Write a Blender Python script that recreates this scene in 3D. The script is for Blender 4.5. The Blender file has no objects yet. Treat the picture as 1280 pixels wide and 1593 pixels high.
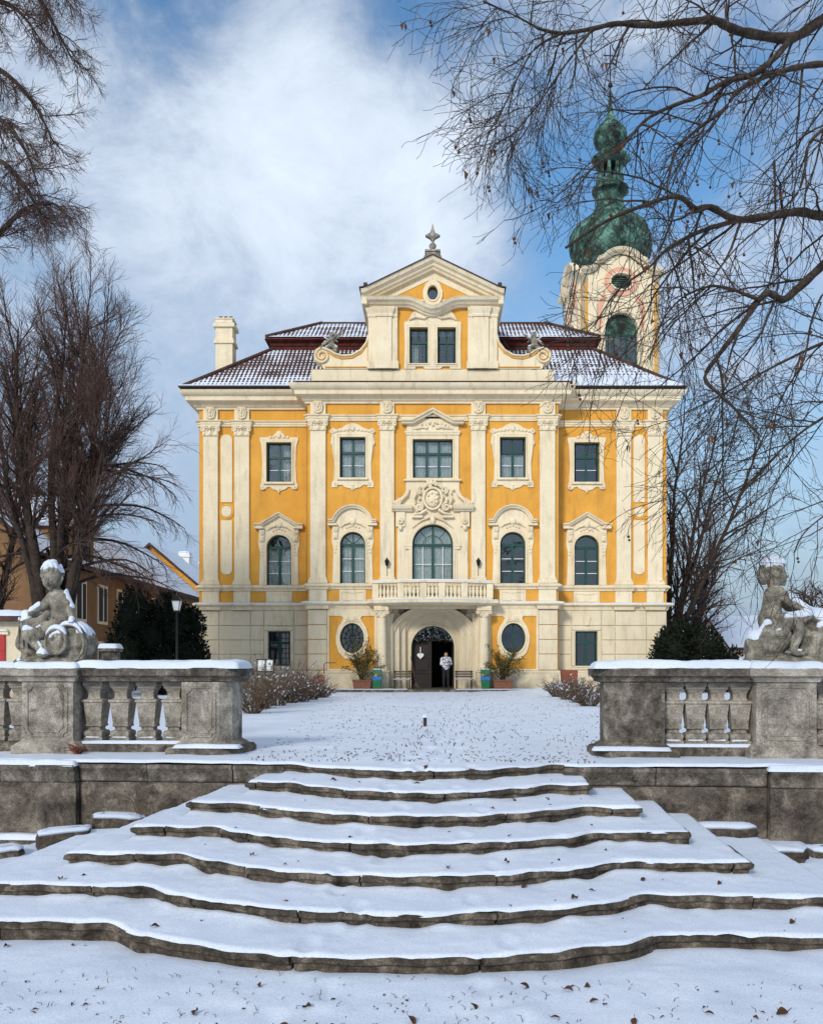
import bpy, bmesh, math, random
import numpy as np
from mathutils import Vector, Matrix
from mathutils.geometry import tessellate_polygon

sc = bpy.context.scene
COL = sc.collection
PI = math.pi
R = math.radians

# ------------------------------------------------------------------ camera, light, exposure
F = 1400.0; CX = 680.0; HY = 1036.0; CZ = 1.17       # focal length and vanishing point in photo pixels, eye height
cd = bpy.data.cameras.new('camera'); cam = bpy.data.objects.new('camera', cd); COL.objects.link(cam)
cam.location = (0, 0, CZ); cam.rotation_euler = (R(90), 0, 0)
cd.sensor_fit = 'HORIZONTAL'; cd.sensor_width = 36; cd.lens = F / 1280 * 36
cd.shift_x = -(CX - 640) / 1280; cd.shift_y = (HY - 796.5) / 1280
cd.clip_start = 0.1; cd.clip_end = 3000
sc.camera = cam

SUN_EL, SUN_AZ = R(27), R(204)                         # azimuth clockwise from +Y: behind the camera, a little left
w = bpy.data.worlds.new('World'); sc.world = w; w.use_nodes = True
nt = w.node_tree; N = nt.nodes; Lk = nt.links; N.clear()
out = N.new('ShaderNodeOutputWorld'); bg = N.new('ShaderNodeBackground')
bg.inputs['Strength'].default_value = 0.11
sky = N.new('ShaderNodeTexSky'); sky.sky_type = 'NISHITA'; sky.sun_disc = False
sky.sun_elevation = SUN_EL; sky.sun_rotation = SUN_AZ
sky.air_density = 1.3; sky.dust_density = 0.6; sky.ozone_density = 3.0
tc = N.new('ShaderNodeTexCoord')
def wmath(op, a, b=None, c=None):
    n = N.new('ShaderNodeMath'); n.operation = op
    for i, v in enumerate((a, b, c)):
        if v is None: continue
        if isinstance(v, (int, float)): n.inputs[i].default_value = v
        else: Lk.new(v, n.inputs[i])
    return n.outputs[0]
def wnoise(scale, detail, rough, off, stretch=(1, 1, 1), dist=0.0):
    m = N.new('ShaderNodeMapping'); m.inputs['Location'].default_value = off; m.inputs['Scale'].default_value = stretch
    Lk.new(tc.outputs['Generated'], m.inputs['Vector'])
    n = N.new('ShaderNodeTexNoise'); n.inputs['Scale'].default_value = scale; n.inputs['Detail'].default_value = detail
    n.inputs['Roughness'].default_value = rough; n.inputs['Distortion'].default_value = dist
    Lk.new(m.outputs[0], n.inputs['Vector']); return n.outputs['Fac']
def pixdir(px, py):
    return Vector(((px - CX) / F, 1, (HY - py) / F)).normalized()
def gap(px, py, rad, amp):                              # a clear gap in the cloud deck, round a direction of the sky
    vd = N.new('ShaderNodeVectorMath'); vd.operation = 'DISTANCE'
    Lk.new(tc.outputs['Generated'], vd.inputs[0]); vd.inputs[1].default_value = pixdir(px, py)
    d = wmath('DIVIDE', vd.outputs['Value'], rad / F)
    return wmath('MULTIPLY', wmath('POWER', 2.718, wmath('MULTIPLY', wmath('MULTIPLY', d, d), -1.0)), amp)
c1 = wnoise(2.1, 7, 0.55, (1.3, 0.2, 4.1), (1, 1, 1.25), 0.15)
c2 = wnoise(7.5, 8, 0.68, (7.3, 2.2, 0.4), (1, 1, 1.3), 0.35)
cov = wmath('ADD', wmath('MULTIPLY', c1, 0.52), wmath('MULTIPLY', c2, 0.48))
cov = wmath('ADD', cov, 0.135)
for g in ((270, 10, 105, -0.22), (640, 40, 110, -0.26), (880, 150, 110, -0.16), (860, 330, 95, -0.22), (1010, 300, 90, -0.26),
          (840, 470, 80, -0.16), (560, 420, 70, -0.10), (640, 200, 120, 0.07), (400, 250, 220, 0.12), (560, 120, 150, 0.05),
          (150, 300, 120, 0.02), (1120, 150, 130, -0.10), (1180, 560, 200, -0.03)):
    cov = wmath('ADD', cov, gap(*g))
mr = N.new('ShaderNodeMapRange'); mr.interpolation_type = 'SMOOTHSTEP'
mr.inputs['From Min'].default_value = 0.40; mr.inputs['From Max'].default_value = 0.74
Lk.new(cov, mr.inputs['Value'])
sep = N.new('ShaderNodeSeparateXYZ'); Lk.new(tc.outputs['Generated'], sep.inputs[0])
low = N.new('ShaderNodeMapRange'); low.inputs['From Min'].default_value = 0.42; low.inputs['From Max'].default_value = 0.05
Lk.new(sep.outputs['Z'], low.inputs['Value'])
ccol = N.new('ShaderNodeMix'); ccol.data_type = 'RGBA'     # cloud colour: bright when thick, blue-grey veil low down
Lk.new(low.outputs[0], ccol.inputs['Factor'])
ccol.inputs['A'].default_value = (5.5, 6.3, 7.5, 1); ccol.inputs['B'].default_value = (2.5, 3.45, 5.1, 1)
bright = N.new('ShaderNodeMapRange'); bright.inputs['From Min'].default_value = 0.45; bright.inputs['From Max'].default_value = 0.85
bright.inputs['To Min'].default_value = 0.58; bright.inputs['To Max'].default_value = 1.16
Lk.new(cov, bright.inputs['Value'])
cb = N.new('ShaderNodeVectorMath'); cb.operation = 'SCALE'
Lk.new(ccol.outputs['Result'], cb.inputs[0]); Lk.new(bright.outputs[0], cb.inputs['Scale'])
mx = N.new('ShaderNodeMix'); mx.data_type = 'RGBA'
veil = wmath('MAXIMUM', mr.outputs[0], wmath('MULTIPLY', low.outputs[0], 0.9))
hs = N.new('ShaderNodeHueSaturation'); hs.inputs['Saturation'].default_value = 1.2; hs.inputs['Value'].default_value = 1.25
Lk.new(sky.outputs[0], hs.inputs['Color'])
Lk.new(veil, mx.inputs['Factor']); Lk.new(hs.outputs[0], mx.inputs['A']); Lk.new(cb.outputs[0], mx.inputs['B'])
Lk.new(mx.outputs['Result'], bg.inputs['Color']); Lk.new(bg.outputs[0], out.inputs['Surface'])

sl = bpy.data.lights.new('sun', 'SUN'); sl.energy = 2.1; sl.angle = R(10); sl.color = (1.0, 0.955, 0.88)
so = bpy.data.objects.new('sun', sl); COL.objects.link(so)
sd = Vector((math.sin(SUN_AZ) * math.cos(SUN_EL), math.cos(SUN_AZ) * math.cos(SUN_EL), math.sin(SUN_EL)))
so.rotation_euler = sd.to_track_quat('Z', 'Y').to_euler(); so.location = (-10, -20, 30)

sc.view_settings.view_transform = 'Standard'; sc.view_settings.look = 'None'
sc.view_settings.exposure = 0.25; sc.view_settings.gamma = 1.0; sc.view_settings.use_curve_mapping = False
sc.render.engine = 'CYCLES'
sc.cycles.max_bounces = 6; sc.cycles.diffuse_bounces = 3; sc.cycles.transparent_max_bounces = 12

def px3(px, py, d):                                     # a photo point at distance d, in metres
    return Vector(((px - CX) * d / F, d, CZ + (HY - py) * d / F))

# ------------------------------------------------------------------ materials
def mat(name, build):
    m = bpy.data.materials.new(name); m.use_nodes = True
    n = m.node_tree.nodes; n.clear()
    o = n.new('ShaderNodeOutputMaterial')
    s = build(m.node_tree); m.node_tree.links.new(s, o.inputs['Surface']); return m
def n_noise(t, scale, detail=5, rough=0.55, dist=0, coord='Object', stretch=None):
    c = t.nodes.new('ShaderNodeTexCoord'); n = t.nodes.new('ShaderNodeTexNoise')
    n.inputs['Scale'].default_value = scale; n.inputs['Detail'].default_value = detail; n.inputs['Roughness'].default_value = rough
    n.inputs['Distortion'].default_value = dist
    src = c.outputs[coord]
    if stretch:
        m = t.nodes.new('ShaderNodeMapping'); m.inputs['Scale'].default_value = stretch
        t.links.new(src, m.inputs['Vector']); src = m.outputs[0]
    t.links.new(src, n.inputs['Vector']); return n.outputs['Fac']
def n_ramp(t, fac, stops):
    r = t.nodes.new('ShaderNodeValToRGB'); t.links.new(fac, r.inputs['Fac'])
    e = r.color_ramp.elements
    while len(e) < len(stops): e.new(0.5)
    for i, (p, c) in enumerate(stops):
        e[i].position = p; e[i].color = (*c, 1) if len(c) == 3 else c
    return r.outputs['Color']
def n_mix(t, fac, a, b, mode='MIX'):
    m = t.nodes.new('ShaderNodeMix'); m.data_type = 'RGBA'; m.blend_type = mode
    for k, v in (('Factor', fac), ('A', a), ('B', b)):
        if isinstance(v, (int, float)): m.inputs[k].default_value = v
        elif isinstance(v, tuple): m.inputs[k].default_value = (*v, 1)
        else: t.links.new(v, m.inputs[k])
    return m.outputs['Result']
def n_bump(t, fac, strength, dist):
    b = t.nodes.new('ShaderNodeBump'); b.inputs['Strength'].default_value = strength; b.inputs['Distance'].default_value = dist
    t.links.new(fac, b.inputs['Height']); return b.outputs['Normal']
def n_pbr(t, col, rough=0.9, normal=None, metal=0.0, spec=0.3):
    p = t.nodes.new('ShaderNodeBsdfPrincipled')
    if isinstance(col, tuple): p.inputs['Base Color'].default_value = (*col, 1)
    else: t.links.new(col, p.inputs['Base Color'])
    p.inputs['Roughness'].default_value = rough; p.inputs['Metallic'].default_value = metal
    p.inputs['Specular IOR Level'].default_value = spec
    if normal: t.links.new(normal, p.inputs['Normal'])
    return p.outputs[0]
def plaster(a, b, stain, k=0.5, bump=0.25):
    def f(t):
        c = n_ramp(t, n_noise(t, 0.9, 6, 0.65), [(0.3, a), (0.7, b)])
        streak = n_ramp(t, n_noise(t, 1.6, 5, 0.7, 0.3, stretch=(2.2, 2.2, 0.35)), [(0.52, (0, 0, 0)), (0.78, (1, 1, 1))])
        fac = t.nodes.new('ShaderNodeMath'); fac.operation = 'MULTIPLY'; t.links.new(streak, fac.inputs[0]); fac.inputs[1].default_value = k
        c = n_mix(t, fac.outputs[0], c, stain)
        spk = n_ramp(t, n_noise(t, 38, 3, 0.6), [(0.35, (0.86, 0.86, 0.86)), (0.65, (1.06, 1.06, 1.06))])
        c = n_mix(t, 1.0, c, spk, 'MULTIPLY')
        return n_pbr(t, c, 0.92, n_bump(t, n_noise(t, 26, 6, 0.7), bump, 0.03), spec=0.2)
    return f
def damp_base(t):
    c = n_ramp(t, n_noise(t, 0.9, 6, 0.65), [(0.3, (0.70, 0.59, 0.40)), (0.7, (0.82, 0.71, 0.51))])
    tcn = t.nodes.new('ShaderNodeTexCoord'); sx = t.nodes.new('ShaderNodeSeparateXYZ'); t.links.new(tcn.outputs['Object'], sx.inputs[0])
    hg = t.nodes.new('ShaderNodeMapRange'); hg.inputs['From Min'].default_value = 1.5; hg.inputs['From Max'].default_value = 0.1; hg.inputs['To Max'].default_value = 0.75
    t.links.new(sx.outputs['Z'], hg.inputs['Value'])
    nz = n_ramp(t, n_noise(t, 1.3, 7, 0.7, 0.4), [(0.35, (0, 0, 0)), (0.62, (1, 1, 1))])
    ml = t.nodes.new('ShaderNodeMath'); ml.operation = 'MULTIPLY'; t.links.new(hg.outputs[0], ml.inputs[0]); t.links.new(nz, ml.inputs[1])
    c = n_mix(t, ml.outputs[0], c, (0.30, 0.24, 0.16))
    st_ = n_ramp(t, n_noise(t, 1.6, 5, 0.7, 0.3, stretch=(2.2, 2.2, 0.35)), [(0.50, (0, 0, 0)), (0.85, (0.75, 0.75, 0.75))])
    c = n_mix(t, st_, c, (0.46, 0.37, 0.24))
    c = n_mix(t, 1.0, c, n_ramp(t, n_noise(t, 38, 3, 0.6), [(0.35, (0.84, 0.84, 0.84)), (0.65, (1.06, 1.06, 1.06))]), 'MULTIPLY')
    return n_pbr(t, c, 0.92, n_bump(t, n_noise(t, 26, 6, 0.7), 0.45, 0.03), spec=0.2)
def speckled(stops, scale, rough=0.9, bump=0.5, bd=0.03, fine=30, moss=None, spec=0.2):
    def f(t):
        c = n_ramp(t, n_noise(t, scale, 8, 0.7, 0.4), stops)
        if moss:
            mf = n_ramp(t, n_noise(t, scale * 0.7, 6, 0.7, coord='Object', stretch=(1.1, 0.9, 1.3)), [(0.55, (0, 0, 0)), (0.72, (1, 1, 1))])
            c = n_mix(t, mf, c, moss)
        sp = n_ramp(t, n_noise(t, fine, 4, 0.7), [(0.3, (0.55, 0.55, 0.55)), (0.62, (1.15, 1.15, 1.15))])
        c = n_mix(t, 0.8, c, sp, 'MULTIPLY')
        s2 = n_ramp(t, n_noise(t, fine*2.6, 3, 0.75), [(0.36, (0.45, 0.44, 0.42)), (0.60, (1.3, 1.3, 1.3))])
        c = n_mix(t, 0.7, c, s2, 'MULTIPLY')
        return n_pbr(t, c, rough, n_bump(t, n_noise(t, fine * 0.8, 8, 0.75), bump, bd), spec=spec)
    return f
def plain(col, rough=0.6, metal=0.0, spec=0.4, var=0.25, scale=6):
    def f(t):
        k = n_ramp(t, n_noise(t, scale, 5, 0.6), [(0.3, (1 - var,) * 3), (0.7, (1 + var * 0.6,) * 3)])
        return n_pbr(t, n_mix(t, 1.0, col, k, 'MULTIPLY'), rough, n_bump(t, n_noise(t, scale * 5, 4, 0.6), 0.12, 0.01), metal, spec)
    return f
def snow_f(t):
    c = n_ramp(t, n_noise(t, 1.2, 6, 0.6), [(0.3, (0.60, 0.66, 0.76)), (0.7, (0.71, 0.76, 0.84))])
    sp = n_ramp(t, n_noise(t, 70, 3, 0.7), [(0.28, (0.74, 0.76, 0.80)), (0.52, (1.04, 1.04, 1.04))])
    c = n_mix(t, 1.0, c, sp, 'MULTIPLY')
    b = t.nodes.new('ShaderNodeMath'); b.operation = 'ADD'
    t.links.new(n_noise(t, 55, 6, 0.75), b.inputs[0]); t.links.new(n_noise(t, 7, 4, 0.6), b.inputs[1])
    return n_pbr(t, c, 0.75, n_bump(t, b.outputs[0], 0.35, 0.03), spec=0.3)
def glass_f(tint, refl=0.25):
    def f(t):
        g = t.nodes.new('ShaderNodeBsdfGlossy'); g.inputs['Roughness'].default_value = 0.03
        g.inputs['Color'].default_value = (0.9, 0.95, 1, 1)
        t.links.new(n_bump(t, n_noise(t, 1.7, 2, 0.5), 0.25, 0.02), g.inputs['Normal'])
        tr = t.nodes.new('ShaderNodeBsdfTransparent'); tr.inputs['Color'].default_value = (*tint, 1)
        ms = t.nodes.new('ShaderNodeMixShader'); ms.inputs[0].default_value = refl
        t.links.new(tr.outputs[0], ms.inputs[1]); t.links.new(g.outputs[0], ms.inputs[2]); return ms.outputs[0]
    return f
M = {
 'ochre': mat('ochre plaster', plaster((0.66, 0.31, 0.050), (0.82, 0.42, 0.075), (0.44, 0.22, 0.06), 0.7, 0.5)),
 'cream': mat('cream plaster', plaster((0.77, 0.64, 0.43), (0.90, 0.78, 0.55), (0.44, 0.34, 0.21), 0.75, 0.5)),
 'cream_base': mat('cream base plaster', damp_base),
 'gold': mat('ochre line paint', plain((0.80, 0.42, 0.08), 0.9, var=0.2)),
 'pink': mat('pink plaster', plaster((0.72, 0.36, 0.24), (0.80, 0.46, 0.32), (0.5, 0.3, 0.22), 0.5)),
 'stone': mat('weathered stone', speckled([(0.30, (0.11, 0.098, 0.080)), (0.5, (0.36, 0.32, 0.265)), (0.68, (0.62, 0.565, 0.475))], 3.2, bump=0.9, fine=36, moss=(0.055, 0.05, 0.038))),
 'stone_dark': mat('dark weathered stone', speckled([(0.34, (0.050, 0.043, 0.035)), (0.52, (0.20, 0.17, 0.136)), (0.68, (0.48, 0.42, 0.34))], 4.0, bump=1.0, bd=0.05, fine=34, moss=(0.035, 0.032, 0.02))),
 'stone_wall': mat('rough retaining wall render', speckled([(0.34, (0.055, 0.045, 0.036)), (0.5, (0.23, 0.19, 0.15)), (0.66, (0.50, 0.425, 0.335))], 2.6, bump=1.0, bd=0.08, fine=28, moss=(0.05, 0.04, 0.028))),
 'statue': mat('statue sandstone', speckled([(0.32, (0.075, 0.068, 0.052)), (0.5, (0.26, 0.235, 0.185)), (0.68, (0.52, 0.475, 0.385))], 6.0, bump=0.9, bd=0.02, fine=55, moss=(0.08, 0.08, 0.045))),
 'step': mat('step stone', speckled([(0.34, (0.034, 0.027, 0.021)), (0.52, (0.155, 0.124, 0.093)), (0.68, (0.42, 0.345, 0.26))], 5, bump=1.0, bd=0.05, fine=40, moss=(0.05, 0.042, 0.03))),
 'snow': mat('snow', snow_f),
 'frame': mat('dark green window paint', plain((0.006, 0.060, 0.042), 0.45, var=0.3)),
 'glass': mat('window glass', glass_f((0.80, 0.84, 0.83), 0.10)),
 'curtain': mat('net curtain', plain((0.66, 0.66, 0.64), 0.9, var=0.35, scale=9)),
 'blind': mat('cream blind', plain((0.72, 0.66, 0.45), 0.9, var=0.1)),
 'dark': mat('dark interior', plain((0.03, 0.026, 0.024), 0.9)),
 'iron': mat('wrought iron', plain((0.015, 0.015, 0.016), 0.5, 0.4)),
 'tile': mat('clay roof tiles', speckled([(0.3, (0.040, 0.024, 0.021)), (0.55, (0.10, 0.054, 0.044)), (0.8, (0.18, 0.10, 0.08))], 3.0, bump=0.3, fine=14)),
 'tile_red': mat('red brown tile hanging', speckled([(0.3, (0.035, 0.010, 0.008)), (0.55, (0.10, 0.026, 0.019)), (0.8, (0.17, 0.052, 0.036))], 3.0, bump=0.3, fine=14)),
 'gutter': mat('dark gutter', plain((0.035, 0.028, 0.025), 0.5, 0.3)),
 'copper': mat('patinated copper', speckled([(0.38, (0.008, 0.014, 0.011)), (0.50, (0.038, 0.092, 0.070)), (0.63, (0.14, 0.30, 0.23))], 1.1, 0.6, 0.6, 0.08, 4)),
 'bark': mat('dark bark', speckled([(0.3, (0.020, 0.014, 0.011)), (0.7, (0.075, 0.055, 0.042))], 5, bump=0.8, fine=18)),
 'twig': mat('red brown twigs', speckled([(0.3, (0.06, 0.036, 0.030)), (0.7, (0.17, 0.105, 0.086))], 2.0, bump=0.1, fine=8)),
 'plane': mat('plane tree bark', speckled([(0.3, (0.025, 0.018, 0.014)), (0.6, (0.085, 0.062, 0.046)), (0.8, (0.16, 0.125, 0.095))], 4, bump=0.6, fine=15)),
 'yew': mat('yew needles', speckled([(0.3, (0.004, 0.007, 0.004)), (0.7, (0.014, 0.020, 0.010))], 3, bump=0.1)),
 'shrub': mat('potted evergreen leaves', speckled([(0.3, (0.05, 0.06, 0.018)), (0.7, (0.19, 0.15, 0.05))], 6, bump=0.1)),
 'dry': mat('dry stalks', speckled([(0.3, (0.06, 0.04, 0.025)), (0.7, (0.20, 0.14, 0.09))], 5, bump=0.1)),
 'leaf': mat('dead leaf', speckled([(0.3, (0.045, 0.022, 0.014)), (0.7, (0.15, 0.075, 0.04))], 9, bump=0.2)),
 'terracotta': mat('terracotta', plain((0.20, 0.085, 0.05), 0.9)),
 'wood': mat('dark door wood', plain((0.020, 0.013, 0.010), 0.6, scale=3)),
 'bench': mat('grey weathered wood', plain((0.11, 0.09, 0.065), 0.8)),
 'bin': mat('green plastic', plain((0.012, 0.13, 0.045), 0.4)),
 'blue': mat('blue band', plain((0.02, 0.16, 0.45), 0.4)),
 'white': mat('white paint', plain((0.78, 0.78, 0.76), 0.6, var=0.1)),
 'red': mat('red paint', plain((0.42, 0.02, 0.02), 0.5)),
 'skin': mat('skin', plain((0.52, 0.30, 0.21), 0.6, var=0.1)),
 'hair': mat('dark hair', plain((0.02, 0.014, 0.012), 0.6)),
 'trousers': mat('dark trousers', plain((0.012, 0.013, 0.018), 0.8)),
 'asphalt': mat('dark door mat', plain((0.06, 0.045, 0.035), 0.95)),
 'brick': mat('orange house plaster', plaster((0.20, 0.115, 0.06), (0.29, 0.165, 0.08), (0.13, 0.08, 0.05), 0.7)),
 'rust': mat('rust', plain((0.23, 0.07, 0.035), 0.85)),
}
def shirt_f(t):
    v = n_noise(t, 11, 1, 0.4, 1.5)
    return n_pbr(t, n_ramp(t, v, [(0.42, (0.08, 0.10, 0.22)), (0.5, (0.75, 0.77, 0.82))]), 0.85)
M['shirt'] = mat('patterned blouse', shirt_f)

# ------------------------------------------------------------------ mesh helpers
def poly_mirror(h):                                     # half outline, x >= 0, bottom to top -> whole outline, counter-clockwise seen from the front
    l = [(-x, z) for x, z in h[::-1] if x > 1e-6]
    return list(h) + l
class MB:
    def __init__(s): s.v = []; s.f = []
    def add(s, vs, fs):
        b = len(s.v); s.v += [tuple(p) for p in vs]; s.f += [tuple(b + i for i in f) for f in fs]; return s
    def box(s, x0, x1, y0, y1, z0, z1):
        return s.add([(x0,y0,z0),(x1,y0,z0),(x1,y1,z0),(x0,y1,z0),(x0,y0,z1),(x1,y0,z1),(x1,y1,z1),(x0,y1,z1)],
                     [(0,3,2,1),(4,5,6,7),(0,1,5,4),(1,2,6,5),(2,3,7,6),(3,0,4,7)])
    def frus(s, cx, cy, z0, z1, a0, b0, a1, b1):        # tapered block: half sizes below and above
        return s.add([(cx-a0,cy-b0,z0),(cx+a0,cy-b0,z0),(cx+a0,cy+b0,z0),(cx-a0,cy+b0,z0),(cx-a1,cy-b1,z1),(cx+a1,cy-b1,z1),(cx+a1,cy+b1,z1),(cx-a1,cy+b1,z1)],
                     [(0,3,2,1),(4,5,6,7),(0,1,5,4),(1,2,6,5),(2,3,7,6),(3,0,4,7)])
    def prism(s, outer, y0, y1, holes=(), back=False):  # outline in x,z pushed from y1 (wall) to y0 (front)
        loops = [outer] + list(holes)
        pts = [p for l in loops for p in l]
        tri = tessellate_polygon([[Vector((p[0], p[1], 0)) for p in l] for l in loops])
        n = len(pts); fs = []
        for t in tri:
            a, b, c = (pts[i] for i in t)
            cr = (b[0]-a[0])*(c[1]-a[1]) - (b[1]-a[1])*(c[0]-a[0])
            t = t if cr > 0 else t[::-1]
            fs.append(tuple(t))
            if back: fs.append(tuple(i + n for i in t[::-1]))
        k = 0
        for l in loops:
            m = len(l)
            for i in range(m):
                j = (i + 1) % m
                fs.append((k + i, k + i + n, k + j + n, k + j))
            k += m
        return s.add([(p[0], y0, p[1]) for p in pts] + [(p[0], y1, p[1]) for p in pts], fs)
    def sweep(s, path, prof, closed=False):             # path in x,z; profile (offset along the left-hand normal, y)
        n = len(path); rings = []
        for i in range(n):
            p = Vector(path[i])
            a = Vector(path[i-1]) if (i > 0 or closed) else None
            b = Vector(path[(i+1) % n]) if (i < n-1 or closed) else None
            d1 = (p - a).normalized() if a is not None else None
            d2 = (b - p).normalized() if b is not None else None
            if d1 is None: d1 = d2
            if d2 is None: d2 = d1
            n1 = Vector((-d1.y, d1.x)); n2 = Vector((-d2.y, d2.x)); m = (n1 + n2)
            m = m.normalized() if m.length > 1e-6 else n1
            k = 1.0 / max(0.35, m.dot(n1))
            rings.append([(p.x + m.x*o*k, y, p.y + m.y*o*k) for o, y in prof])
        q = len(prof); vs = [v for r in rings for v in r]; fs = []
        for i in range(n if closed else n-1):
            j = (i+1) % n
            for e in range(q):
                g = (e+1) % q
                fs.append((i*q+e, i*q+g, j*q+g, j*q+e))
        if not closed: fs += [tuple(range(q))[::-1], tuple((n-1)*q + e for e in range(q))]
        return s.add(vs, fs)
    def plan(s, path, prof, closed=False):              # path in x,y walked with the outside on the right; profile (outwards, z)
        n = len(path); rings = []
        for i in range(n):
            p = Vector(path[i])
            a = Vector(path[i-1]) if (i > 0 or closed) else None
            b = Vector(path[(i+1) % n]) if (i < n-1 or closed) else None
            d1 = (p - a).normalized() if a is not None else None
            d2 = (b - p).normalized() if b is not None else None
            if d1 is None: d1 = d2
            if d2 is None: d2 = d1
            n1 = Vector((d1.y, -d1.x)); n2 = Vector((d2.y, -d2.x)); m = (n1 + n2)
            m = m.normalized() if m.length > 1e-6 else n1
            k = 1.0 / max(0.35, m.dot(n1))
            rings.append([(p.x + m.x*o*k, p.y + m.y*o*k, z) for o, z in prof])
        q = len(prof); vs = [v for r in rings for v in r]; fs = []
        for i in range(n if closed else n-1):
            j = (i+1) % n
            for e in range(q):
                g = (e+1) % q
                fs.append((i*q+e, j*q+e, j*q+g, i*q+g))
        if not closed: fs += [tuple(range(q)), tuple((n-1)*q + e for e in range(q))[::-1]]
        return s.add(vs, fs)
    def lathe(s, cx, cy, prof, seg=12, sq=None):        # profile (radius, z)
        q = len(prof); vs = []
        for k in range(seg):
            a = 2*PI*(k + 0.5)/seg
            for r, z in prof: vs.append((cx + r*math.cos(a), cy + r*math.sin(a), z))
        fs = []
        for k in range(seg):
            j = (k+1) % seg
            for e in range(q-1): fs.append((k*q+e, j*q+e, j*q+e+1, k*q+e+1))
        fs += [tuple(k*q for k in range(seg))[::-1], tuple(k*q+q-1 for k in range(seg))]
        return s.add(vs, fs)
    def sqlathe(s, cx, cy, prof):                       # square section along z
        q = len(prof); vs = []
        for sx, sy in ((-1,-1),(1,-1),(1,1),(-1,1)):
            for r, z in prof: vs.append((cx + sx*r, cy + sy*r, z))
        fs = []
        for k in range(4):
            j = (k+1) % 4
            for e in range(q-1): fs.append((k*q+e, j*q+e, j*q+e+1, k*q+e+1))
        fs += [(3*q, 2*q, q, 0), (q-1, 2*q-1, 3*q-1, 4*q-1)]
        return s.add(vs, fs)
    def ball(s, c, r, seg=8, rings=6):                  # ellipsoid
        if not isinstance(r, tuple): r = (r, r, r)
        vs = [(c[0], c[1], c[2]-r[2])]; fs = []
        for i in range(1, rings):
            t = -PI/2 + PI*i/rings
            for k in range(seg):
                a = 2*PI*k/seg
                vs.append((c[0]+r[0]*math.cos(t)*math.cos(a), c[1]+r[1]*math.cos(t)*math.sin(a), c[2]+r[2]*math.sin(t)))
        vs.append((c[0], c[1], c[2]+r[2])); top = len(vs)-1
        for k in range(seg):
            j = (k+1) % seg
            fs.append((0, 1+j, 1+k))
            for i in range(rings-2): fs.append((1+i*seg+k, 1+i*seg+j, 1+(i+1)*seg+j, 1+(i+1)*seg+k))
            fs.append((1+(rings-2)*seg+k, 1+(rings-2)*seg+j, top))
        return s.add(vs, fs)
    def tube(s, pts, rad, seg=6, caps=True):
        n = len(pts); P = [Vector(p) for p in pts]
        if isinstance(rad, (int, float)): rad = [rad]*n
        vs = []; up = None
        for i in range(n):
            d = (P[min(i+1, n-1)] - P[max(i-1, 0)]).normalized()
            if up is None: up = Vector((0,0,1)) if abs(d.z) < 0.9 else Vector((1,0,0))
            a = d.cross(up).normalized(); b = a.cross(d).normalized(); up = b
            for k in range(seg):
                t = 2*PI*k/seg; vs.append(P[i] + (a*math.cos(t) + b*math.sin(t))*rad[i])
        fs = [(i*seg+k, i*seg+(k+1) % seg, (i+1)*seg+(k+1) % seg, (i+1)*seg+k) for i in range(n-1) for k in range(seg)]
        if caps: fs += [tuple(range(seg))[::-1], tuple((n-1)*seg+k for k in range(seg))]
        return s.add(vs, fs)
    def grid(s, fn, nu, nv):                            # fn(u,v) in 0..1
        vs = [fn(i/nu, j/nv) for j in range(nv+1) for i in range(nu+1)]
        return s.add(vs, [(j*(nu+1)+i, j*(nu+1)+i+1, (j+1)*(nu+1)+i+1, (j+1)*(nu+1)+i) for j in range(nv) for i in range(nu)])
    def mesh(s, name, material, smooth=None):
        me = bpy.data.meshes.new(name); me.from_pydata(s.v, [], s.f); me.validate(); me.update()
        if material is not None: me.materials.append(material)
        if smooth is not None:
            me.polygons.foreach_set('use_smooth', [True]*len(me.polygons))
            if smooth < 179: me.set_sharp_from_angle(angle=R(smooth))
        return me
    def build(s, name, material, parent=None, smooth=None, bevel=None):
        return link(name, s.mesh(name, M[material] if isinstance(material, str) else material, smooth), parent, bevel)
def link(name, me, parent=None, bevel=None, loc=None):
    o = bpy.data.objects.new(name, me); COL.objects.link(o)
    if parent is not None: o.parent = parent
    if loc: o.location = loc
    if bevel:
        b = o.modifiers.new('bevel', 'BEVEL'); b.width = bevel; b.segments = 2; b.limit_method = 'ANGLE'; b.angle_limit = R(40)
    return o
def empty(name, loc=(0, 0, 0), rz=0.0):
    o = bpy.data.objects.new(name, None); COL.objects.link(o); o.location = loc; o.rotation_euler = (0, 0, rz)
    o.empty_display_size = 0.3; return o
def tag(o, label, cat, group=None):
    o['label'] = label; o['category'] = cat
    if group: o['group'] = group
    return o
def thing(name, label, cat, loc=(0, 0, 0), rz=0.0, group=None): return tag(empty(name, loc, rz), label, cat, group)
def struct(o): o['kind'] = 'structure'; return o
def stuff(o): o['kind'] = 'stuff'; return o
def arc(cx, cz, r, a0, a1, n, rz=None):
    rz = rz or r
    return [(cx + r*math.cos(R(a0 + (a1-a0)*i/n)), cz + rz*math.sin(R(a0 + (a1-a0)*i/n))) for i in range(n+1)]
def arch(cx, hw, z0, zs, n=16, rise=None):              # door-shaped outline, counter-clockwise
    return [(cx-hw, z0), (cx+hw, z0)] + arc(cx, zs, hw, 0, 180, n, rise or hw)
def spiral(c, r0, r1, a0, turns, n, y=0.0, dy=0.0):     # spiral in x,z, for volutes
    return [(c[0] + (r0+(r1-r0)*i/n)*math.cos(R(a0)+turns*2*PI*i/n), y + dy*i/n, c[1] + (r0+(r1-r0)*i/n)*math.sin(R(a0)+turns*2*PI*i/n)) for i in range(n+1)]
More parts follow.
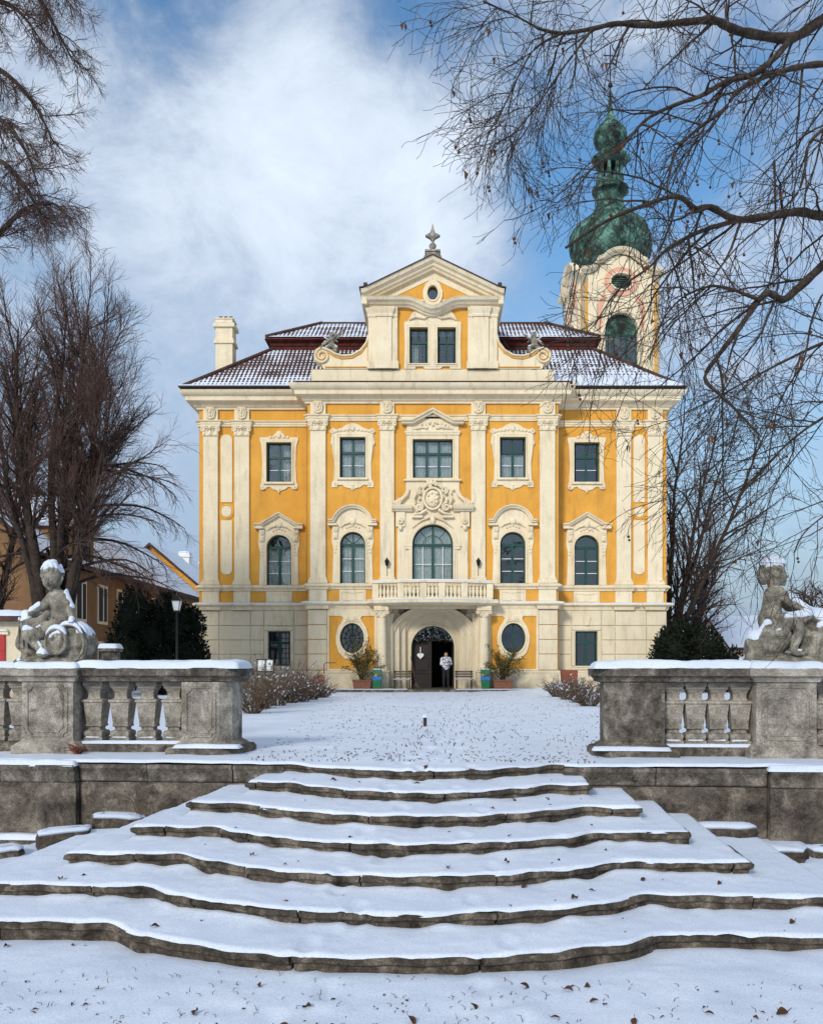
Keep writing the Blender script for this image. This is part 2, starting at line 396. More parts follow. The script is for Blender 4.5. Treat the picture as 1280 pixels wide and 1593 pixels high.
def sstep(a, b, x):
    t = np.clip((np.asarray(x, float)-a)/(b-a), 0, 1); return t*t*(3-2*t)
# smooth value noise for uneven ground and snow
_rng = np.random.default_rng(5); _T = _rng.random((256, 256))
def vnoise(x, y):
    x = np.asarray(x, float); y = np.asarray(y, float)
    xi = np.floor(x).astype(int); yi = np.floor(y).astype(int); fx = x-xi; fy = y-yi
    fx = fx*fx*(3-2*fx); fy = fy*fy*(3-2*fy)
    g = lambda a, b: _T[a % 256, b % 256]
    return (g(xi,yi)*(1-fx)+g(xi+1,yi)*fx)*(1-fy) + (g(xi,yi+1)*(1-fx)+g(xi+1,yi+1)*fx)*fy - 0.5
def fbm(x, y, o=4):
    s = 0; a = 1.0
    for k in range(o): s = s + a*vnoise(x*2**k+17*k, y*2**k+31*k); a *= 0.5
    return s
def height_mesh(name, X, Y, Z, material, parent=None, drop=None):   # grid arrays -> smooth sheet
    nv, nu = X.shape
    co = np.stack([X, Y, Z], -1).reshape(-1, 3)
    idx = np.arange(nu*nv).reshape(nv, nu)
    q = np.stack([idx[:-1,:-1], idx[:-1,1:], idx[1:,1:], idx[1:,:-1]], -1).reshape(-1, 4)
    if drop is not None: q = q[~drop.reshape(-1)]
    return np_mesh(name, co, q, material, parent)
def np_mesh(name, co, q, material, parent=None, smooth=True):
    me = bpy.data.meshes.new(name); k = q.shape[1]
    me.vertices.add(len(co)); me.vertices.foreach_set('co', co.astype(np.float32).ravel())
    me.loops.add(q.size); me.loops.foreach_set('vertex_index', q.astype(np.int32).ravel())
    me.polygons.add(len(q)); me.polygons.foreach_set('loop_start', np.arange(0, q.size, k, dtype=np.int32))
    me.polygons.foreach_set('use_smooth', np.full(len(q), smooth))
    me.update(calc_edges=True); me.validate()
    me.materials.append(M[material] if isinstance(material, str) else material)
    return link(name, me, parent)
def tubes(name, lines, material, parent=None, sides=3):  # many polylines [(points, radii)] as one mesh
    P = np.concatenate([np.asarray(p, float) for p, r in lines]); Rr = np.concatenate([np.asarray(r, float) for p, r in lines])
    ln = np.array([len(p) for p, r in lines]); n = len(P)
    first = np.zeros(n, bool); last = np.zeros(n, bool); st = np.concatenate([[0], np.cumsum(ln)[:-1]])
    first[st] = True; last[np.cumsum(ln)-1] = True
    nx = np.where(last[:, None], P, np.roll(P, -1, 0)); pv = np.where(first[:, None], P, np.roll(P, 1, 0))
    t = nx-pv; t /= np.maximum(np.linalg.norm(t, axis=1, keepdims=True), 1e-9)
    ref = np.where(np.abs(t[:, 2:3]) < 0.8, np.array([[0, 0, 1.0]]), np.array([[1.0, 0, 0]]))
    a = np.cross(t, ref); a /= np.maximum(np.linalg.norm(a, axis=1, keepdims=True), 1e-9); b = np.cross(a, t)
    co = np.concatenate([(P + Rr[:, None]*(a*math.cos(2*PI*k/sides) + b*math.sin(2*PI*k/sides)))[:, None, :] for k in range(sides)], 1).reshape(-1, 3)
    i = np.nonzero(~last)[0]; qs = []
    for k in range(sides):
        j = (k+1) % sides
        qs.append(np.stack([i*sides+k, i*sides+j, (i+1)*sides+j, (i+1)*sides+k], -1))
    return np_mesh(name, co, np.concatenate(qs), material, parent)

# ------------------------------------------------------------------ ground, terrace, steps, walls, balustrades (all turned a little to the palace)
YAW = -R(3.8); SP = Vector((-0.25, 10.0, 0))
GZ = -1.07
def sw(u, v, z=0.0):                                    # step frame -> world
    c, s = math.cos(YAW), math.sin(YAW)
    return Vector((SP.x + u*c - v*s, SP.y + u*s + v*c, z))
class SR:                                               # a thing standing in the step frame, its Empty at its base
    def __init__(s, name, label, cat, u, v, z=0.0, group=None):
        s.u, s.v, s.z = u, v, z; s.root = thing(name, label, cat, sw(u, v, z), YAW, group)
    def add(s, mb, name, material, parent=None, **k):
        mb.v = [(a-s.u, b-s.v, c-s.z) for a, b, c in mb.v]
        return mb.build(name, material, parent or s.root, **k)
def mslab(mb, poly, prof):                              # ccw plan outline, open profile (outwards, z), capped
    n = len(poly); q = len(prof); b = MB(); rings = []
    for i in range(n):
        p = Vector(poly[i]); a = Vector(poly[i-1]); c = Vector(poly[(i+1) % n])
        d1 = (p-a).normalized(); d2 = (c-p).normalized()
        n1 = Vector((d1.y, -d1.x)); n2 = Vector((d2.y, -d2.x)); m = (n1+n2).normalized(); k = 1/max(0.4, m.dot(n1))
        rings.append([(p.x+m.x*o*k, p.y+m.y*o*k, z) for o, z in prof])
    fs = []
    for i in range(n):
        j = (i+1) % n
        for e in range(q-1): fs.append((i*q+e, j*q+e, j*q+e+1, i*q+e+1))
    fs += [tuple(i*q for i in range(n))[::-1], tuple(i*q+q-1 for i in range(n))]
    return mb.add([v for r in rings for v in r], fs)
def rect(u0, u1, v0, v1): return [(u0, v0), (u1, v0), (u1, v1), (u0, v1)]
def snow_sheet(mb, u0, u1, v0, v1, z, th, seed=0, lip=0.05, res=0.03, oh=0.015):
    nu = max(6, int((u1-u0)/res)); nv = max(6, int((v1-v0)/res))
    U, V = np.meshgrid(np.linspace(u0-oh, u1+oh, nu+1), np.linspace(v0-oh, v1+oh, nv+1))
    wob = fbm(U*3+seed, V*3+seed*2, 3)
    d = np.minimum(np.minimum(U-(u0-oh), u1+oh-U), np.minimum(V-(v0-oh), v1+oh-V))
    e = np.sqrt(np.clip(1-(1-np.clip(d/lip, 0, 1))**2, 0, 1))
    Z = z - 0.012 + (th + 0.012 + 0.35*th*wob)*e
    edge = (d < 1e-9)
    U = np.where(edge, U + (U < (u0+u1)/2)*0.0 + 0.02*wob, U); V = np.where(edge, V + 0.02*wob, V)
    b = len(mb.v)
    mb.v += [tuple(p) for p in np.stack([U, V, Z], -1).reshape(-1, 3)]
    mb.f += [(b+j*(nu+1)+i, b+j*(nu+1)+i+1, b+(j+1)*(nu+1)+i+1, b+(j+1)*(nu+1)+i) for j in range(nv) for i in range(nu)]
    return mb

KW = [1.72, 1.95, 2.42, 2.80, 3.20, 3.85, 4.5]          # half widths of the steps
KF = [1.62, 1.55, 1.85, 1.98, 2.08, 2.20, 2.25]         # where the curved middle begins
WV = 0.95                                               # face of the retaining wall
def vflat(k): return WV - 0.08 - 0.62*k if k else WV
def vfront(k, u):
    a = np.abs(np.asarray(u, float)); ui = KF[k]-0.45
    mid = 0.74-(0.74-0.30)*(a/ui)**2
    b = np.where(a < ui, mid, 0.30*(1-sstep(ui, KF[k], a)))
    return vflat(k)-b
def foot(U, V):                                         # trodden prints up the middle of steps and terrace
    z = np.zeros_like(U); r = np.random.default_rng(3)
    for i in range(64):
        v = -6.5 + i*0.52; c = -0.12 + 0.25*math.sin(v*0.35) + (0.13 if i % 2 else -0.13)
        d = ((U-c)/0.075)**2 + ((V-v)/0.16)**2
        z = z - 0.034*np.exp(-d*d) + 0.012*np.exp(-((np.sqrt(d)-1.5)/0.4)**2)
    for i in range(46):                                 # a second, wandering track
        v = -6.2 + i*0.60; c = 0.55 - 0.5*math.sin(v*0.22) + (0.11 if i % 2 else -0.11)
        d = ((U-c+.1*(V-v))/0.07)**2 + ((V-v)/0.15)**2
        z = z - 0.030*np.exp(-d*d) + 0.010*np.exp(-((np.sqrt(d)-1.5)/0.4)**2)
    return z
# terrace: one snow sheet from the top step to the horizon
us = np.concatenate([-np.geomspace(1500, 7, 30), np.linspace(-6.9, 6.9, 277), np.geomspace(7, 1500, 30)])
tv = np.concatenate([np.linspace(0, 0.12, 7), np.geomspace(0.16, 34, 200), np.geomspace(36, 1500, 20)])
U, T = np.meshgrid(us, tv)
FR = np.where(np.abs(U) < KW[0], vfront(0, np.clip(U, -1.72, 1.72)), WV) - 0.018 + 0.025*fbm(U*2.3, U*0+3, 3)
V = FR + T
Z = -0.016*np.exp(-((U+.1)/.55)**2)*(1+1.6*fbm(U*4.5, V*2.2, 3))*(T > .3) + 0.028*fbm(U*0.5, V*0.5, 4) + 0.014*fbm(U*3.1, V*3.1, 4)*(T < 12) + foot(U, V)
Z = Z - 0.036*(1-np.sqrt(np.clip(1-(1-np.clip(T/0.06, 0, 1))**2, 0, 1)))
Z = Z + 0.42*np.exp(-(((U-3.9)/1.0)**2 + ((V-29.9)/0.8)**2)) + 0.10*np.exp(-(((U-2.3)/2.0)**2 + ((V-29.9)/0.6)**2))   # swept heap by the planter
c, s = math.cos(YAW), math.sin(YAW)
struct(height_mesh('terrace', SP.x + U*c - V*s, SP.y + U*s + V*c, Z, 'snow'))
# lower ground in front of the wall
us = np.concatenate([-np.geomspace(1500, 6, 26), np.linspace(-5.9, 5.9, 200), np.geomspace(6, 1500, 26)])
vs_ = np.concatenate([-np.geomspace(300, 6.6, 16), np.linspace(-6.4, 1.4, 200)])
U, V = np.meshgrid(us, vs_)
Z = GZ + 0.05*fbm(U*0.7, V*0.7, 4) + 0.022*fbm(U*3.5, V*3.5, 4) + 0.8*foot(U, V) + 0.02
Z = Z + 0.05*sstep(2.0, 5.0, np.abs(U))*fbm(U*1.3+4, V*1.3, 3)
struct(height_mesh('ground', SP.x + U*c - V*s, SP.y + U*s + V*c, Z, 'snow'))

st = SR('garden_steps', 'broad curved flight of snow covered stone steps up to the terrace', 'steps', 0, -3.0, GZ)
rs = random.Random(4)
for k in range(7):
    zt = -0.15*k; W = KW[k]
    uu = np.linspace(-W, W, 90); path = [(-W, WV+0.3)] * (k > 0) + list(zip(uu, vfront(k, uu))) + [(W, WV+0.3)] * (k > 0)
    path = [(float(a), float(b)) for a, b in path]
    ds = np.concatenate([[0], np.cumsum(np.hypot(*np.diff(np.array(path), axis=0).T))]); tot = ds[-1]
    cuts = [0.0]
    while cuts[-1] < tot-1.0: cuts.append(cuts[-1] + rs.uniform(0.95, 1.6))
    cuts[-1] = tot
    pa = np.array(path)
    def at(d): return (float(np.interp(d, ds, pa[:, 0])), float(np.interp(d, ds, pa[:, 1])))
    for a, b in zip(cuts[:-1], cuts[1:]):
        a2, b2 = a + 0.008, b - 0.008
        pts = [at(a2)] + [p for p, d in zip(path, ds) if a2 + 0.02 < d < b2 - 0.02] + [at(b2)]
        dz = rs.uniform(-0.008, 0.006); do = rs.uniform(-0.012, 0.012)
        bot = zt-0.185 if k < 6 else zt-0.32
        prof = [(0.0+do, zt-0.027+dz), (0.022+do, zt-0.034+dz), (0.024+do, zt-0.070+dz), (0.006+do, zt-0.082+dz), (-0.012+do, zt-0.092+dz),
                (-0.018+do, bot), (-0.42, bot), (-0.42, zt-0.027+dz)]
        m = MB(); m.plan(pts, prof)
        m.v = [(x + 0.006*math.sin(x*31+z*57), y + 0.010*float(fbm(x*9, z*9+k, 2)), z + 0.006*math.sin(x*13+k)) for x, y, z in m.v]
        st.add(m, 'step_stone', 'step', smooth=50)
    if k:
        nu = int(2*W/0.03); uu = np.linspace(-W-0.015, W+0.015, nu); vmax = WV+0.25; vmin = vflat(k)-0.78
        tt = np.concatenate([np.linspace(0, 0.1, 8), np.linspace(0.13, vmax-vmin, int((vmax-vmin)/0.035))])
        U, T = np.meshgrid(uu, tt)
        FRr = vfront(k, U)-0.004 + 0.040*np.clip(fbm(U*2.6+9*k, U*0+k, 5)+.05, -.45, .9)
        V = np.minimum(FRr + T, vmax)
        d = np.minimum(T, np.minimum(U+W+0.015, W+0.015-U))
        Z = zt + 0.012*fbm(U*2.5+k, V*2.5, 4) + 0.008*fbm(U*9, V*9+k, 3) + foot(U, V)*0.55
        Z = Z - 0.034*(1+.7*fbm(U*3.3+5*k, U*0+2*k, 3))*(1-np.sqrt(np.clip(1-(1-np.clip(d/0.055, 0, 1))**2, 0, 1)))
        dr = np.where(np.abs(U) < KW[k-1], vfront(k-1, np.clip(U, -KW[k-1], KW[k-1]))-V, 9)
        Z = Z + 0.028*np.exp(-np.clip(dr, 0, 9)/0.07)*(1+1.5*fbm(U*4, V*0+k, 2))
        o = height_mesh('snow_cover', U-st.u, V-st.v, Z-st.z, 'snow', st.root)

def rough_wall(mb, u0, u1, v, z0, z1, amp=0.035, depth=0.5, res=0.06):
    nu = max(2, int((u1-u0)/res)); nz = max(2, int((z1-z0)/res))
    def fn(a, b):
        u = u0+(u1-u0)*a; z = z0+(z1-z0)*b
        e = 0 if a in (0, 1) or b in (0, 1) else 1
        return (u, v - e*amp*(float(fbm(u*3, z*3+2, 3))+0.3), z)
    mb.grid(fn, nu, nz)
    mb.add([(u0,v,z0),(u1,v,z0),(u1,v+depth,z0),(u0,v+depth,z0),(u0,v,z1),(u1,v,z1),(u1,v+depth,z1),(u0,v+depth,z1)],
           [(0,3,2,1),(4,5,6,7),(1,2,6,5),(2,3,7,6),(3,0,4,7)])
    return mb
band = [(0, -0.06), (0.05, -0.06), (0.055, -0.11), (0.03, -0.14), (0.02, -0.26), (0.0, -0.28), (-0.3, -0.28), (-0.3, -0.06)]
def coping_stones(wv, a, b, v, nm):
    r_ = random.Random(int(a*10)); x = a
    while x < b-.05:
        e = min(b, x + r_.uniform(.85, 1.35)); e = b if b-e < .4 else e; dz = r_.uniform(-.006, .006); do = r_.uniform(-.012, .010)
        m = MB().plan([(x+.005, v), ((x+e)/2, v), (e-.005, v)], [(o+do*(o > -.2), z+dz) for o, z in band]); m.v = [(p, q+.012*float(fbm(p*6, z*9, 2)), z) for p, q, z in m.v]
        wv.add(m, nm, 'stone_dark', smooth=40, bevel=.008); x = e
for sgn, nm, lb in ((-1, 'left', 'rough brown retaining wall left of the steps, below the balustrade'), (1, 'right', 'rough brown retaining wall right of the steps, below the balustrade')):
    u_in, u_p, u_out = (1.70, 4.30, 11.0) if sgn < 0 else (1.70, 4.12, 11.0)
    wv = SR('retaining_wall', lb, 'wall', sgn*3.0, WV+0.2, GZ, 'retaining walls beside the steps')
    a, b = sorted((sgn*u_in, sgn*u_p)); m = rough_wall(MB(), a, b-0.004 if sgn > 0 else b, WV+0.05, GZ-0.2, -0.285); wv.add(m, 'wall_face', 'stone_wall', smooth=60)
    coping_stones(wv, a, b, WV+0.05, 'coping_stone')
    a, b = sorted((sgn*(u_p+0.012), sgn*u_out)); m = rough_wall(MB(), a, b, WV-0.05, GZ-0.2, -0.285, 0.020); wv.add(m, 'pier', 'stone_wall', smooth=60)
    coping_stones(wv, a, b, WV-0.05, 'coping_stone')
    m = snow_sheet(MB(), a-0.02, b, WV-0.09, WV+0.3, -0.065, 0.06, 3); wv.add(m, 'snow_cap', 'snow', smooth=180)
    if sgn < 0:
        m = MB().box(a, b, WV-0.22, WV-0.04, GZ-0.2, -0.96); wv.add(m, 'wall_plinth', 'stone_dark', bevel=0.02)
        m = snow_sheet(MB(), a, b, WV-0.22, WV-0.05, -0.96, 0.05, 8); wv.add(m, 'snow_cap', 'snow', smooth=180)

# kerb stones half sunk in snow at the outer ends of the steps
ks = [(-3.62, 0.55, 0.62, 0.34, -0.64, 14, 'snow capped kerb stone against the foot of the left wall, nearest the steps'),
      (-4.02, 0.02, 0.58, 0.40, -0.72, 30, 'snow capped kerb stone left of the steps, middle of three'),
      (-4.55, -0.55, 0.60, 0.40, -0.84, 34, 'snow capped kerb stone at the left edge, lowest of three'),
      (3.50, 0.50, 0.66, 0.32, -0.66, -20, 'snow capped kerb stone against the foot of the right wall, nearest the steps'),
      (3.95, -0.05, 0.56, 0.34, -0.80, -38, 'snow capped kerb stone right of the steps below the pier'),
      (4.62, 0.15, 0.70, 0.34, -0.84, 6, 'snow capped kerb stone at the right edge of the picture')]
for (u, v, a, b, zt, rot, lb) in ks:
    t = thing('kerb_stone', lb, 'kerb', sw(u, v, GZ), YAW + R(rot), 'kerb stones beside the steps')
    rk_ = random.Random(int(u*100)); pl = [(a/2*math.copysign(abs(math.cos(q))**.5, math.cos(q))*rk_.uniform(.82, 1.08), b/2*math.copysign(abs(math.sin(q))**.5, math.sin(q))*rk_.uniform(.78, 1.1)) for q in np.linspace(0, 2*PI, 17)[:-1]]
    h = zt-GZ; tl = rk_.uniform(-.06, .06)
    def wob(mb): mb.v = [(p, q, r_ + tl*p + .022*float(fbm(p*5+u, q*5, 3))*(r_ > h-.1)) for p, q, r_ in mb.v]; return mb
    wob(mslab(MB(), pl, [(-0.03, -0.2), (0.0, -0.1), (0.015, h-0.06), (0.0, h-.02), (-.02, h)])).build('stone', 'step', t, smooth=35)
    wob(mslab(MB(), pl, [(-.004, h-0.008), (.004, h+.012), (-.02, h+.030), (-.06, h+.040), (-.11, h+.046)])).build('snow_cap', 'snow', t, smooth=70)

# ---- balustrades
COP = [(0.0, 0.955), (0.035, 0.965), (0.04, 0.995), (0.075, 1.03), (0.10, 1.04), (0.105, 1.125), (0.085, 1.145)]
PLI = [(0.10, -0.1), (0.10, 0.095), (0.085, 0.105), (0.05, 0.14), (0.02, 0.16), (0.0, 0.17)]
def notched(u0, u1, z0, z1, r):                         # panel outline with scooped corners
    o = []
    for cx, cz, a in ((u0, z0, 90), (u1, z0, 180), (u1, z1, 270), (u0, z1, 0)):
        o += [(cx + r*math.cos(R(a-90*i/4)), cz + r*math.sin(R(a-90*i/4))) for i in range(5)]
    return o
def stone_panel(m, u0, u1, z0, z1, v):
    ol = notched(u0, u1, z0, z1, 0.06)
    m.sweep(ol, [(0, v), (0, v-0.016), (-0.018, v-0.018), (-0.026, v)], closed=True)
    m.prism([(cx*0.82+(u0+u1)/2*0.18, cz*0.88+(z0+z1)/2*0.12) for cx, cz in ol], v-0.012, v+0.01)
def bal_mesh(h0, h1, w):
    H = h1-h0; p = [(1.0,0),(1.0,.07),(.86,.08),(.92,.10),(.97,.14),(.9,.185),(.62,.20),(.60,.245),(.80,.26),(.80,.285),(.76,.30),(.98,.655),(1.10,.665),(1.10,.70),(.76,.715),
         (.64,.74),(.62,.80),(.74,.86),(.84,.885),(.92,.895),(.92,.93),(1.02,.94),(1.02,1.0)]
    return [(w*r, h0+H*z) for r, z in p]
def balustrade(label, ped, end, sgn, group, skip=None):
    b = SR('balustrade', label, 'balustrade', (ped[0]+end[1])/2, 1.95, 0, group)
    vf = 1.72; vb = 2.34
    # statue pedestal
    mslab(m := MB(), rect(ped[0], ped[1], vf, vb), PLI + [(0, 0.955)]); pd = b.add(m, 'pedestal', 'stone', bevel=0.006)
    m = MB(); stone_panel(m, ped[0]+0.09, ped[1]-0.09, 0.24, 0.89, vf); b.add(m, 'panel', 'stone', pd, smooth=30)
    mslab(m := MB(), rect(ped[0], ped[1], vf, vb), COP); b.add(m, 'pedestal_coping', 'stone', pd, smooth=40)
    # end pier with a splayed inner corner
    i0, i1 = end                                        # i0 beside the balusters, i1 at the step side
    if sgn < 0: pl = [(i0, vf+0.02), (i1-0.14, vf+0.02), (i1, vf+0.17), (i1, vb), (i0, vb)]
    else: pl = [(i0+0.14, vf+0.02), (i1, vf+0.02), (i1, vb), (i0, vb), (i0, vf+0.17)]
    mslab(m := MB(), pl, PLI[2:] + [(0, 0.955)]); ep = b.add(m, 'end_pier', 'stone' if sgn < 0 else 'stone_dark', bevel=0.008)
    mslab(m := MB(), pl, [(0.16, -0.1), (0.16, 0.06), (0.13, 0.1), (0.05, 0.115)]); b.add(m, 'pier_plinth', 'stone_dark', ep, smooth=40)
    a0, a1 = (i0+0.08, i1-0.2) if sgn < 0 else (i0+0.2, i1-0.08)
    if sgn < 0:
        m = MB(); stone_panel(m, a0, a1, 0.24, 0.87, vf+0.02); b.add(m, 'panel', 'stone', ep, smooth=30)
    else:
        rr = random.Random(8); m = MB()
        m.grid(lambda a, q: (a0-0.03+(a1-a0+0.06)*a, vf+0.012 - 0.035*max(0, float(fbm(a*7, q*11, 3)))*(0 < a < 1)*(0 < q < 1), 0.2+0.72*q), 18, 24)
        b.add(m, 'weathered_face', 'stone_dark', ep, smooth=70)
    # rails
    lo, hi = (ped[1], i0) if sgn < 0 else (i1, ped[0])
    if sgn < 0: cop = [(ped[1], vf+0.1), (i1-0.10, vf+0.1), (i1+0.03, vf+0.24), (i1+0.03, vb-0.06), (ped[1], vb-0.06)]
    else: cop = [(i0+0.10, vf+0.1), (ped[0], vf+0.1), (ped[0], vb-0.06), (i0-0.03, vb-0.06), (i0-0.03, vf+0.24)]
    mslab(m := MB(), cop, [(o+0.02, z) for o, z in COP]); b.add(m, 'coping', 'stone_dark', smooth=40)
    m = MB().box(lo, hi, vf+0.14, vb-0.1, -0.1, 0.13); b.add(m, 'bottom_rail', 'stone_dark', bevel=0.02)
    me = MB().sqlathe(0, 0, bal_mesh(0.135, 0.953, 0.136)).mesh('baluster', M['stone'], 35)
    n = 4; gap_ = (hi-lo)/n
    for i in range(n):
        u = lo + gap_*(i+0.5); o = link('baluster', me, b.root, 0.006, (u-b.u, vf+0.32-b.v, 0)); o.rotation_euler = (0, 0, R((i*37) % 5-2))
        mm = MB(); snow_sheet(mm, u-0.11, u+0.11, vf+0.19, vf+0.25, 0.20, 0.02, i, 0.02, 0.02, 0.0)
        b.add(mm, 'snow_cap', 'snow', smooth=180)
    mm = snow_sheet(MB(), lo, hi, vf+0.15, vf+0.2, 0.13, 0.03, 5, 0.03); b.add(mm, 'snow_cap', 'snow', smooth=180)
    # snow lying on the coping
    m = MB(); snow_sheet(m, ped[0]-0.08, ped[1]+0.08, vf-0.08, vb+0.08, 1.145, 0.085, 2, 0.09); b.add(m, 'snow_cap', 'snow', smooth=180)
    e0, e1 = (ped[1]+0.02, i1+0.13) if sgn < 0 else (i0-0.13, ped[0]-0.02)
    m = MB(); snow_sheet(m, e0, e1, vf+0.0, vb+0.03, 1.145, 0.095, 7, 0.10); b.add(m, 'snow_cap', 'snow', smooth=180)
    if sgn < 0: e0, e1 = i0-0.05, i1+0.16
    else: e0, e1 = i0-0.16, i1+0.05
    m = MB(); snow_sheet(m, e0, e1, vf-0.13, vf+0.03, 0.1, 0.035, 4, 0.03); b.add(m, 'snow_cap', 'snow', smooth=180)
    return b
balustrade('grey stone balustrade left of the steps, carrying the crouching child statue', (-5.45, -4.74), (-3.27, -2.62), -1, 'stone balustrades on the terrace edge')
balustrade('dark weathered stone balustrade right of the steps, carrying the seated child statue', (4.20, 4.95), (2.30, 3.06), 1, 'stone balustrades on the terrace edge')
# the balustrade goes on beyond the pedestals, stepping back
for sgn, u0, lb in ((-1, -5.52, 'stone balustrade stub running on at the left edge beyond the pedestal'), (1, 5.02, 'stone balustrade stub running on at the right edge beyond the pedestal')):
    b = SR('balustrade', lb, 'balustrade', u0 + sgn*0.9, 2.2, 0, 'stone balustrades on the terrace edge')
    a, e = sorted((u0, u0 + sgn*1.9))
    mslab(m := MB(), rect(a, e, 1.98, 2.36), COP); b.add(m, 'coping', 'stone', smooth=40)
    m = MB().box(a, e, 1.98, 2.36, -0.1, 0.13); b.add(m, 'bottom_rail', 'stone_dark', bevel=0.02)
    me = bpy.data.meshes['baluster']
    for i in range(6): link('baluster', me, b.root, 0.006, (a+0.16+0.315*i-b.u, 2.17-b.v, 0))
    m = snow_sheet(MB(), a, e, 1.9, 2.44, 1.145, 0.08, 9, 0.09); b.add(m, 'snow_cap', 'snow', smooth=180)

# ------------------------------------------------------------------ carved figures: blended solids turned into one skin
def surface_nets(f, lo, h):
    nx, ny, nz = f.shape; s = f < 0
    corners = [(i, j, k) for i in (0, 1) for j in (0, 1) for k in (0, 1)]
    sl = lambda a, c: a[c[0]:nx-1+c[0], c[1]:ny-1+c[1], c[2]:nz-1+c[2]]
    cnt = sum(sl(s, c).astype(np.int8) for c in corners); act = (cnt > 0) & (cnt < 8)
    acc = np.zeros((nx-1, ny-1, nz-1, 3), np.float32); num = np.zeros((nx-1, ny-1, nz-1), np.float32)
    for a in corners:
        for ax in range(3):
            if a[ax]: continue
            b = tuple(a[i] + (i == ax) for i in range(3)); fa, fb = sl(f, a), sl(f, b); cr = (sl(s, a) != sl(s, b)) & act
            t = np.where(cr, fa/np.where(fa == fb, 1, fa-fb), 0); num += cr
            for i in range(3): acc[..., i] += cr*(a[i] + (t if i == ax else 0))
    idx = -np.ones(act.shape, int); ii = np.argwhere(act); idx[act] = np.arange(len(ii))
    co = (ii + acc[act]/np.maximum(num[act], 1)[:, None])*h + np.array(lo); qs = []
    for ax in range(3):
        b, c = [(1, 2), (2, 0), (0, 1)][ax]
        s0 = [slice(None)]*3; s1 = [slice(None)]*3; s0[ax] = slice(0, -1); s1[ax] = slice(1, None)
        e = s[tuple(s0)] != s[tuple(s1)]; p = np.argwhere(e); p = p[(p[:, b] > 0) & (p[:, c] > 0)]
        p = p[(p[:, b] < f.shape[b]-1) & (p[:, c] < f.shape[c]-1)]
        ins = s[tuple(p.T)]
        def g(db, dc):
            q = p.copy(); q[:, b] -= db; q[:, c] -= dc; return idx[tuple(q.T)]
        q = np.stack([g(1, 1), g(0, 1), g(0, 0), g(1, 0)], -1); q[~ins] = q[~ins][:, ::-1]; qs.append(q)
    q = np.concatenate(qs); return co, q[(q >= 0).all(1)]
def sdf(prims, lo, hi, h, rough=0.0):
    ax = [np.arange(l, u+h, h, dtype=np.float32) for l, u in zip(lo, hi)]
    f = np.full([len(a) for a in ax], 9, np.float32)
    for pr in prims:
        kind = pr[0]; k = pr[-1]; mg = abs(k) + 0.035
        if kind == 'c': ra = max(pr[3], pr[4]); bl = [min(a, b)-ra-mg for a, b in zip(pr[1], pr[2])]; bh = [max(a, b)+ra+mg for a, b in zip(pr[1], pr[2])]
        else:
            ext = max(pr[2])*1.02 if kind == 'e' and len(pr) > 4 else None
            r3 = (pr[2] if ext is None else (ext,)*3) if kind == 'e' else ((pr[2]+0.02, pr[3]+0.02, pr[2]+0.02) if kind == 'd' else (pr[2]+pr[3], pr[3], pr[2]+pr[3]))
            bl = [c-r-mg for c, r in zip(pr[1], r3)]; bh = [c+r+mg for c, r in zip(pr[1], r3)]
        ss = tuple(slice(max(0, int((b-l)/h)), max(0, int((e-l)/h)+2)) for b, e, l in zip(bl, bh, lo))
        g = np.ix_(*[a[q] for a, q in zip(ax, ss)])
        if any(x.size == 0 for x in g): continue
        X, Y, Zz = g; F0 = f[ss]
        if kind == 'c':                                 # tapered limb a,b,ra,rb
            a, b = pr[1], pr[2]; ab = [q-p for p, q in zip(a, b)]; L2 = max(1e-9, sum(q*q for q in ab))
            t = np.clip(((X-a[0])*ab[0]+(Y-a[1])*ab[1]+(Zz-a[2])*ab[2])/L2, 0, 1)
            d = np.sqrt((X-a[0]-t*ab[0])**2+(Y-a[1]-t*ab[1])**2+(Zz-a[2]-t*ab[2])**2)-(pr[3]+(pr[4]-pr[3])*t)
        else:
            qx, qy, qz = X-pr[1][0], Y-pr[1][1], Zz-pr[1][2]
            if kind == 'e':                             # ellipsoid c, radii, optional tilt in the x,z plane
                r = pr[2]
                if len(pr) > 4:
                    an = R(pr[3]); ca, sa = math.cos(an), math.sin(an); qx, qz = qx*ca+qz*sa, -qx*sa+qz*ca
                d = (np.sqrt((qx/r[0])**2+(qy/r[1])**2+(qz/r[2])**2)-1)*min(r)
            elif kind == 'd':                           # disc facing y: c, radius, half depth
                rr = np.hypot(qx, qz)-pr[2]; yy = np.abs(qy)-pr[3]
                d = np.minimum(np.maximum(rr, yy), 0) + np.hypot(np.maximum(rr, 0), np.maximum(yy, 0)) - 0.01
            else: d = np.hypot(np.hypot(qx, qz)-pr[2], qy)-pr[3]   # ring facing y: c, radius, tube
        if k < 0:                                       # carve away
            kk = -k; hh = np.clip(0.5-0.5*(F0+d)/kk, 0, 1); f[ss] = F0*(1-hh) + (-d)*hh + kk*hh*(1-hh)
        else:
            hh = np.clip(0.5+0.5*(F0-d)/k, 0, 1); f[ss] = np.where(F0 > 8, d, F0*(1-hh) + d*hh - k*hh*(1-hh))
    if rough:
        X, Y, Zz = np.ix_(*ax)
        f = f + rough*(np.sin(X*47+Zz*23)*np.sin(Y*41-Zz*31)*np.sin(Zz*53+X*17)).astype(np.float32)
    return surface_nets(f, lo, h)
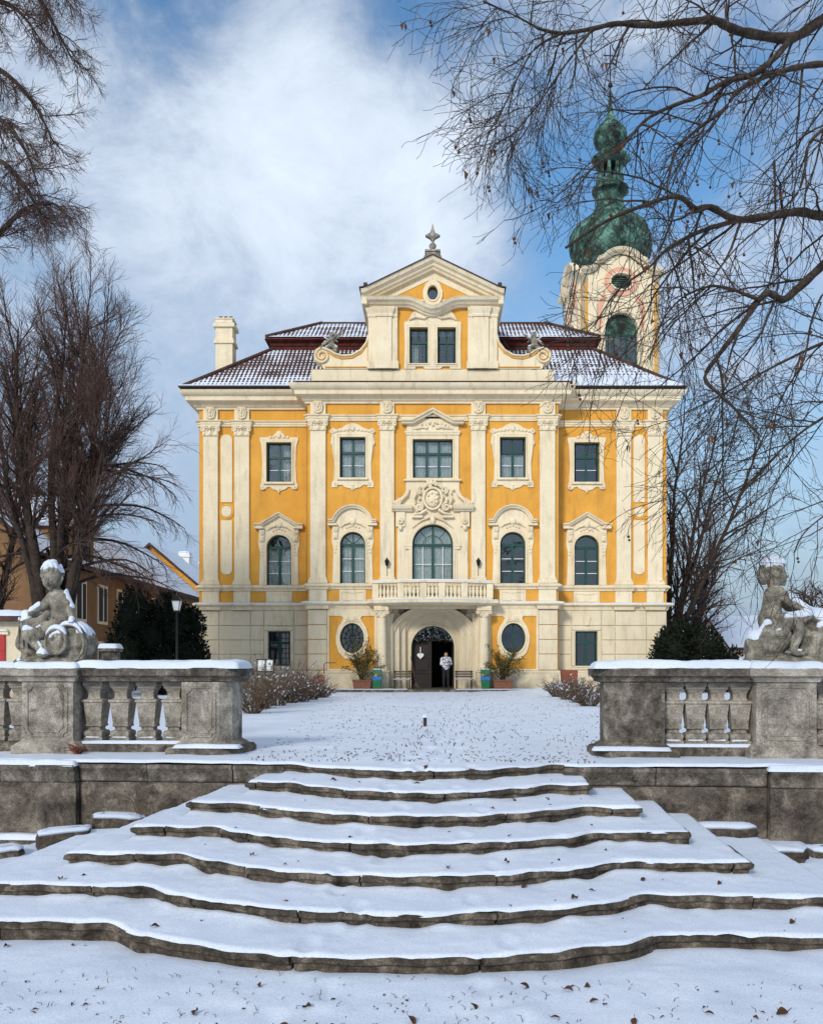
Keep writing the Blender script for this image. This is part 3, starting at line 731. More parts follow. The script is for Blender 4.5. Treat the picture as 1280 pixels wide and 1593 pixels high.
def snow_from(co, q, nzmin=0.5, th=0.04, zmin=0.0, keep=None):
    n = np.cross(co[q[:, 2]]-co[q[:, 0]], co[q[:, 3]]-co[q[:, 1]]); n /= np.maximum(np.linalg.norm(n, axis=1, keepdims=True), 1e-9)
    vn = np.zeros_like(co)
    for i in range(4): np.add.at(vn, q[:, i], n)
    vn /= np.maximum(np.linalg.norm(vn, axis=1, keepdims=True), 1e-9)
    lim = nzmin + 0.25*fbm(co[:, 0]*9, co[:, 1]*9+co[:, 2]*7, 3)
    # a point sheltered by stone above it stays bare
    cell = {}
    key = np.floor(co[:, :2]/0.02).astype(int)
    for i, kk in enumerate(map(tuple, key)): cell[kk] = max(cell.get(kk, -9), co[i, 2])
    topz = np.array([max(cell.get((a+i, b+j), -9) for i in (-1, 0, 1) for j in (-1, 0, 1)) for a, b in key])
    open_ = (topz-co[:, 2]) < 0.13
    hgt = th*sstep(lim-0.05, lim+0.35, vn[:, 2])*open_*(co[:, 2] > zmin)
    if keep is not None: hgt = hgt*keep(co)
    for _ in range(4):                                  # even the drift out
        acc_ = np.zeros(len(co)); cn = np.zeros(len(co)); mean = hgt[q].mean(1)
        for i in range(4): np.add.at(acc_, q[:, i], mean); np.add.at(cn, q[:, i], 1)
        hgt = acc_/np.maximum(cn, 1)
    hgt = np.where(hgt < .12*th, 0, hgt)
    sel = (hgt[q] > 0.002).any(1)
    used = np.unique(q[sel]); mp = -np.ones(len(co), int); mp[used] = np.arange(len(used))
    c2 = co[used] + vn[used]*0.004*(hgt[used] > 0.002)[:, None] - vn[used]*0.01*(hgt[used] <= 0.002)[:, None] + np.stack([0*hgt[used], 0*hgt[used], hgt[used]], -1)
    return c2, mp[q[sel]]

# left child, crouching over a cloth and a carved drum
def putto_head(c, face, s):                             # face: unit direction the child looks, s: head radius
    c = np.array(c); f = np.array(face)/np.linalg.norm(face); sd_ = np.cross(f, (0, 0, 1)); sd_ /= np.linalg.norm(sd_); up = np.cross(sd_, f)
    P = lambda a, b, d: tuple(c + f*a*s + sd_*b*s + up*d*s)
    pr = [('e', tuple(c), (s*0.95, s*0.95, s*1.05), 0.01), ('e', P(0.25, 0, -0.35), (s*0.72, s*0.72, s*0.68), 0.03),
          ('e', P(0.62, 0.38, -0.38), (s*0.34,)*3, 0.03), ('e', P(0.62, -0.38, -0.38), (s*0.34,)*3, 0.03),
          ('e', P(0.85, 0, -0.78), (s*0.22,)*3, 0.03), ('c', P(0.93, 0, 0.0), P(1.05, 0, -0.24), s*0.10, s*0.14, 0.02),
          ('e', P(0.92, 0, -0.53), (s*0.19, s*0.19, s*0.10), 0.012), ('e', P(1.06, 0, -0.52), (s*0.2, s*0.2, s*0.025), -0.008),
          ('e', P(1.0, 0.36, -0.04), (s*0.24, s*0.24, s*0.17), -0.02), ('e', P(1.0, -0.36, -0.04), (s*0.24, s*0.24, s*0.17), -0.02),
          ('e', P(0.88, 0.33, -0.07), (s*0.12,)*3, 0.01), ('e', P(0.88, -0.33, -0.07), (s*0.12,)*3, 0.01),
          ('e', P(0.0, 0.98, -0.15), (s*0.14, s*0.14, s*0.24), 0.015), ('e', P(0.0, -0.98, -0.15), (s*0.14, s*0.14, s*0.24), 0.015)]
    rr = random.Random(6)
    for i in range(44):                                 # curls
        a = rr.uniform(-1, 1)*PI; e = rr.uniform(-0.25, 1.45)
        q = P(-math.cos(a)*math.cos(e)*0.93 if abs(a) < 2.0 or e > 0.65 else -0.5, math.sin(a)*math.cos(e)*0.95, math.sin(e)*0.98+0.05)
        pr.append(('e', q, (s*0.23, s*0.23, s*0.25), 0.007))
    return pr
pr = [('e', (0.05, 0.05, 0.03), (0.62, 0.36, 0.09), 0.02),
      ('c', (0.20, 0.04, 0.52), (0.17, 0.00, 0.90), 0.155, 0.125, 0.04), ('e', (0.22, 0.02, 0.60), (0.165, 0.15, 0.17), 0.05),
      ('c', (0.17, -0.01, 0.93), (0.12, -0.03, 1.06), 0.07, 0.065, 0.04),
      ('c', (0.27, 0.0, 0.93), (0.39, -0.02, 0.74), 0.075, 0.062, 0.03), ('c', (0.39, -0.02, 0.74), (0.44, -0.08, 0.60), 0.060, 0.045, 0.02), ('e', (0.45, -0.10, 0.58), (0.055, 0.06, 0.035), 0.02),
      ('c', (0.08, -0.03, 0.92), (0.00, -0.12, 0.80), 0.072, 0.060, 0.03), ('c', (0.00, -0.12, 0.80), (-0.13, -0.18, 0.70), 0.058, 0.045, 0.02), ('e', (-0.15, -0.19, 0.69), (0.06, 0.05, 0.04), 0.02),
      # legs: right thigh to the left knee, shin crossing back, and the far leg
      ('c', (0.18, -0.06, 0.48), (-0.20, -0.20, 0.40), 0.135, 0.105, 0.04), ('c', (-0.20, -0.20, 0.40), (0.02, -0.27, 0.20), 0.098, 0.058, 0.03), ('c', (0.02, -0.27, 0.18), (0.09, -0.33, 0.13), 0.05, 0.04, 0.02), ('e', (0.09, -0.34, 0.12), (0.085, 0.05, 0.04), 0.02),
      ('c', (0.12, 0.05, 0.46), (-0.32, 0.0, 0.42), 0.12, 0.10, 0.04), ('c', (-0.32, 0.0, 0.42), (-0.30, -0.02, 0.15), 0.09, 0.06, 0.03), ('e', (-0.30, -0.08, 0.10), (0.06, 0.10, 0.045), 0.02),
      # cloth bundle
      ('e', (-0.20, -0.02, 0.55), (0.24, 0.17, 0.14), 0.04), ('c', (-0.36, -0.02, 0.62), (-0.42, 0.0, 0.28), 0.08, 0.10, 0.05), ('c', (-0.42, 0.0, 0.28), (-0.26, 0.05, 0.10), 0.10, 0.09, 0.05), ('c', (-0.05, -0.16, 0.58), (0.06, -0.12, 0.68), 0.06, 0.05, 0.03),
      ('c', (-0.12, -0.19, 0.50), (-0.06, -0.2, 0.42), 0.06, 0.04, 0.02),
      # drum with carved disc
      ('e', (0.42, 0.06, 0.27), (0.30, 0.26, 0.29), 0.03), ('d', (0.27, -0.19, 0.30), 0.175, 0.05, 0.02), ('t', (0.27, -0.25, 0.30), 0.165, 0.022, 0.01), ('t', (0.27, -0.25, 0.30), 0.10, 0.016, 0.01),
      ('t', (0.32, -0.26, 0.36), 0.045, 0.018, 0.01), ('e', (0.24, -0.26, 0.26), (0.05, 0.03, 0.04), 0.01), ('e', (0.20, -0.26, 0.34), (0.03, 0.03, 0.03), 0.01)]
for i in range(5):                                      # ribs of the drum
    a = R(-60+32*i); pr.append(('t', (0.42+0.02*i, -0.16+0.09*i, 0.27), 0.255+0.012*i-0.006*i*i, 0.02, 0.015))
for i in range(9): pr.append(('e', (0.27+0.075*math.cos(i*0.7), -0.255, 0.30+0.075*math.sin(i*0.7)), (0.022, 0.025, 0.03), 0.008))
for f_ in range(4): pr += [('c', (0.44+.018*f_, -.14, .575), (0.45+.020*f_, -.19, .555), .012, .009, .004), ('c', (-.17, -.20-.004*f_, .71-.018*f_), (-.215, -.205, .695-.018*f_), .012, .009, .004)]
for f_ in range(5): pr += [('e', (.165-.006*f_, -.345-.018*f_+.036, .115), (.022, .013, .016), .004), ('e', (-.335+.018*f_, -.185, .085), (.013, .022, .016), .004)]
pr += [('e', (.16, -.135, .62), (.018, .03, .018), -.012), ('c', (.10, -.15, .50), (.26, -.14, .50), .012, .012, -.012), ('c', (.08, -.16, .76), (.24, -.15, .78), .010, .010, -.02)]
for f_ in range(6): pr.append(('c', (-.40+.055*f_, -.14-.01*f_, .60-.02*f_), (-.43+.075*f_, -.10, .22), .012, .016, .008))
pr += putto_head((0.10, -0.04, 1.19), (-0.05, -0.90, -0.36), 0.158)
LS = sw(-5.24, 2.02, 1.20)
t = thing('statue', 'weathered stone child statue crouching over a cloth and carved drum, snow on its head', 'statue', LS, YAW, 'child statues on the balustrades'); t.scale = (.85, .95, 1.0)
co, q = sdf(pr, (-0.62, -0.45, -0.08), (0.82, 0.42, 1.42), 0.0095, 0.0015)
np_mesh('figure', co, q, 'statue', t)
c2, q2 = snow_from(co, q, 0.42, 0.038, 0.02, lambda c: 1.0-((c[:, 2] > 1.05) & (c[:, 2] < 1.25))); stuff(np_mesh('snow_cap', c2, q2, 'snow', t))

pr = [('e', (0.10, 0.05, 0.02), (0.72, 0.34, 0.10), 0.02),
      ('c', (-0.22, 0.02, 0.56), (-0.20, 0.0, 0.86), 0.135, 0.115, 0.04), ('e', (-0.22, 0.02, 0.55), (0.16, 0.16, 0.15), 0.05), ('c', (-0.20, 0.0, 0.9), (-0.19, -0.01, 1.02), 0.062, 0.06, 0.03),
      ('c', (-0.13, -0.08, 0.90), (0.02, -0.12, 0.76), 0.066, 0.055, 0.03), ('c', (0.02, -0.12, 0.76), (0.19, -0.12, 0.66), 0.052, 0.040, 0.02), ('e', (0.22, -0.12, 0.64), (0.055, 0.045, 0.03), 0.02),
      ('c', (-0.15, 0.12, 0.88), (0.05, 0.16, 0.72), 0.066, 0.052, 0.03), ('c', (0.05, 0.16, 0.72), (0.28, 0.12, 0.66), 0.05, 0.04, 0.02),
      ('c', (-0.18, -0.10, 0.50), (0.18, -0.16, 0.55), 0.125, 0.10, 0.04), ('c', (0.18, -0.16, 0.55), (0.05, -0.2, 0.30), 0.09, 0.062, 0.03), ('c', (0.05, -0.2, 0.30), (0.00, -0.22, 0.18), 0.06, 0.05, 0.02), ('e', (0.06, -0.26, 0.14), (0.10, 0.05, 0.045), 0.02),
      ('c', (-0.16, 0.10, 0.50), (0.15, 0.12, 0.50), 0.12, 0.10, 0.04), ('c', (0.15, 0.12, 0.5), (0.12, 0.10, 0.2), 0.085, 0.06, 0.03),
      # rock and cloth under the child
      ('e', (-0.20, 0.0, 0.30), (0.24, 0.22, 0.20), 0.05), ('e', (-0.44, -0.02, 0.20), (0.13, 0.18, 0.20), 0.04), ('e', (-0.16, -0.17, 0.37), (0.15, 0.09, 0.09), 0.02), ('e', (-0.45, -0.1, 0.08), (0.12, 0.12, 0.10), 0.03),
      ('c', (-0.30, -0.16, 0.46), (-0.40, -0.14, 0.28), 0.07, 0.06, 0.04),
      # big shell at the right
      ('e', (0.40, 0.0, 0.34), (0.33, 0.26, 0.30), 0.04), ('c', (0.25, -0.05, 0.58), (0.62, -0.02, 0.50), 0.09, 0.10, 0.05), ('c', (0.18, -0.12, 0.12), (0.55, -0.16, 0.10), 0.10, 0.12, 0.04),
      ('e', (0.27, -0.24, 0.48), (0.13, 0.10, 0.07), -0.03), ('c', (0.36, -0.24, 0.50), (0.44, -0.24, 0.30), 0.045, 0.04, -0.02)]
for i in range(8): pr.append(('c', (0.30+0.06*i, -0.27+0.01*abs(i-3), 0.05), (0.32+0.045*i, -0.23, 0.5-0.02*abs(i-3)), 0.018, 0.03, 0.012))
for f_ in range(4): pr += [('c', (.24, -.145+.022*f_, .64), (.29, -.15+.022*f_, .615), .011, .009, .004)]
for f_ in range(5): pr += [('e', (.145-.004*f_, -.295+.018*f_, .135), (.022, .012, .016), .004)]
pr += [('e', (-.31, .0, 1.12), (.085, .12, .13), .02), ('e', (-.25, .0, 1.21), (.12, .13, .10), .02)]
pr += putto_head((-0.185, -0.02, 1.135), (0.97, -0.12, -0.06), 0.152)
RSt = sw(4.68, 2.00, 1.20)
t = thing('statue', 'dark stone child statue seated in profile beside a shell, at the right edge', 'statue', RSt, YAW, 'child statues on the balustrades'); t.scale = (.98, .95, 1.03)
co, q = sdf(pr, (-0.66, -0.45, -0.08), (0.84, 0.42, 1.36), 0.0095, 0.0015)
np_mesh('figure', co, q, 'statue', t)
c2, q2 = snow_from(co, q, 0.34, 0.042, 0.02, lambda c: 1.0-((c[:, 2] > 1.0) & (c[:, 2] < 1.20))); stuff(np_mesh('snow_cap', c2, q2, 'snow', t))

# ------------------------------------------------------------------ the palace (local frame: x from its middle, y = 0 the front of the centre block, z up from the snow)
pal = thing('palace', 'yellow and cream baroque palace with tiled roof and tall central gable', 'palace', (-0.21, 42.0, 0))
WX, RX, WYY, BY = 11.16, 5.85, 1.0, 11.4
FP = [(-WX, BY), (-WX, WYY), (-RX, WYY), (-RX, 0), (RX, 0), (RX, WYY), (WX, WYY), (WX, BY)]
PILW = [(-10.59, .35), (-9.10, .35), (9.10, .35), (10.59, .35)]
PILR = [(-5.34, .36), (-2.12, .33), (2.12, .33), (5.34, .36)]
def broken(extra, bump=0.13):                           # footprint with small breaks round every pilaster
    p = [(-WX, BY), (-WX, WYY)]
    def bumps(lst, y):
        o = []
        for cx, hw in lst:
            a, b = cx-hw-extra, cx+hw+extra; o += [(a, y), (a, y-bump), (b, y-bump), (b, y)]
        return o
    p += bumps(PILW[:2], WYY) + [(-RX, WYY), (-RX, 0)] + bumps(PILR, 0) + [(RX, 0), (RX, WYY)] + bumps(PILW[2:], WYY) + [(WX, WYY), (WX, BY)]
    return p
def mould(name, prof, material='cream', path=None, smooth=30):
    return MB().plan(path or FP, prof).build(name, material, pal, smooth=smooth)
WIN_U = [(-7.34, 1), (-3.73, 0), (3.73, 0), (7.34, 1)]  # window axes, 1 = wing
def wy(w): return WYY if w else 0.0
UZ0, UZ1, UHW = 9.95, 11.84, .60
AZ0, AZS, AHW = 4.95, 6.83, .59
def ellipse(cx, cz, a, b, n=28): return [(cx+a*math.cos(2*PI*i/n), cz+b*math.sin(2*PI*i/n)) for i in range(n)]
def rct(x0, x1, z0, z1): return [(x0, z0), (x1, z0), (x1, z1), (x0, z1)]
# --- walls with real openings
def wall(name, x0, x1, y, z0, z1, holes, material, th=0.35):
    return MB().prism(rct(x0, x1, z0, z1), y, y+th, holes, back=True).build(name, material, pal)
for sx in (-1, 1):
    a, b = sorted((sx*RX, sx*WX)); cx = sx*7.34
    wall('wing_wall', a, b, WYY, 3.9, 13.5, [rct(cx-UHW, cx+UHW, UZ0, UZ1), arch(cx, AHW, AZ0, AZS)], 'ochre')
    wall('wing_base', a, b, WYY, 0, 3.9, [rct(cx-.53, cx+.53, 1.17, 2.83)], 'cream_base')
    a, b = sorted((sx*WX, sx*(WX-.35)))
    MB().box(a, b, WYY+.352, BY, 0, 3.9).build('side_base', 'cream_base', pal)
    MB().box(a, b, WYY+.352, BY, 3.902, 13.5).build('side_wall', 'ochre', pal)
    a, b = sorted((sx*RX, sx*(RX-.35)))
    MB().box(a, b, .352, WYY+.3, 0, 13.5).build('centre_return', 'ochre', pal)
wall('centre_wall', -RX, RX, 0, 3.9, 13.5, [rct(-3.73-UHW, -3.73+UHW, UZ0, UZ1), rct(3.73-UHW, 3.73+UHW, UZ0, UZ1), arch(-3.73, AHW, AZ0, AZS), arch(3.73, AHW, AZ0, AZS),
     rct(-.93, .93, 9.93, 11.74), arch(0, .95, 4.2, 6.82, 20)], 'ochre')
DHW, DZ, DS = 1.02, 0.12, 2.04                          # doorway
for sx in (-1, 1):
    a, b = sorted((sx*2.0, sx*RX)); wall('centre_base', a, b, 0, 0, 3.9, [ellipse(sx*3.76, 2.46, .56, .70)], 'ochre')
MB().box(-WX, WX, BY, BY+.35, 0, 13.5).build('back_wall', 'cream', pal)
MB().box(-WX+.4, WX-.4, 1.4, BY-.05, 3.88, 4.1).build('floor_slab', 'dark', pal)
MB().box(-WX+.4, WX-.4, 1.4, BY-.05, 8.6, 8.8).build('floor_slab', 'dark', pal)
MB().box(-WX+.4, WX-.4, 1.4, BY-.05, 12.7, 12.9).build('floor_slab', 'dark', pal)
# --- plinth, string course, sill band, architrave, cornice
BFP = broken(0.05)
for a, b in (((-WX, BY), (-2.02, 0)), ((2.02, 0), (WX, BY))):
    pts = [(-WX, BY), (-WX, WYY), (-RX, WYY), (-RX, 0), (-2.75, 0)] if a[0] < 0 else [(2.75, 0), (RX, 0), (RX, WYY), (WX, WYY), (WX, BY)]
    mould('plinth', [(-.02, 0), (.16, 0), (.16, .72), (.12, .80), (.14, .86), (.06, .95), (-.02, .96)], 'cream_base', pts)
mould('string_course', [(-.05, 3.82), (.05, 3.82), (.09, 3.90), (.10, 3.97), (.22, 4.03), (.26, 4.06), (.26, 4.12), (.16, 4.15), (-.05, 4.16)], path=BFP)
mould('snow_line', [(.02, 4.152), (.25, 4.122), (.245, 4.15), (.14, 4.18), (.02, 4.19)], 'snow', BFP)
mould('sill_band', [(-.05, 4.74), (.05, 4.74), (.07, 4.82), (.15, 4.88), (.17, 4.94), (.12, 4.97), (.05, 5.02), (-.05, 5.02)], path=BFP)
mould('architrave', [(-.05, 12.60), (.06, 12.60), (.06, 12.68), (.09, 12.69), (.09, 12.77), (.15, 12.81), (.16, 12.86), (-.05, 12.88)], path=BFP)
MB().plan([p for p in FP], [(-.1, 13.40), (.10, 13.40), (.12, 13.48), (.20, 13.52), (.24, 13.62), (.28, 13.66), (.52, 13.72), (.54, 13.90), (.60, 13.93), (.72, 14.02), (.76, 14.10), (.78, 14.17), (-.1, 14.2)]).build('cornice', 'cream', pal, smooth=30)
# --- pilasters with capitals, pedestals and frieze blocks
def capital_mesh(hw):
    m = MB(); m.box(-hw-.10, hw+.10, -.24, 0, .39, .45); m.box(-hw-.02, hw+.02, -.17, 0, 0, .39)
    for s in (-1, 1):
        m.tube(spiral((s*(hw+.02), .27), .115, .02, 90, 1.6*s, 22, -.20), .035, 6)
        m.tube([(s*(hw+.10), -.20, .37), (s*.18, -.21, .34), (0, -.22, .30)], [.045, .035, .03], 6)
        for k in range(2): m.ball((s*(hw*.85-.26*k), -.18, .08), (.08, .05, .11), 8, 5)
    m.ball((0, -.24, .36), (.09, .05, .08), 8, 5); m.ball((0, -.18, .1), (.09, .06, .12), 8, 5)
    for k in range(5): m.ball((-hw*.75+k*hw*.375, -.2, .24), (.045, .04, .045), 6, 4)
    m.tube([(-hw-.03, -.17, .0), (hw+.03, -.17, .0)], .035, 6)
    return m.mesh('capital', M['cream'], 40)
def console_mesh(hw):
    m = MB(); m.box(-hw, hw, -.14, 0, 0, .50)
    m.prism([(-.19, .12), (0, .03), (.19, .12), (.25, .44), (.17, .60), (-.17, .60), (-.25, .44)], -.24, -.13)
    for s in (-1, 1): m.tube(spiral((s*.14, .5), .08, .02, 90, 1.3*s, 14, -.26), .032, 5); m.tube([(s*.16, -.25, .42), (s*.09, -.26, .15)], [.04, .025], 5)
    m.ball((0, -.25, .40), (.07, .06, .12), 8, 5); m.ball((0, -.25, .2), (.05, .05, .08), 8, 5)
    return m.mesh('console', M['cream'], 40)
CAPM = {h: capital_mesh(h) for h in (.35, .36, .33)}; CONM = {h: console_mesh(h) for h in (.35, .36, .33)}
for lst, y in ((PILW, WYY), (PILR, 0.0)):
    for cx, h in lst:
        m = MB().box(cx-h, cx+h, y-.14, y+.02, 5.02, 12.19)
        for z0, z1, e in ((5.022, 5.16, .09), (5.162, 5.24, .05), (5.242, 5.31, .025)): m.box(cx-h-e, cx+h+e, y-.14-e, y+.02, z0, z1)
        p = m.build('pilaster', 'cream', pal, bevel=.012)
        MB().box(cx-h-.05, cx+h+.05, y-.13, y+.02, 4.16, 4.74).build('pedestal', 'cream', p, bevel=.01)
        link('capital', CAPM[h], p, None, (cx, y, 12.16)); link('console', CONM[h], p, None, (cx, y, 12.885))
for sx in (-1, 1):                                      # slim panels with a medallion between the wing pilasters
    cx = sx*9.845
    o = arch(cx, .27, 5.45, 8.18, 10, .05)
    top = [(cx-.27, 8.98), (cx+.27, 8.98), (cx+.27, 11.98)] + arc(cx, 11.98, .27, 0, 180, 10, .24)[1:]
    low = [(cx-.27, 5.75)] + arc(cx, 5.75, .27, 180, 360, 10, .22)[1:-1] + [(cx+.27, 5.75), (cx+.27, 8.12), (cx-.27, 8.12)]
    MB().prism(top, WYY-.05, WYY+.01).build('slim_panel', 'cream', pal, bevel=.012)
    MB().prism(low, WYY-.05, WYY+.01).build('slim_panel', 'cream', pal, bevel=.012)
    MB().prism(ellipse(cx, 8.55, .25, .27), WYY-.06, WYY+.01).build('medallion', 'cream', pal, bevel=.012)
    m = MB().sweep(ellipse(cx, 8.55, .30, .32), [(.03, WYY), (.03, WYY-.04), (-.04, WYY-.04), (-.04, WYY)], True); m.build('medallion_ring', 'gold', pal)
    x = sx*11.07; a, b = sorted((sx*10.98, sx*11.12))
for cx, w in WIN_U:                                     # cream aprons under the windows
    y = wy(w); m = MB().box(cx-.62, cx+.62, y-.05, y+.01, 4.18, 4.72)
    ap = m.build('window_apron', 'cream', pal, bevel=.01)
    m = MB().sweep([(cx-.5, 4.28), (cx-.2, 4.24), (cx, 4.30), (cx+.2, 4.24), (cx+.5, 4.28), (cx+.5, 4.62), (cx, 4.56), (cx-.5, 4.62)], [(0, y-.05), (0, y-.08), (-.03, y-.08), (-.03, y-.05)], True)
    m.build('relief_frame', 'cream', ap)
# --- rusticated blocks of the ground floor
CZS = [.965, 1.72, 2.40, 3.09, 3.815]
def block(x0, x1, y, z0, z1):
    MB().box(x0+.012, x1-.012, y-.055, y+.02, z0+.015, z1-.015).build('stone_block', 'cream_base', pal, bevel=.018)
for sx in (-1, 1):
    for i in range(4):
        z0, z1 = CZS[i], CZS[i+1]
        segs = [(5.98, 6.62), (6.62, 8.06), (8.06, 8.70), (8.70, 10.2), (10.2, 11.14)]
        for k, (a, b) in enumerate(segs):
            if k == 1 and i < 3:
                if i == 2: z0b = 2.98; continue_ = True
                continue
            x0, x1 = sorted((sx*a, sx*b)); block(x0, x1, WYY, z0, z1)
        x0, x1 = sorted((sx*4.93, sx*5.83)); block(x0, x1, 0, z0, z1)
    for zz0, zz1 in ((2.86, 3.075),):
        x0, x1 = sorted((sx*6.62, sx*8.06)); block(x0, x1, WYY, zz0, zz1)
    x0, x1 = sorted((sx*6.62, sx*8.06)); block(x0, x1, WYY, .965, 1.12)
    for (a, b) in ((6.62, 6.79), (7.89, 8.06)):
        x0, x1 = sorted((sx*a, sx*b)); block(x0, x1, WYY, 1.15, 2.84)
    cx = sx*7.34
    MB().prism([(cx-.10, 3.10), (cx+.10, 3.10), (cx+.20, 3.5), (cx-.20, 3.5)], WYY-.11, WYY+.0).build('keystone', 'cream_base', pal, bevel=.015)
    MB().box(cx-.60, cx+.60, WYY-.09, WYY+.02, 1.10, 1.165).build('window_sill', 'cream_base', pal, bevel=.01)
    # cream frame and oval surround of the ochre panel
    a, b = sorted((sx*2.70, sx*4.92)); px0, px1 = sorted((sx*2.72, sx*4.83)); c0 = sx*3.76
    m = MB().prism(rct(a, b, .962, 3.82), -.045, .005, [rct(px0+.0, px1-.0, 1.02, 3.50)]); m.build('panel_frame', 'cream', pal, bevel=.008)
    half = [(0, 1.42), (.35, 1.52), (.62, 1.80), (.74, 2.2), (.76, 2.55), (.66, 2.95), (.46, 3.25), (.40, 3.40), (.50, 3.495), (0, 3.5)]
    ol = [(c0+x, z) for x, z in poly_mirror(half)]
    sr = MB().prism(ol, -.07, .005, [ellipse(c0, 2.46, .58, .72)]).build('oval_surround', 'cream', pal, bevel=.01)
    m = MB().sweep(ellipse(c0, 2.46, .60, .745), [(.035, -.05), (.035, -.11), (-.03, -.12), (-.05, -.05)], True); m.build('oval_moulding', 'cream', sr, smooth=40)
    m = MB(); m.ball((c0, -.1, 3.36), (.14, .07, .15), 10, 6)
    for s in (-1, 1): m.tube(spiral((c0+s*.2, 3.33), .11, .02, 90, 1.4*s, 16, -.10), .035, 5); m.tube([(c0+s*.28, -.09, 3.3), (c0+s*.42, -.09, 3.05), (c0+s*.5, -.08, 2.85)], [.05, .04, .02], 5)
    m.build('shell_ornament', 'cream', sr, smooth=60)

# --- windows: green frame with bars; every pane its own
RW = random.Random(12)
def bar(m, x0, x1, z0, z1, y, d=.06): m.box(x0, x1, y-d/2, y+d/2, z0, z1)
def pane(par, ol, y): return MB().prism(ol, y-.004, y+.004, back=True).build('pane', 'glass', par)
def curtain(par, x0, x1, z0, z1, y, material='curtain', gapm=0.0, seed=0):
    m = MB()
    if gapm:
        for a, b in ((x0, (x0+x1)/2-gapm), ((x0+x1)/2+gapm, x1)): m.grid(lambda u, v: (a+(b-a)*u, y+.04*math.sin(u*(b-a)*40+seed), z0+(z1-z0)*v), 26, 1)
    else: m.grid(lambda u, v: (x0+(x1-x0)*u, y+.035*math.sin(u*(x1-x0)*38+seed)+.02*math.sin(u*17+v*3), z0+(z1-z0)*v), 40, 3)
    return m.build('curtain', material, par, smooth=180)
def rect_window(cx, y, z0, z1, hw, cols, tr, rows, cur=None, seed=0, mull=.055):
    yy = y+.20; m = MB(); gb = MB()
    m.sweep(rct(cx-hw, cx+hw, z0, z1), [(0, yy-.05), (.075, yy-.05), (.075, yy+.05), (0, yy+.05)], True)
    zt = z0 + (z1-z0)*tr; bar(m, cx-hw+.07, cx+hw-.07, zt-.055, zt+.055, yy, .12)
    xs = [cx-hw+.07+(2*hw-.14)*i/cols for i in range(cols+1)]
    for x in xs[1:-1]: bar(m, x-mull, x+mull, z0+.07, zt-.056, yy, .10); bar(m, x-mull*.8, x+mull*.8, zt+.056, z1-.07, yy, .10)
    for i in range(cols):
        for r in range(1, rows): z = z0+.07+(zt-.055-z0-.07)*r/rows; bar(gb, xs[i]+.045, xs[i+1]-.045, z-.014, z+.014, yy-.015, .04)
    o = m.build('window', 'frame', pal, bevel=.006)
    if gb.v: gb.build('glazing_bar', 'white', o)
    for i in range(cols):
        pane(o, rct(xs[i]+.04, xs[i+1]-.04, zt+.05, z1-.065), yy)
        for r in range(rows):
            a = z0+.07+(zt-.055-z0-.07)*r/rows; b = z0+.07+(zt-.055-z0-.07)*(r+1)/rows
            pane(o, rct(xs[i]+.04, xs[i+1]-.04, a, b), yy+.001*r)
    if cur: curtain(o, cx-hw-.1, cx+hw+.1, z0-.05, z1+.05 if cur != 'low' else zt, yy+.10, 'curtain', 0.0 if cur != 'split' else .16, seed)
    return o
def arch_window(cx, y, z0, zs, hw, leaves, rows, sub, fan, cur=None, seed=0):
    yy = y+.20; m = MB(); gb = MB()
    m.sweep(arch(cx, hw, z0, zs, 20), [(0, yy-.05), (.075, yy-.05), (.075, yy+.05), (0, yy+.05)], True)
    bar(m, cx-hw+.07, cx+hw-.07, zs-.06, zs+.06, yy, .13); bar(m, cx-.06, cx+.06, z0+.07, zs-.061, yy, .11)
    zb = zs-.06; xs = [cx-hw+.07, cx-.055, cx+.055, cx+hw-.07]
    for (a, b) in ((xs[0], xs[1]), (xs[2], xs[3])):
        for r in range(1, rows): z = z0+.07+(zb-z0-.07)*r/rows; bar(gb, a+.0, b-.0, z-.015, z+.015, yy-.015, .04)
        for k in range(1, sub): x = a+(b-a)*k/sub; bar(gb, x-.015, x+.015, z0+.07, zb, yy-.01, .035)
    r1 = hw-.07
    if fan == 3:
        for an in (45, 90, 135): m.tube([(cx+.02*math.cos(R(an)), yy, zs+.05), (cx+r1*math.cos(R(an)), yy, zs+r1*math.sin(R(an)))], .02, 4)
    elif fan == 5:
        bar(m, cx-.045, cx+.045, zs+.06, zs+r1, yy, .09)
        m.sweep(arc(cx, zs, r1*.52, 0, 180, 14), [(.015, yy-.02), (-.015, yy-.02), (-.015, yy+.02), (.015, yy+.02)])
        for an in (48, 132): m.tube([(cx+r1*.52*math.cos(R(an)), yy, zs+r1*.52*math.sin(R(an))), (cx+r1*math.cos(R(an)), yy, zs+r1*math.sin(R(an)))], .017, 4)
    o = m.build('window', 'frame', pal, smooth=40)
    if gb.v: gb.build('glazing_bar', 'white', o)
    cuts = {0: (0, 180), 3: (0, 45, 90, 135, 180), 5: (0, 48, 90, 132, 180)}[fan]
    for a0, a1 in zip(cuts[:-1], cuts[1:]):
        pane(o, [(cx, zs+.05)] + arc(cx, zs, r1+.005, max(a0, 5), min(a1, 175), 7), yy)
    for (a, b) in ((xs[0], xs[1]), (xs[2], xs[3])):
        for k in range(sub):
            for r in range(rows):
                pane(o, rct(a+(b-a)*k/sub, a+(b-a)*(k+1)/sub, z0+.07+(zb-z0-.07)*r/rows, z0+.07+(zb-z0-.07)*(r+1)/rows), yy+.001*r)
    if cur: curtain(o, cx-hw-.1, cx+hw+.1, z0-.05, zs+hw if cur == 'full' else zs, yy+.10, 'curtain', 0.0 if cur != 'split' else .14, seed)
    return o
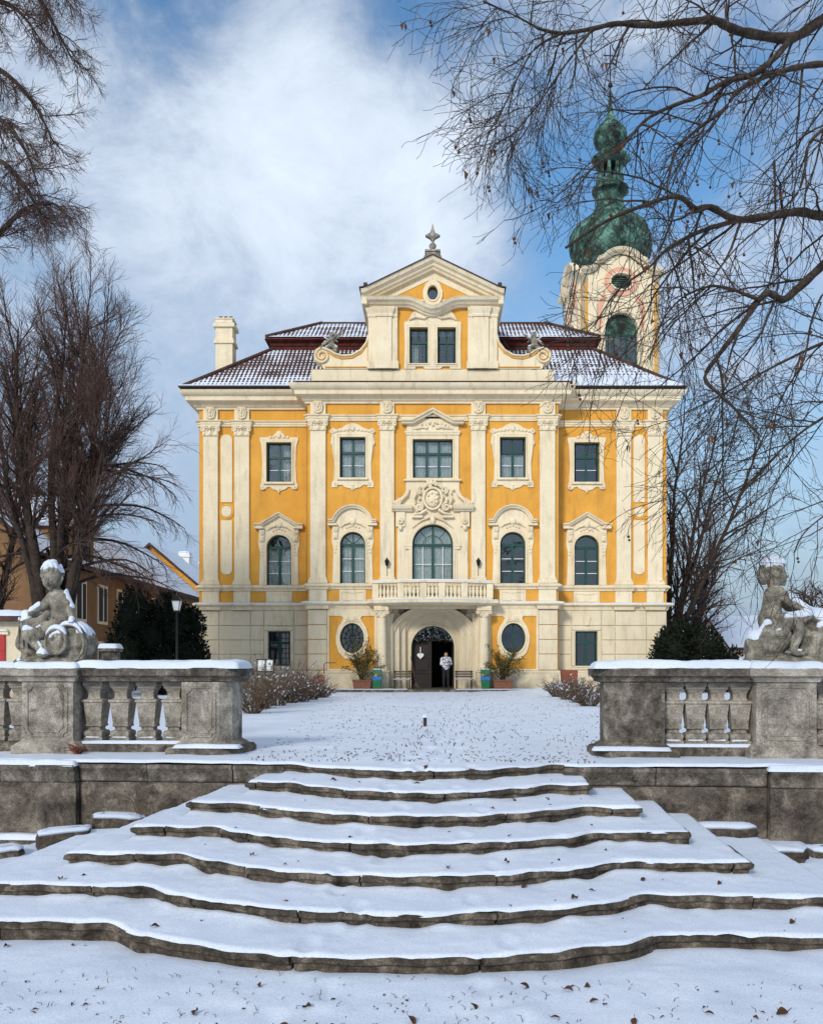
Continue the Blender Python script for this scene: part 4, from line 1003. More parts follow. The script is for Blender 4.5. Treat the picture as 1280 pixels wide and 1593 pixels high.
cu = {-7.34: None, -3.73: 'full', 3.73: 'low', 7.34: None}; ca = {-7.34: 'low', -3.73: 'full', 3.73: None, 7.34: None}
for cx, w in WIN_U:
    y = wy(w)
    wo = rect_window(cx, y, UZ0, UZ1, UHW, 2, .63, 2, cu[cx], cx)
    if cx == -7.34: curtain(wo, cx+.12, cx+.6, UZ0, UZ1, y+.42, 'curtain', 0, 1)
    arch_window(cx, y, AZ0, AZS, AHW, 2, 3, 1, 3 if w == 0 and cx < 0 else 0, ca[cx], cx)
rect_window(0, 0, 9.93, 11.74, .93, 3, .64, 2, 'full', 2)
arch_window(0, 0, 4.2, 6.82, .95, 2, 3, 2, 5, 'full', 3)
for sx in (-1, 1):                                      # ground floor windows and ovals
    cx = sx*7.34
    if sx < 0:
        wo = rect_window(cx, WYY, 1.17, 2.83, .53, 2, .66, 1, None)
        m = MB()
        for i in range(6): x = cx-.48+.192*i; m.tube([(x, WYY+.05, 1.19), (x, WYY+.05, 2.81)], .014, 5)
        for i in range(7): z = 1.3+.235*i; m.tube([(cx-.52, WYY+.05, z), (cx+.52, WYY+.05, z)], .013, 5)
        m.build('window_grille', 'iron', wo)
    else: rect_window(cx, WYY, 1.17, 2.83, .53, 2, .66, 1, None)
    c0 = sx*3.76; m = MB()
    m.sweep(ellipse(c0, 2.46, .56, .70), [(0, .15), (.06, .15), (.06, .25), (0, .25)], True); bar(m, c0-.045, c0+.045, 1.8, 3.1, .2, .08)
    o = m.build('oval_window', 'frame', pal, smooth=40)
    for s in (-1, 1): pane(o, [(c0+s*.04, 2.46-.66)] + [(c0+s*max(.04, .51*math.cos(R(a))), 2.46+.65*math.sin(R(a))) for a in range(-85, 86, 10)] + [(c0+s*.04, 2.46+.66)] if s > 0 else
        [(c0-.04, 2.46+.66)] + [(c0-max(.04, .51*math.cos(R(a))), 2.46+.65*math.sin(R(a))) for a in range(85, -86, -10)] + [(c0-.04, 2.46-.66)], .2)
    if sx < 0:
        m = MB()
        for i in range(12):
            a = 2*PI*i/12; m.tube([(c0+.10*math.cos(a), .06, 2.46+.13*math.sin(a)), (c0+.54*math.cos(a), .06, 2.46+.68*math.sin(a))], .015, 5)
        m.sweep(ellipse(c0, 2.46, .12, .15), [(.015, .05), (-.015, .05), (-.015, .08), (.015, .08)], True)
        m.sweep(ellipse(c0, 2.46, .34, .43), [(.013, .05), (-.013, .05), (-.013, .08), (.013, .08)], True); m.build('window_grille', 'iron', o)

# --- window surrounds and pediments
H_W = [(0, 9.45), (.12, 9.55), (.3, 9.6), (.45, 9.72), (.62, 9.68), (.62, 9.6), (.9, 9.6), (.9, 9.78), (.84, 9.95), (.8, 10.8), (.84, 11.7), (.92, 11.95), (.92, 12.08), (.25, 12.1), (.24, 12.22), (.14, 12.3), (.1, 12.38), (0, 12.4)]
H_R = [(0, 9.35), (.12, 9.45), (.35, 9.5), (.5, 9.62), (.7, 9.6), (.7, 9.5), (.98, 9.5), (.98, 9.7), (.88, 9.85), (.85, 10.8), (.88, 11.3), (1.02, 11.5), (1.0, 11.8), (.95, 11.95), (1.07, 12.1), (.95, 12.25), (.75, 12.2), (.5, 12.28), (.3, 12.42), (.12, 12.48), (0, 12.5)]
FRAMEP = lambda y: [(0, y-.03), (-.0, y-.11), (-.05, y-.12), (-.08, y-.07), (-.13, y-.09), (-.16, y-.03)]
for cx, w in WIN_U:
    y = wy(w)
    ol = [(cx+a, b) for a, b in poly_mirror(H_W if w else H_R)]
    s_ = MB().prism(ol, y-.06, y+.005, [rct(cx-UHW-.0, cx+UHW, UZ0, UZ1)]).build('window_surround', 'cream', pal, bevel=.012)
    m = MB().sweep(rct(cx-UHW, cx+UHW, UZ0, UZ1), FRAMEP(y), True)
    m.build('frame_moulding', 'cream', s_, smooth=30)
    MB().box(cx-.72, cx+.72, y-.16, y-.055, UZ0-.11, UZ0-.02).build('sill', 'cream', s_, bevel=.012)
    m = MB(); t = 12.16 if w else 12.24
    m.ball((cx, y-.08, t), (.12, .06, .14), 10, 6)
    for s in (-1, 1):
        for k in range(2 if w else 4): m.ball((cx+s*(.24+.17*k), y-.07, t-.06-.02*k), (.09, .05, .07), 8, 5)
        m.tube(spiral((cx+s*.78, 9.66), .09, .02, 0, 1.3*s, 14, y-.08), .03, 5)
        if not w:
            m.tube(spiral((cx+s*.93, 12.12), .12, .02, 90, 1.4*s, 16, y-.08), .04, 5); m.tube(spiral((cx+s*.93, 11.58), .09, .02, 270, 1.3*s, 14, y-.08), .035, 5)
            m.tube([(cx+s*.92, y-.07, 11.9), (cx+s*.9, y-.07, 11.2), (cx+s*.86, y-.06, 10.7)], [.05, .04, .01], 5)
    for k in range(3): m.ball((cx, y-.07, 9.6-.07*k), (.07-.015*k, .04, .06), 8, 5)
    stuff(m.build('carved_ornament', 'cream', s_, smooth=60))
    # arched window: surround, archivolt and pediment
    ol = [(cx-.95, 5.03), (cx-AHW, 5.03)] + arc(cx, AZS, AHW, 180, 0, 18) + [(cx+AHW, 5.03), (cx+.95, 5.03), (cx+.90, 6.6), (cx+.98, 6.95), (cx+.96, 7.72), (cx-.96, 7.72), (cx-.98, 6.95), (cx-.90, 6.6)]
    s_ = MB().prism(ol, y-.055, y+.005).build('window_surround', 'cream', pal, bevel=.01)
    m = MB().sweep([(cx+AHW, 5.03)] + arc(cx, AZS, AHW, 0, 180, 20) + [(cx-AHW, 5.03)], FRAMEP(y)); m.build('archivolt', 'cream', s_, smooth=30)
    rk = [(.0, y-.05), (0, y-.20), (-.03, y-.22), (-.07, y-.23), (-.09, y-.30), (-.15, y-.32), (-.15, y-.05)]
    rk = [(-o, q) for o, q in rk]
    if w:
        tymp = [(cx-.92, 7.70), (cx+.92, 7.70), (cx+.92, 7.86), (cx, 8.42), (cx-.92, 7.86)]
        path = [(cx-1.16, 7.80), (cx-.86, 7.80), (cx, 8.32), (cx+.86, 7.80), (cx+1.16, 7.80)]
    else:
        a = arc(cx, 7.62, .86, 158, 22, 14, .90)
        tymp = [(cx-.92, 7.70), (cx+.92, 7.70), (cx+.86, 7.95)] + arc(cx, 7.62, .86, 22, 158, 14, .95) + [(cx-.86, 7.95)]
        path = [(cx-1.12, 7.84), (cx-.86, 7.84)] + a + [(cx+.86, 7.84), (cx+1.12, 7.84)]
    MB().prism(tymp, y-.06, y).build('tympanum', 'cream', s_)
    pd = MB().sweep(path, rk).build('pediment', 'cream', s_, smooth=30)
    m = MB()
    for s in (-1, 1): m.box(cx+s*.93-.22, cx+s*.93+.22, y-.26, y-.01, 7.70, 7.795)
    for s in (-1, 1): m.prism([(cx+s*.80-.09, 7.1), (cx+s*.80+.09, 7.1), (cx+s*.80+.14, 7.69), (cx+s*.80-.14, 7.69)], y-.14, y-.05)
    m.build('bracket', 'cream', s_, bevel=.012)
    m = MB(); m.ball((cx, y-.10, 7.92), (.16, .07, .17), 10, 6)
    for s in (-1, 1):
        m.tube([(cx+s*.15, y-.09, 7.85), (cx+s*.38, y-.10, 7.78), (cx+s*.58, y-.09, 7.62)], [.06, .05, .02], 6)
        m.tube(spiral((cx+s*.80, 7.5), .10, .02, 90, 1.4*s, 16, y-.16), .035, 5); m.ball((cx+s*.80, y-.15, 7.22), (.06, .04, .12), 8, 5)
        for k in range(4): m.ball((cx+s*(.72+.03*k), y-.07, 6.95-.16*k), (.05, .035, .06), 6, 4)
    for k in range(5): m.ball((cx-.28+.14*k, y-.09, 7.62+.05*(2-abs(k-2))), (.05, .04, .05), 6, 4)
    stuff(m.build('carved_ornament', 'cream', s_, smooth=60))
# --- centre bay: three-light window, cartouche, balcony door
y = 0.0
ol = [(-1.22, 9.86), (1.22, 9.86), (1.22, 12.3), (-1.22, 12.3)]
s_ = MB().prism(ol, -.07, .005, [rct(-.93, .93, 9.93, 11.74)]).build('window_surround', 'cream', pal, bevel=.012)
MB().sweep(rct(-.93, .93, 9.93, 11.74), FRAMEP(0), True).build('frame_moulding', 'cream', s_, smooth=30)
m = MB().box(-1.30, 1.30, -.14, -.01, 12.02, 12.12); m.box(-1.26, 1.26, -.12, -.01, 11.93, 12.018); m.build('lintel_moulding', 'cream', s_, bevel=.015)
MB().prism([(-1.2, 12.12), (1.2, 12.12), (1.2, 12.45), (0, 12.98), (-1.2, 12.45)], -.09, -.0).build('tympanum', 'cream', s_)
rk = [(0, -.06), (0, -.28), (.04, -.31), (.09, -.32), (.11, -.40), (.18, -.42), (.18, -.06)]
MB().sweep([(-1.45, 12.42), (-.92, 12.42), (0, 12.92), (.92, 12.42), (1.45, 12.42)], rk).build('pediment', 'cream', s_, smooth=30)
m = MB(); rr = random.Random(3)
for i in range(16): a = rr.uniform(-.75, .75); m.ball((a, -.13, 12.25+rr.uniform(0, .38)*(1-abs(a)/.9)), (rr.uniform(.05, .1), .06, rr.uniform(.05, .1)), 8, 5)
for s in (-1, 1): m.tube(spiral((s*.45, 12.38), .14, .03, 90, 1.5*s, 18, -.14), .04, 5); m.tube([(s*.3, -.13, 12.3), (s*.7, -.13, 12.24), (s*.95, -.1, 12.2)], [.06, .05, .02], 5)
stuff(m.build('carved_ornament', 'cream', s_, smooth=60))
MB().box(-1.34, 1.34, -.2, -.0, 9.78, 9.858).build('sill', 'cream', s_, bevel=.015)
ol = [(-1.65, 4.2), (-.95, 4.2)] + arc(0, 6.82, .95, 180, 0, 24) + [(.95, 4.2), (1.65, 4.2), (1.65, 8.1), (1.75, 8.6), (1.45, 8.95), (1.25, 9.35), (1.25, 9.78), (-1.25, 9.78), (-1.25, 9.35), (-1.45, 8.95), (-1.75, 8.6), (-1.65, 8.1)]
s_ = MB().prism(ol, -.08, .005).build('door_surround', 'cream', pal, bevel=.012)
MB().sweep([(.95, 4.2)] + arc(0, 6.82, .95, 0, 180, 24) + [(-.95, 4.2)], [(0, -.04), (0, -.15), (-.07, -.17), (-.11, -.12), (-.18, -.14), (-.22, -.05)]).build('archivolt', 'cream', s_, smooth=30)
for s in (-1, 1):
    a, b = sorted((s*.94, s*1.3)); m = MB().box(a, b, -.19, -.07, 6.72, 6.80); m.box(a+.02, b-.02, -.17, -.07, 6.60, 6.718); m.build('impost', 'cream', s_, bevel=.012)
    pth = [(s*1.95, 8.52), (s*1.05, 8.52), (s*.98, 8.62)] if s < 0 else [(.98, 8.62), (1.05, 8.52), (1.95, 8.52)]
    MB().sweep([(s*1.90, 8.36), (s*.95, 8.36)][::s*-1] if s > 0 else [(-1.90, 8.36), (-.95, 8.36)], [(0, -.07), (0, -.22), (.06, -.26), (.10, -.34), (.20, -.40), (.28, -.42), (.28, -.07)]).build('broken_cornice', 'cream', s_, smooth=30)
    a, b = sorted((s*1.28, s*1.72)); m = MB().box(a, b, -.16, -.07, 7.65, 8.36); m.build('side_block', 'cream', s_, bevel=.02)
    # curved volute wings above the cornice
    m = MB().tube([(s*1.85, -.2, 8.72), (s*1.5, -.22, 8.86), (s*1.2, -.2, 9.12), (s*1.1, -.16, 9.4)], [.09, .10, .08, .04], 7)
    m.tube(spiral((s*1.62, 8.78), .16, .03, 90, 1.5*s, 18, -.26), .05, 6); m.build('volute', 'cream', s_, smooth=60)
m = MB(); rr = random.Random(21)
m.ball((0, -.14, 8.95), (.36, .16, .42), 16, 10)
m.sweep(ellipse(0, 8.95, .42, .50, 24), [(.05, -.06), (.05, -.26), (-.04, -.28), (-.06, -.06)], True)
for s in (-1, 1):
    m.tube(spiral((s*.55, 9.35), .18, .03, 270, 1.5*s, 20, -.20), .055, 6); m.tube(spiral((s*.62, 8.55), .20, .03, 90, 1.6*s, 20, -.22), .06, 6)
    m.tube([(s*.45, -.2, 9.45), (s*.25, -.24, 9.6), (0, -.24, 9.68)], [.07, .08, .09], 6)
    m.tube([(s*.75, -.2, 9.2), (s*.9, -.22, 8.95), (s*.8, -.2, 8.7)], [.05, .09, .05], 6)
    m.tube([(s*.3, -.2, 8.4), (s*.55, -.22, 8.25), (s*.9, -.18, 8.22)], [.08, .07, .03], 6)
    m.box(s*.72-.25, s*.72+.25, -.26, -.07, 8.06, 8.16)
    for k in range(9): m.ball((s*rr.uniform(.3, 1.0), -.17, 8.3+rr.uniform(0, 1.2)), (rr.uniform(.05, .1), .08, rr.uniform(.05, .12)), 8, 5)
for k in range(7): m.ball((rr.uniform(-.25, .25), -.22, 9.5+rr.uniform(0, .28)), (.09, .08, .1), 8, 5)
for k in range(8): m.ball((rr.uniform(-.24, .24), -.30, 8.95+rr.uniform(-.25, .25)), (.07, .05, .08), 8, 5)
m.ball((0, -.2, 7.95), (.13, .1, .22), 10, 6)
for s in (-1, 1): m.tube([(s*.1, -.15, 8.1), (s*.5, -.14, 7.95), (s*.95, -.13, 7.6)], [.06, .05, .02], 6); m.tube(spiral((s*1.5, 7.9), .14, .03, 90, 1.4*s, 16, -.2), .05, 6); m.ball((s*1.5, -.18, 7.6), (.1, .06, .14), 8, 5)
m.build('cartouche', 'cream', s_, smooth=60)
for sx in (-1, 1):
    wl = MB(); cx = sx*2.12
    wl.tube([(cx, -.14, 5.75), (cx, -.28, 5.8), (cx, -.30, 5.95)], .018, 6); wl.lathe(cx, -.30, [(.02, 5.78), (.06, 5.82), (.11, 6.02), (.12, 6.04), (.05, 6.12), (.01, 6.2)], 8)
    wl.tube([(cx, -.15, 5.75), (cx, -.15, 5.35)], .012, 5); wl.build('wall_lamp', 'iron', pal, smooth=40)

# --- gable over the centre
def gx(px): return (px-676.5)/33.33
def gz(py): return 1.17 + (1036-py)/33.33
MB().box(-5.66, 5.66, -.05, 1.6, 14.2, 15.0).build('attic_plinth', 'cream', pal, bevel=.02)
m = MB(); m.plan([(-5.80, 1.5), (-5.80, -.28), (5.80, -.28), (5.80, 1.5)], [(-.3, 14.18), (.50, 14.18), (.52, 14.235), (-.3, 14.26)]); m.build('cornice_roofing', 'tile', pal)
GW = 2.95
gab = MB().prism([(-GW, 15.0), (GW, 15.0), (GW, 18.3), (0, 19.75), (-GW, 18.3)], .0, .35, [rct(-1.08, -.22, 15.27, 16.95), rct(.22, 1.08, 15.27, 16.95), ellipse(0, 18.55, .25, .35, 20)], back=True).build('gable_wall', 'ochre', pal)
for s in (-1, 1):
    a, b = sorted((s*1.63, s*3.0)); a2, b2 = sorted((s*1.63, s*2.85))
    m = MB().box(a, b, -.16, 4.0, 15.0, 17.45)
    m.box(*sorted((s*1.9, s*2.6)), -.24, -.158, 15.0, 17.45)
    for z0, z1, e in ((15.0, 15.35, .05),): m.box(a-e, b+e, -.165-e, 4.0, z0-.0, z1)
    gp = m.build('gable_pilaster', 'cream', pal, bevel=.015)
    m = MB(); pl = [(s*1.63, -.16), (s*1.88, -.16), (s*1.88, -.26), (s*2.62, -.26), (s*2.62, -.16), (s*3.0, -.16), (s*3.0, 2.0)]
    if s < 0: pl = pl[::-1]
    m.plan(pl, [(-.05, 17.40), (.03, 17.40), (.05, 17.48), (.02, 17.52), (.06, 17.62), (.12, 17.74), (.13, 17.82), (-.05, 17.84)]); m.build('gable_capital', 'cream', gp, smooth=35)
# window surround of the gable
sm = MB().prism([(-1.33, 15.02), (-.80, 15.02), (-.78, 15.12), (-.5, 15.16), (-.35, 15.02), (.35, 15.02), (.5, 15.16), (.78, 15.12), (.80, 15.02), (1.33, 15.02), (1.30, 16.0), (1.33, 17.2), (1.15, 17.25), (1.0, 17.55), (.75, 17.85), (-.75, 17.85), (-1.0, 17.55), (-1.15, 17.25), (-1.33, 17.2), (-1.30, 16.0)],
     -.07, .005, [rct(-1.08, -.22, 15.27, 16.95), rct(.22, 1.08, 15.27, 16.95)]).build('gable_surround', 'cream', pal, bevel=.012)
for s in (-1, 1):
    MB().sweep(rct(s*.65-.43, s*.65+.43, 15.27, 16.95), FRAMEP(0), True).build('frame_moulding', 'cream', sm, smooth=30)
    m = MB().tube([(s*1.1, -.1, 17.3), (s*.8, -.12, 17.42), (s*.4, -.12, 17.35), (s*.15, -.12, 17.5)], [.05, .06, .05, .04], 6); m.build('carved_swag', 'cream', sm, smooth=60)
    gw = rect_window(s*.65, 0, 15.27, 16.95, .43, 2, .62, 1, None, mull=.03)
    if s < 0: curtain(gw, s*.65-.43, s*.65+.1, 15.3, 16.3, .4)
# wavy entablature, raking cornice
wav = [(-3.08, 17.86)] + [(-1.45, 17.86)]
for i in range(25):
    x = -1.3 + 2.6*i/24; wav.append((x, 17.86 - .42*(0.5+0.5*math.cos(PI*x/1.3))))
wav += [(1.45, 17.86), (3.08, 17.86)]
pf = [(0, -.02), (0, -.20), (.06, -.24), (.09, -.34), (.17, -.40), (.22, -.52), (.34, -.58), (.36, -.60), (.36, -.02)]
MB().sweep(wav, pf).build('wavy_cornice', 'cream', pal, smooth=35)
for s in (-1, 1): MB().box(*sorted((s*3.02, s*3.28)), -.5, 3.9, 17.88, 18.2).build('cornice_return', 'cream', pal, bevel=.03)
m = MB().prism([(-2.9, 18.2), (2.9, 18.2), (0, 19.62)], -.03, .02, [[(-2.05, 18.28), (-.78, 18.28), (-.62, 18.15+.12), (.62, 18.27), (.78, 18.28), (2.05, 18.28), (0, 19.25)]]); m.build('tympanum_frame', 'cream', pal)
rp = [(-.02, -.02), (-.02, -.24), (.06, -.28), (.10, -.38), (.20, -.42), (.26, -.56), (.38, -.62), (.42, -.64), (.42, -.02)]
MB().sweep([(-3.30, 18.12), (-3.10, 18.12), (0, 19.62), (3.10, 18.12), (3.30, 18.12)], rp).build('raking_cornice', 'cream', pal, smooth=35)
m = MB().sweep([(-3.38, 18.56), (-3.05, 18.60), (0, 20.07), (3.05, 18.60), (3.38, 18.56)], [(0, 4.5), (0, -.68), (.05, -.68), (.05, 4.5)]); m.build('gable_roof', 'tile', pal)
for s in (-1, 1): m = MB().box(*sorted((s*3.0, s*3.18)), -.70, -.5, 18.64, 18.8); m.build('roof_stub', 'gutter', pal, bevel=.03)
sf = MB().prism(poly_mirror([(0, 17.98), (.30, 18.05), (.45, 18.35), (.46, 18.65), (.32, 19.0), (.12, 19.18), (0, 19.2)]), -.10, .01, [ellipse(0, 18.55, .25, .35, 20)]).build('oculus_surround', 'cream', pal, bevel=.015)
MB().sweep(ellipse(0, 18.55, .25, .35, 24), [(0, -.08), (0, -.15), (-.06, -.16), (-.09, -.08)], True).build('oculus_moulding', 'cream', sf, smooth=40)
m = MB().sweep(ellipse(0, 18.55, .25, .35, 20), [(0, .1), (.03, .1), (.03, .2), (0, .2)], True); oc = m.build('oculus_window', 'frame', pal); pane(oc, ellipse(0, 18.55, .23, .33, 20), .15)
# finial
m = MB().box(-.42, .42, -.35, .35, 20.0, 20.18); m.box(-.3, .3, -.24, .24, 20.18, 20.42); m.box(-.36, .36, -.3, .3, 20.42, 20.5)
m.lathe(0, 0, [(.12, 20.5), (.07, 20.6), (.16, 20.72), (.18, 20.8), (.08, 20.92), (.06, 21.0)], 12)
m.prism([(0, 20.95), (.12, 21.12), (.34, 21.24), (.12, 21.36), (.06, 21.55), (0, 21.78), (-.06, 21.55), (-.12, 21.36), (-.34, 21.24), (-.12, 21.12)], -.12, .12, back=True)
m.ball((0, 0, 21.24), (.16, .18, .18), 10, 8); m.build('finial', 'stone', pal, smooth=30)
# volute scrolls beside the gable, with gilded edge
for s in (-1, 1):
    cv = [(2.98, 16.55), (3.08, 16.2), (3.35, 15.85), (3.75, 15.62), (4.2, 15.58), (4.55, 15.68), (4.85, 15.86), (5.15, 15.96)]
    tip = arc(5.18, 15.62, .36, 80, -90, 12)
    ol = cv + tip + [(5.1, 15.02), (2.98, 15.02)]
    ol = [(s*a, b) for a, b in ol]
    if s > 0: ol = ol[::-1]
    sc_ = MB().prism(ol, -.08, .5, back=True).build('scroll', 'cream', pal, bevel=.015)
    m = MB().tube([(s*a, -.085, b-.09) for a, b in cv], .045, 6); m.tube([(s*3.02, -.085, 15.1), (s*5.0, -.085, 15.1)], .035, 6); m.tube([(s*3.02, -.085, 15.1), (s*3.02, -.085, 16.3)], .03, 6)
    m.tube(spiral((s*5.14, 15.60), .30, .05, 100, -1.9*s, 40, -.10), .045, 6); m.build('gilt_line', 'gold', sc_, smooth=60)
    m = MB().tube([(s*(a-.0), -.1, b+.03) for a, b in cv], .06, 6); m.tube(spiral((s*5.14, 15.60), .37, .10, 100, -1.7*s, 40, -.12), .055, 6); m.build('scroll_moulding', 'cream', sc_, smooth=60)

# --- roof: two slopes with a band between, clay tiles standing out of the snow
E0, EY, EZ = 11.80, .22, 14.20
def slope(name, t0, z0, t1, z1, snowf, par=None):
    objs = []
    D = 2*5.86
    for side in ('front', 'back', 'left', 'right'):
        run = math.hypot(t1-t0, z1-z0); hor = side in ('front', 'back')
        Lh = E0 if hor else D/2
        na = int(2*(Lh-t0)/.04)
        nb = max(2, int(run/.30)*4)
        a = np.linspace(-(Lh-t0), Lh-t0, na+1); b = np.linspace(0, 1, nb+1); A, B = np.meshgrid(a, b)
        course = (B*run/.30) % 1.0
        hh = .045*np.abs(np.cos(PI*A/.20)) + .035*(1-course) + .006*fbm(A*9, B*40, 2)
        def place(A, B, hh):
            t = t0+(t1-t0)*B; z = z0+(z1-z0)*B; nz = (t1-t0)/run; nt_ = -(z1-z0)/run
            t = t + nt_*hh; z = z + nz*hh
            if side == 'front': return A, EY+t, z
            if side == 'back': return -A, EY+D-t, z
            if side == 'left': return -E0+t, EY+D/2-A, z
            return E0-t, EY+D/2+A, z
        lim = Lh-(t0+(t1-t0)*B)
        A2 = np.clip(A, -lim, lim)
        keep = np.abs(A) < lim+.06
        X, Y, Z = place(A2, B, hh)
        drop = ~(keep[:-1,:-1] | keep[1:,1:])
        o = height_mesh(name, X, Y, Z, 'tile', pal, drop); objs.append(o)
        if side in ('front', 'left', 'right'):
            a2, b2 = np.linspace(-(Lh-t0), Lh-t0, int(2*(Lh-t0)/.09)+1), np.linspace(0, 1, nb+1); Aq, Bq = np.meshgrid(a2, b2)
            sn = snowf(Aq, Bq, side) + .020*fbm(Aq*.9, Bq*run*1.1+3, 5) + .006*fbm(Aq*6, Bq*run*6, 2)
            lim = Lh-(t0+(t1-t0)*Bq); X, Y, Z = place(np.clip(Aq, -lim, lim), Bq, sn)
            keep = (np.abs(Aq) < lim+.1)&(sn > .005); drop = ~(keep[:-1,:-1] | keep[1:,1:])
            o2 = height_mesh('roof_snow', X, Y, Z, 'snow', o, drop)
    return objs
def low_snow(A, B, side):
    f = .048 - .022*np.exp(-((B-.6)/.25)**2)*(1-sstep(2, 5, A) if side == 'front' else 1)
    if side == 'front': f = f + .10*np.exp(-((B-.04)/.15)**2)*sstep(5.5, 7.5, A) + .004*sstep(3, 6, A) + .02*np.exp(-(B/.12)**2)
    return f
slope('roof_lower', 0, EZ, 3.68, 17.27, low_snow)
slope('roof_upper', 3.36, 17.78, 5.84, 19.40, lambda A, B, s: .046 + .03*np.exp(-(B/.1)**2))
m = MB(); h = E0-3.62; d = 5.86-3.62
m.plan([(-h, EY+3.62), (h, EY+3.62), (h, EY+2*5.86-3.62), (-h, EY+2*5.86-3.62)], [(.0, 17.2), (.04, 17.24), (.04, 17.42), (.10, 17.46), (.10, 17.62), (.34, 17.70), (.30, 17.79), (-.1, 17.79), (-.1, 17.2)], closed=True); m.build('roof_band', 'tile_red', pal, smooth=30)
for s in (-1, 1):                                       # hip and ridge tiles
    for (t0, z0, t1, z1) in ((0, EZ+.05, 3.66, 17.32), (3.36, 17.84, 5.84, 19.46)):
        for yb in (0, 1):
            yf = lambda t: EY+t if not yb else EY+2*5.86-t
            n = int(math.hypot(t1-t0, z1-z0)*1.41/.3)
            m = MB()
            for i in range(n):
                a, b = i/n, (i+1.12)/n
                m.tube([(s*(E0-(t0+(t1-t0)*a)), yf(t0+(t1-t0)*a), z0+(z1-z0)*a+.02), (s*(E0-(t0+(t1-t0)*b)), yf(t0+(t1-t0)*b), z0+(z1-z0)*b+.04)], [.11, .09], 7)
            stuff(m.build('hip_tiles', 'tile', pal, smooth=50))
m = MB()
for i in range(40): x = -5.95+.2975*i; m.tube([(x, EY+5.86, 19.45), (x+.32, EY+5.86, 19.47)], [.11, .09], 7)
stuff(m.build('ridge_tiles', 'tile', pal, smooth=50))
# gutters and eaves trim
for s in (-1, 1):
    x0, x1 = sorted((s*6.25, s*(E0+.12)))
    MB().box(x0, x1, .08, .24, 14.22, 14.31).build('gutter', 'gutter', pal, bevel=.03)
    m = snow_sheet(MB(), x0, x1, .10, .25, 14.31, .05, 3, .05, .08); m.build('eaves_snow', 'snow', pal, smooth=180)
    x0, x1 = sorted((s*(E0-.05), s*(E0+.11))); MB().box(x0, x1, .26, 11.9, 14.22, 14.30).build('gutter', 'gutter', pal, bevel=.03)
    MB().tube([(s*(RX+.10), WYY-.09, 4.3), (s*(RX+.10), WYY-.09, 13.5)], .05, 8).build('downpipe', 'gutter' if s < 0 else 'cream', pal, smooth=60)
# chimney
cx0 = -10.28; m = MB().box(cx0-.42, cx0+.42, 2.3, 3.1, 14.6, 18.25); m.box(cx0-.5, cx0+.5, 2.22, 3.18, 17.05, 17.2); m.box(cx0-.47, cx0+.47, 2.25, 3.15, 17.2, 17.3)
m.box(cx0-.53, cx0+.53, 2.19, 3.21, 17.85, 18.05); m.box(cx0-.46, cx0+.46, 2.26, 3.14, 18.25, 18.32)
ch = m.build('chimney', 'cream', pal, bevel=.02); m = MB()
for k in range(3): m.tube([(cx0-.25+.25*k, 2.7, 18.3), (cx0-.25+.25*k, 2.7, 18.52)], .09, 8)
m.build('chimney_pot', 'terracotta', ch, smooth=40)
snow_sheet(MB(), cx0-.5, cx0+.5, 2.2, 3.2, 18.05, .04, 1, .05, .08).build('snow_cap', 'snow', ch, smooth=180)

# --- portal: splayed niche behind two columns, under the balcony
nw = [(-2.02, 0), (-1.92, .05), (-1.92, .22), (-1.62, .30), (-1.62, .48), (-1.34, .56), (-1.34, .74), (-1.20, .80)]
pl = nw + [(-x, q) for x, q in nw[::-1]]
for s in (-1, 1):
    portal = MB()
    for (a, b) in zip(nw[:-1], nw[1:]):
        x0, x1 = s*a[0], s*b[0]; q = [(x0, a[1], 0), (x1, b[1], 0), (x1, b[1], 4.0), (x0, a[1], 4.0)]
        portal.add(q, [(0, 1, 2, 3) if s < 0 else (3, 2, 1, 0)])
    pt = portal.build('portal', 'cream_base', pal)
for z0, z1, o in ((3.55, 3.65, .07), (3.65, 3.72, .04)):
    pass
for s in (-1, 1): MB().box(*sorted((s*2.0, s*2.71)), -.04, .0, 0, 3.93).build('portal_cheek', 'cream', pal)
MB().prism(rct(-1.21, 1.21, 0, 4.0), .80, 1.05, [arch(0, DHW, 0.0, DS, 20)], back=True).build('door_wall', 'cream_base', pt)
MB().sweep([(DHW, 0)] + arc(0, DS, DHW, 0, 180, 24) + [(-DHW, 0)], [(0, .80), (0, .72), (-.06, .70), (-.10, .75), (-.15, .73), (-.17, .80)]).build('archivolt', 'cream_base', pt, smooth=30)
for s in (-1, 1):
    for x, yy in ((1.92, .1), (1.62, .36), (1.34, .62)):
        MB().lathe(s*x, yy, [(.10, 0), (.10, .5), (.075, .55), (.075, 3.3), (.09, 3.33), (.12, 3.5), (.13, 3.62)], 10).build('portal_shaft', 'cream_base', pt, smooth=40)
m = MB()
for i in range(3): m.sweep(arc(0, 2.45, 1.35+.27*i, 8, 172, 22, 1.22+.13*i), [(.05, .80-.26*i), (.05, .70-.26*i), (-.05, .68-.26*i), (-.05, .80-.26*i)])
m.build('niche_rib', 'cream_base', pt, smooth=40)
n_ = []
def conch(u, v):                                        # shallow half-dome over the niche
    a = R(6+168*u); r = 1.22+.85*v; yy = .78-.78*v
    return (r*math.cos(a), yy, 2.45 + (1.15+.40*v)*math.sin(a))
MB().grid(conch, 28, 6).build('conch', 'cream_base', pt, smooth=180)
MB().box(-2.05, 2.05, -.0, .82, 3.93, 3.99).build('soffit', 'cream_base', pt)
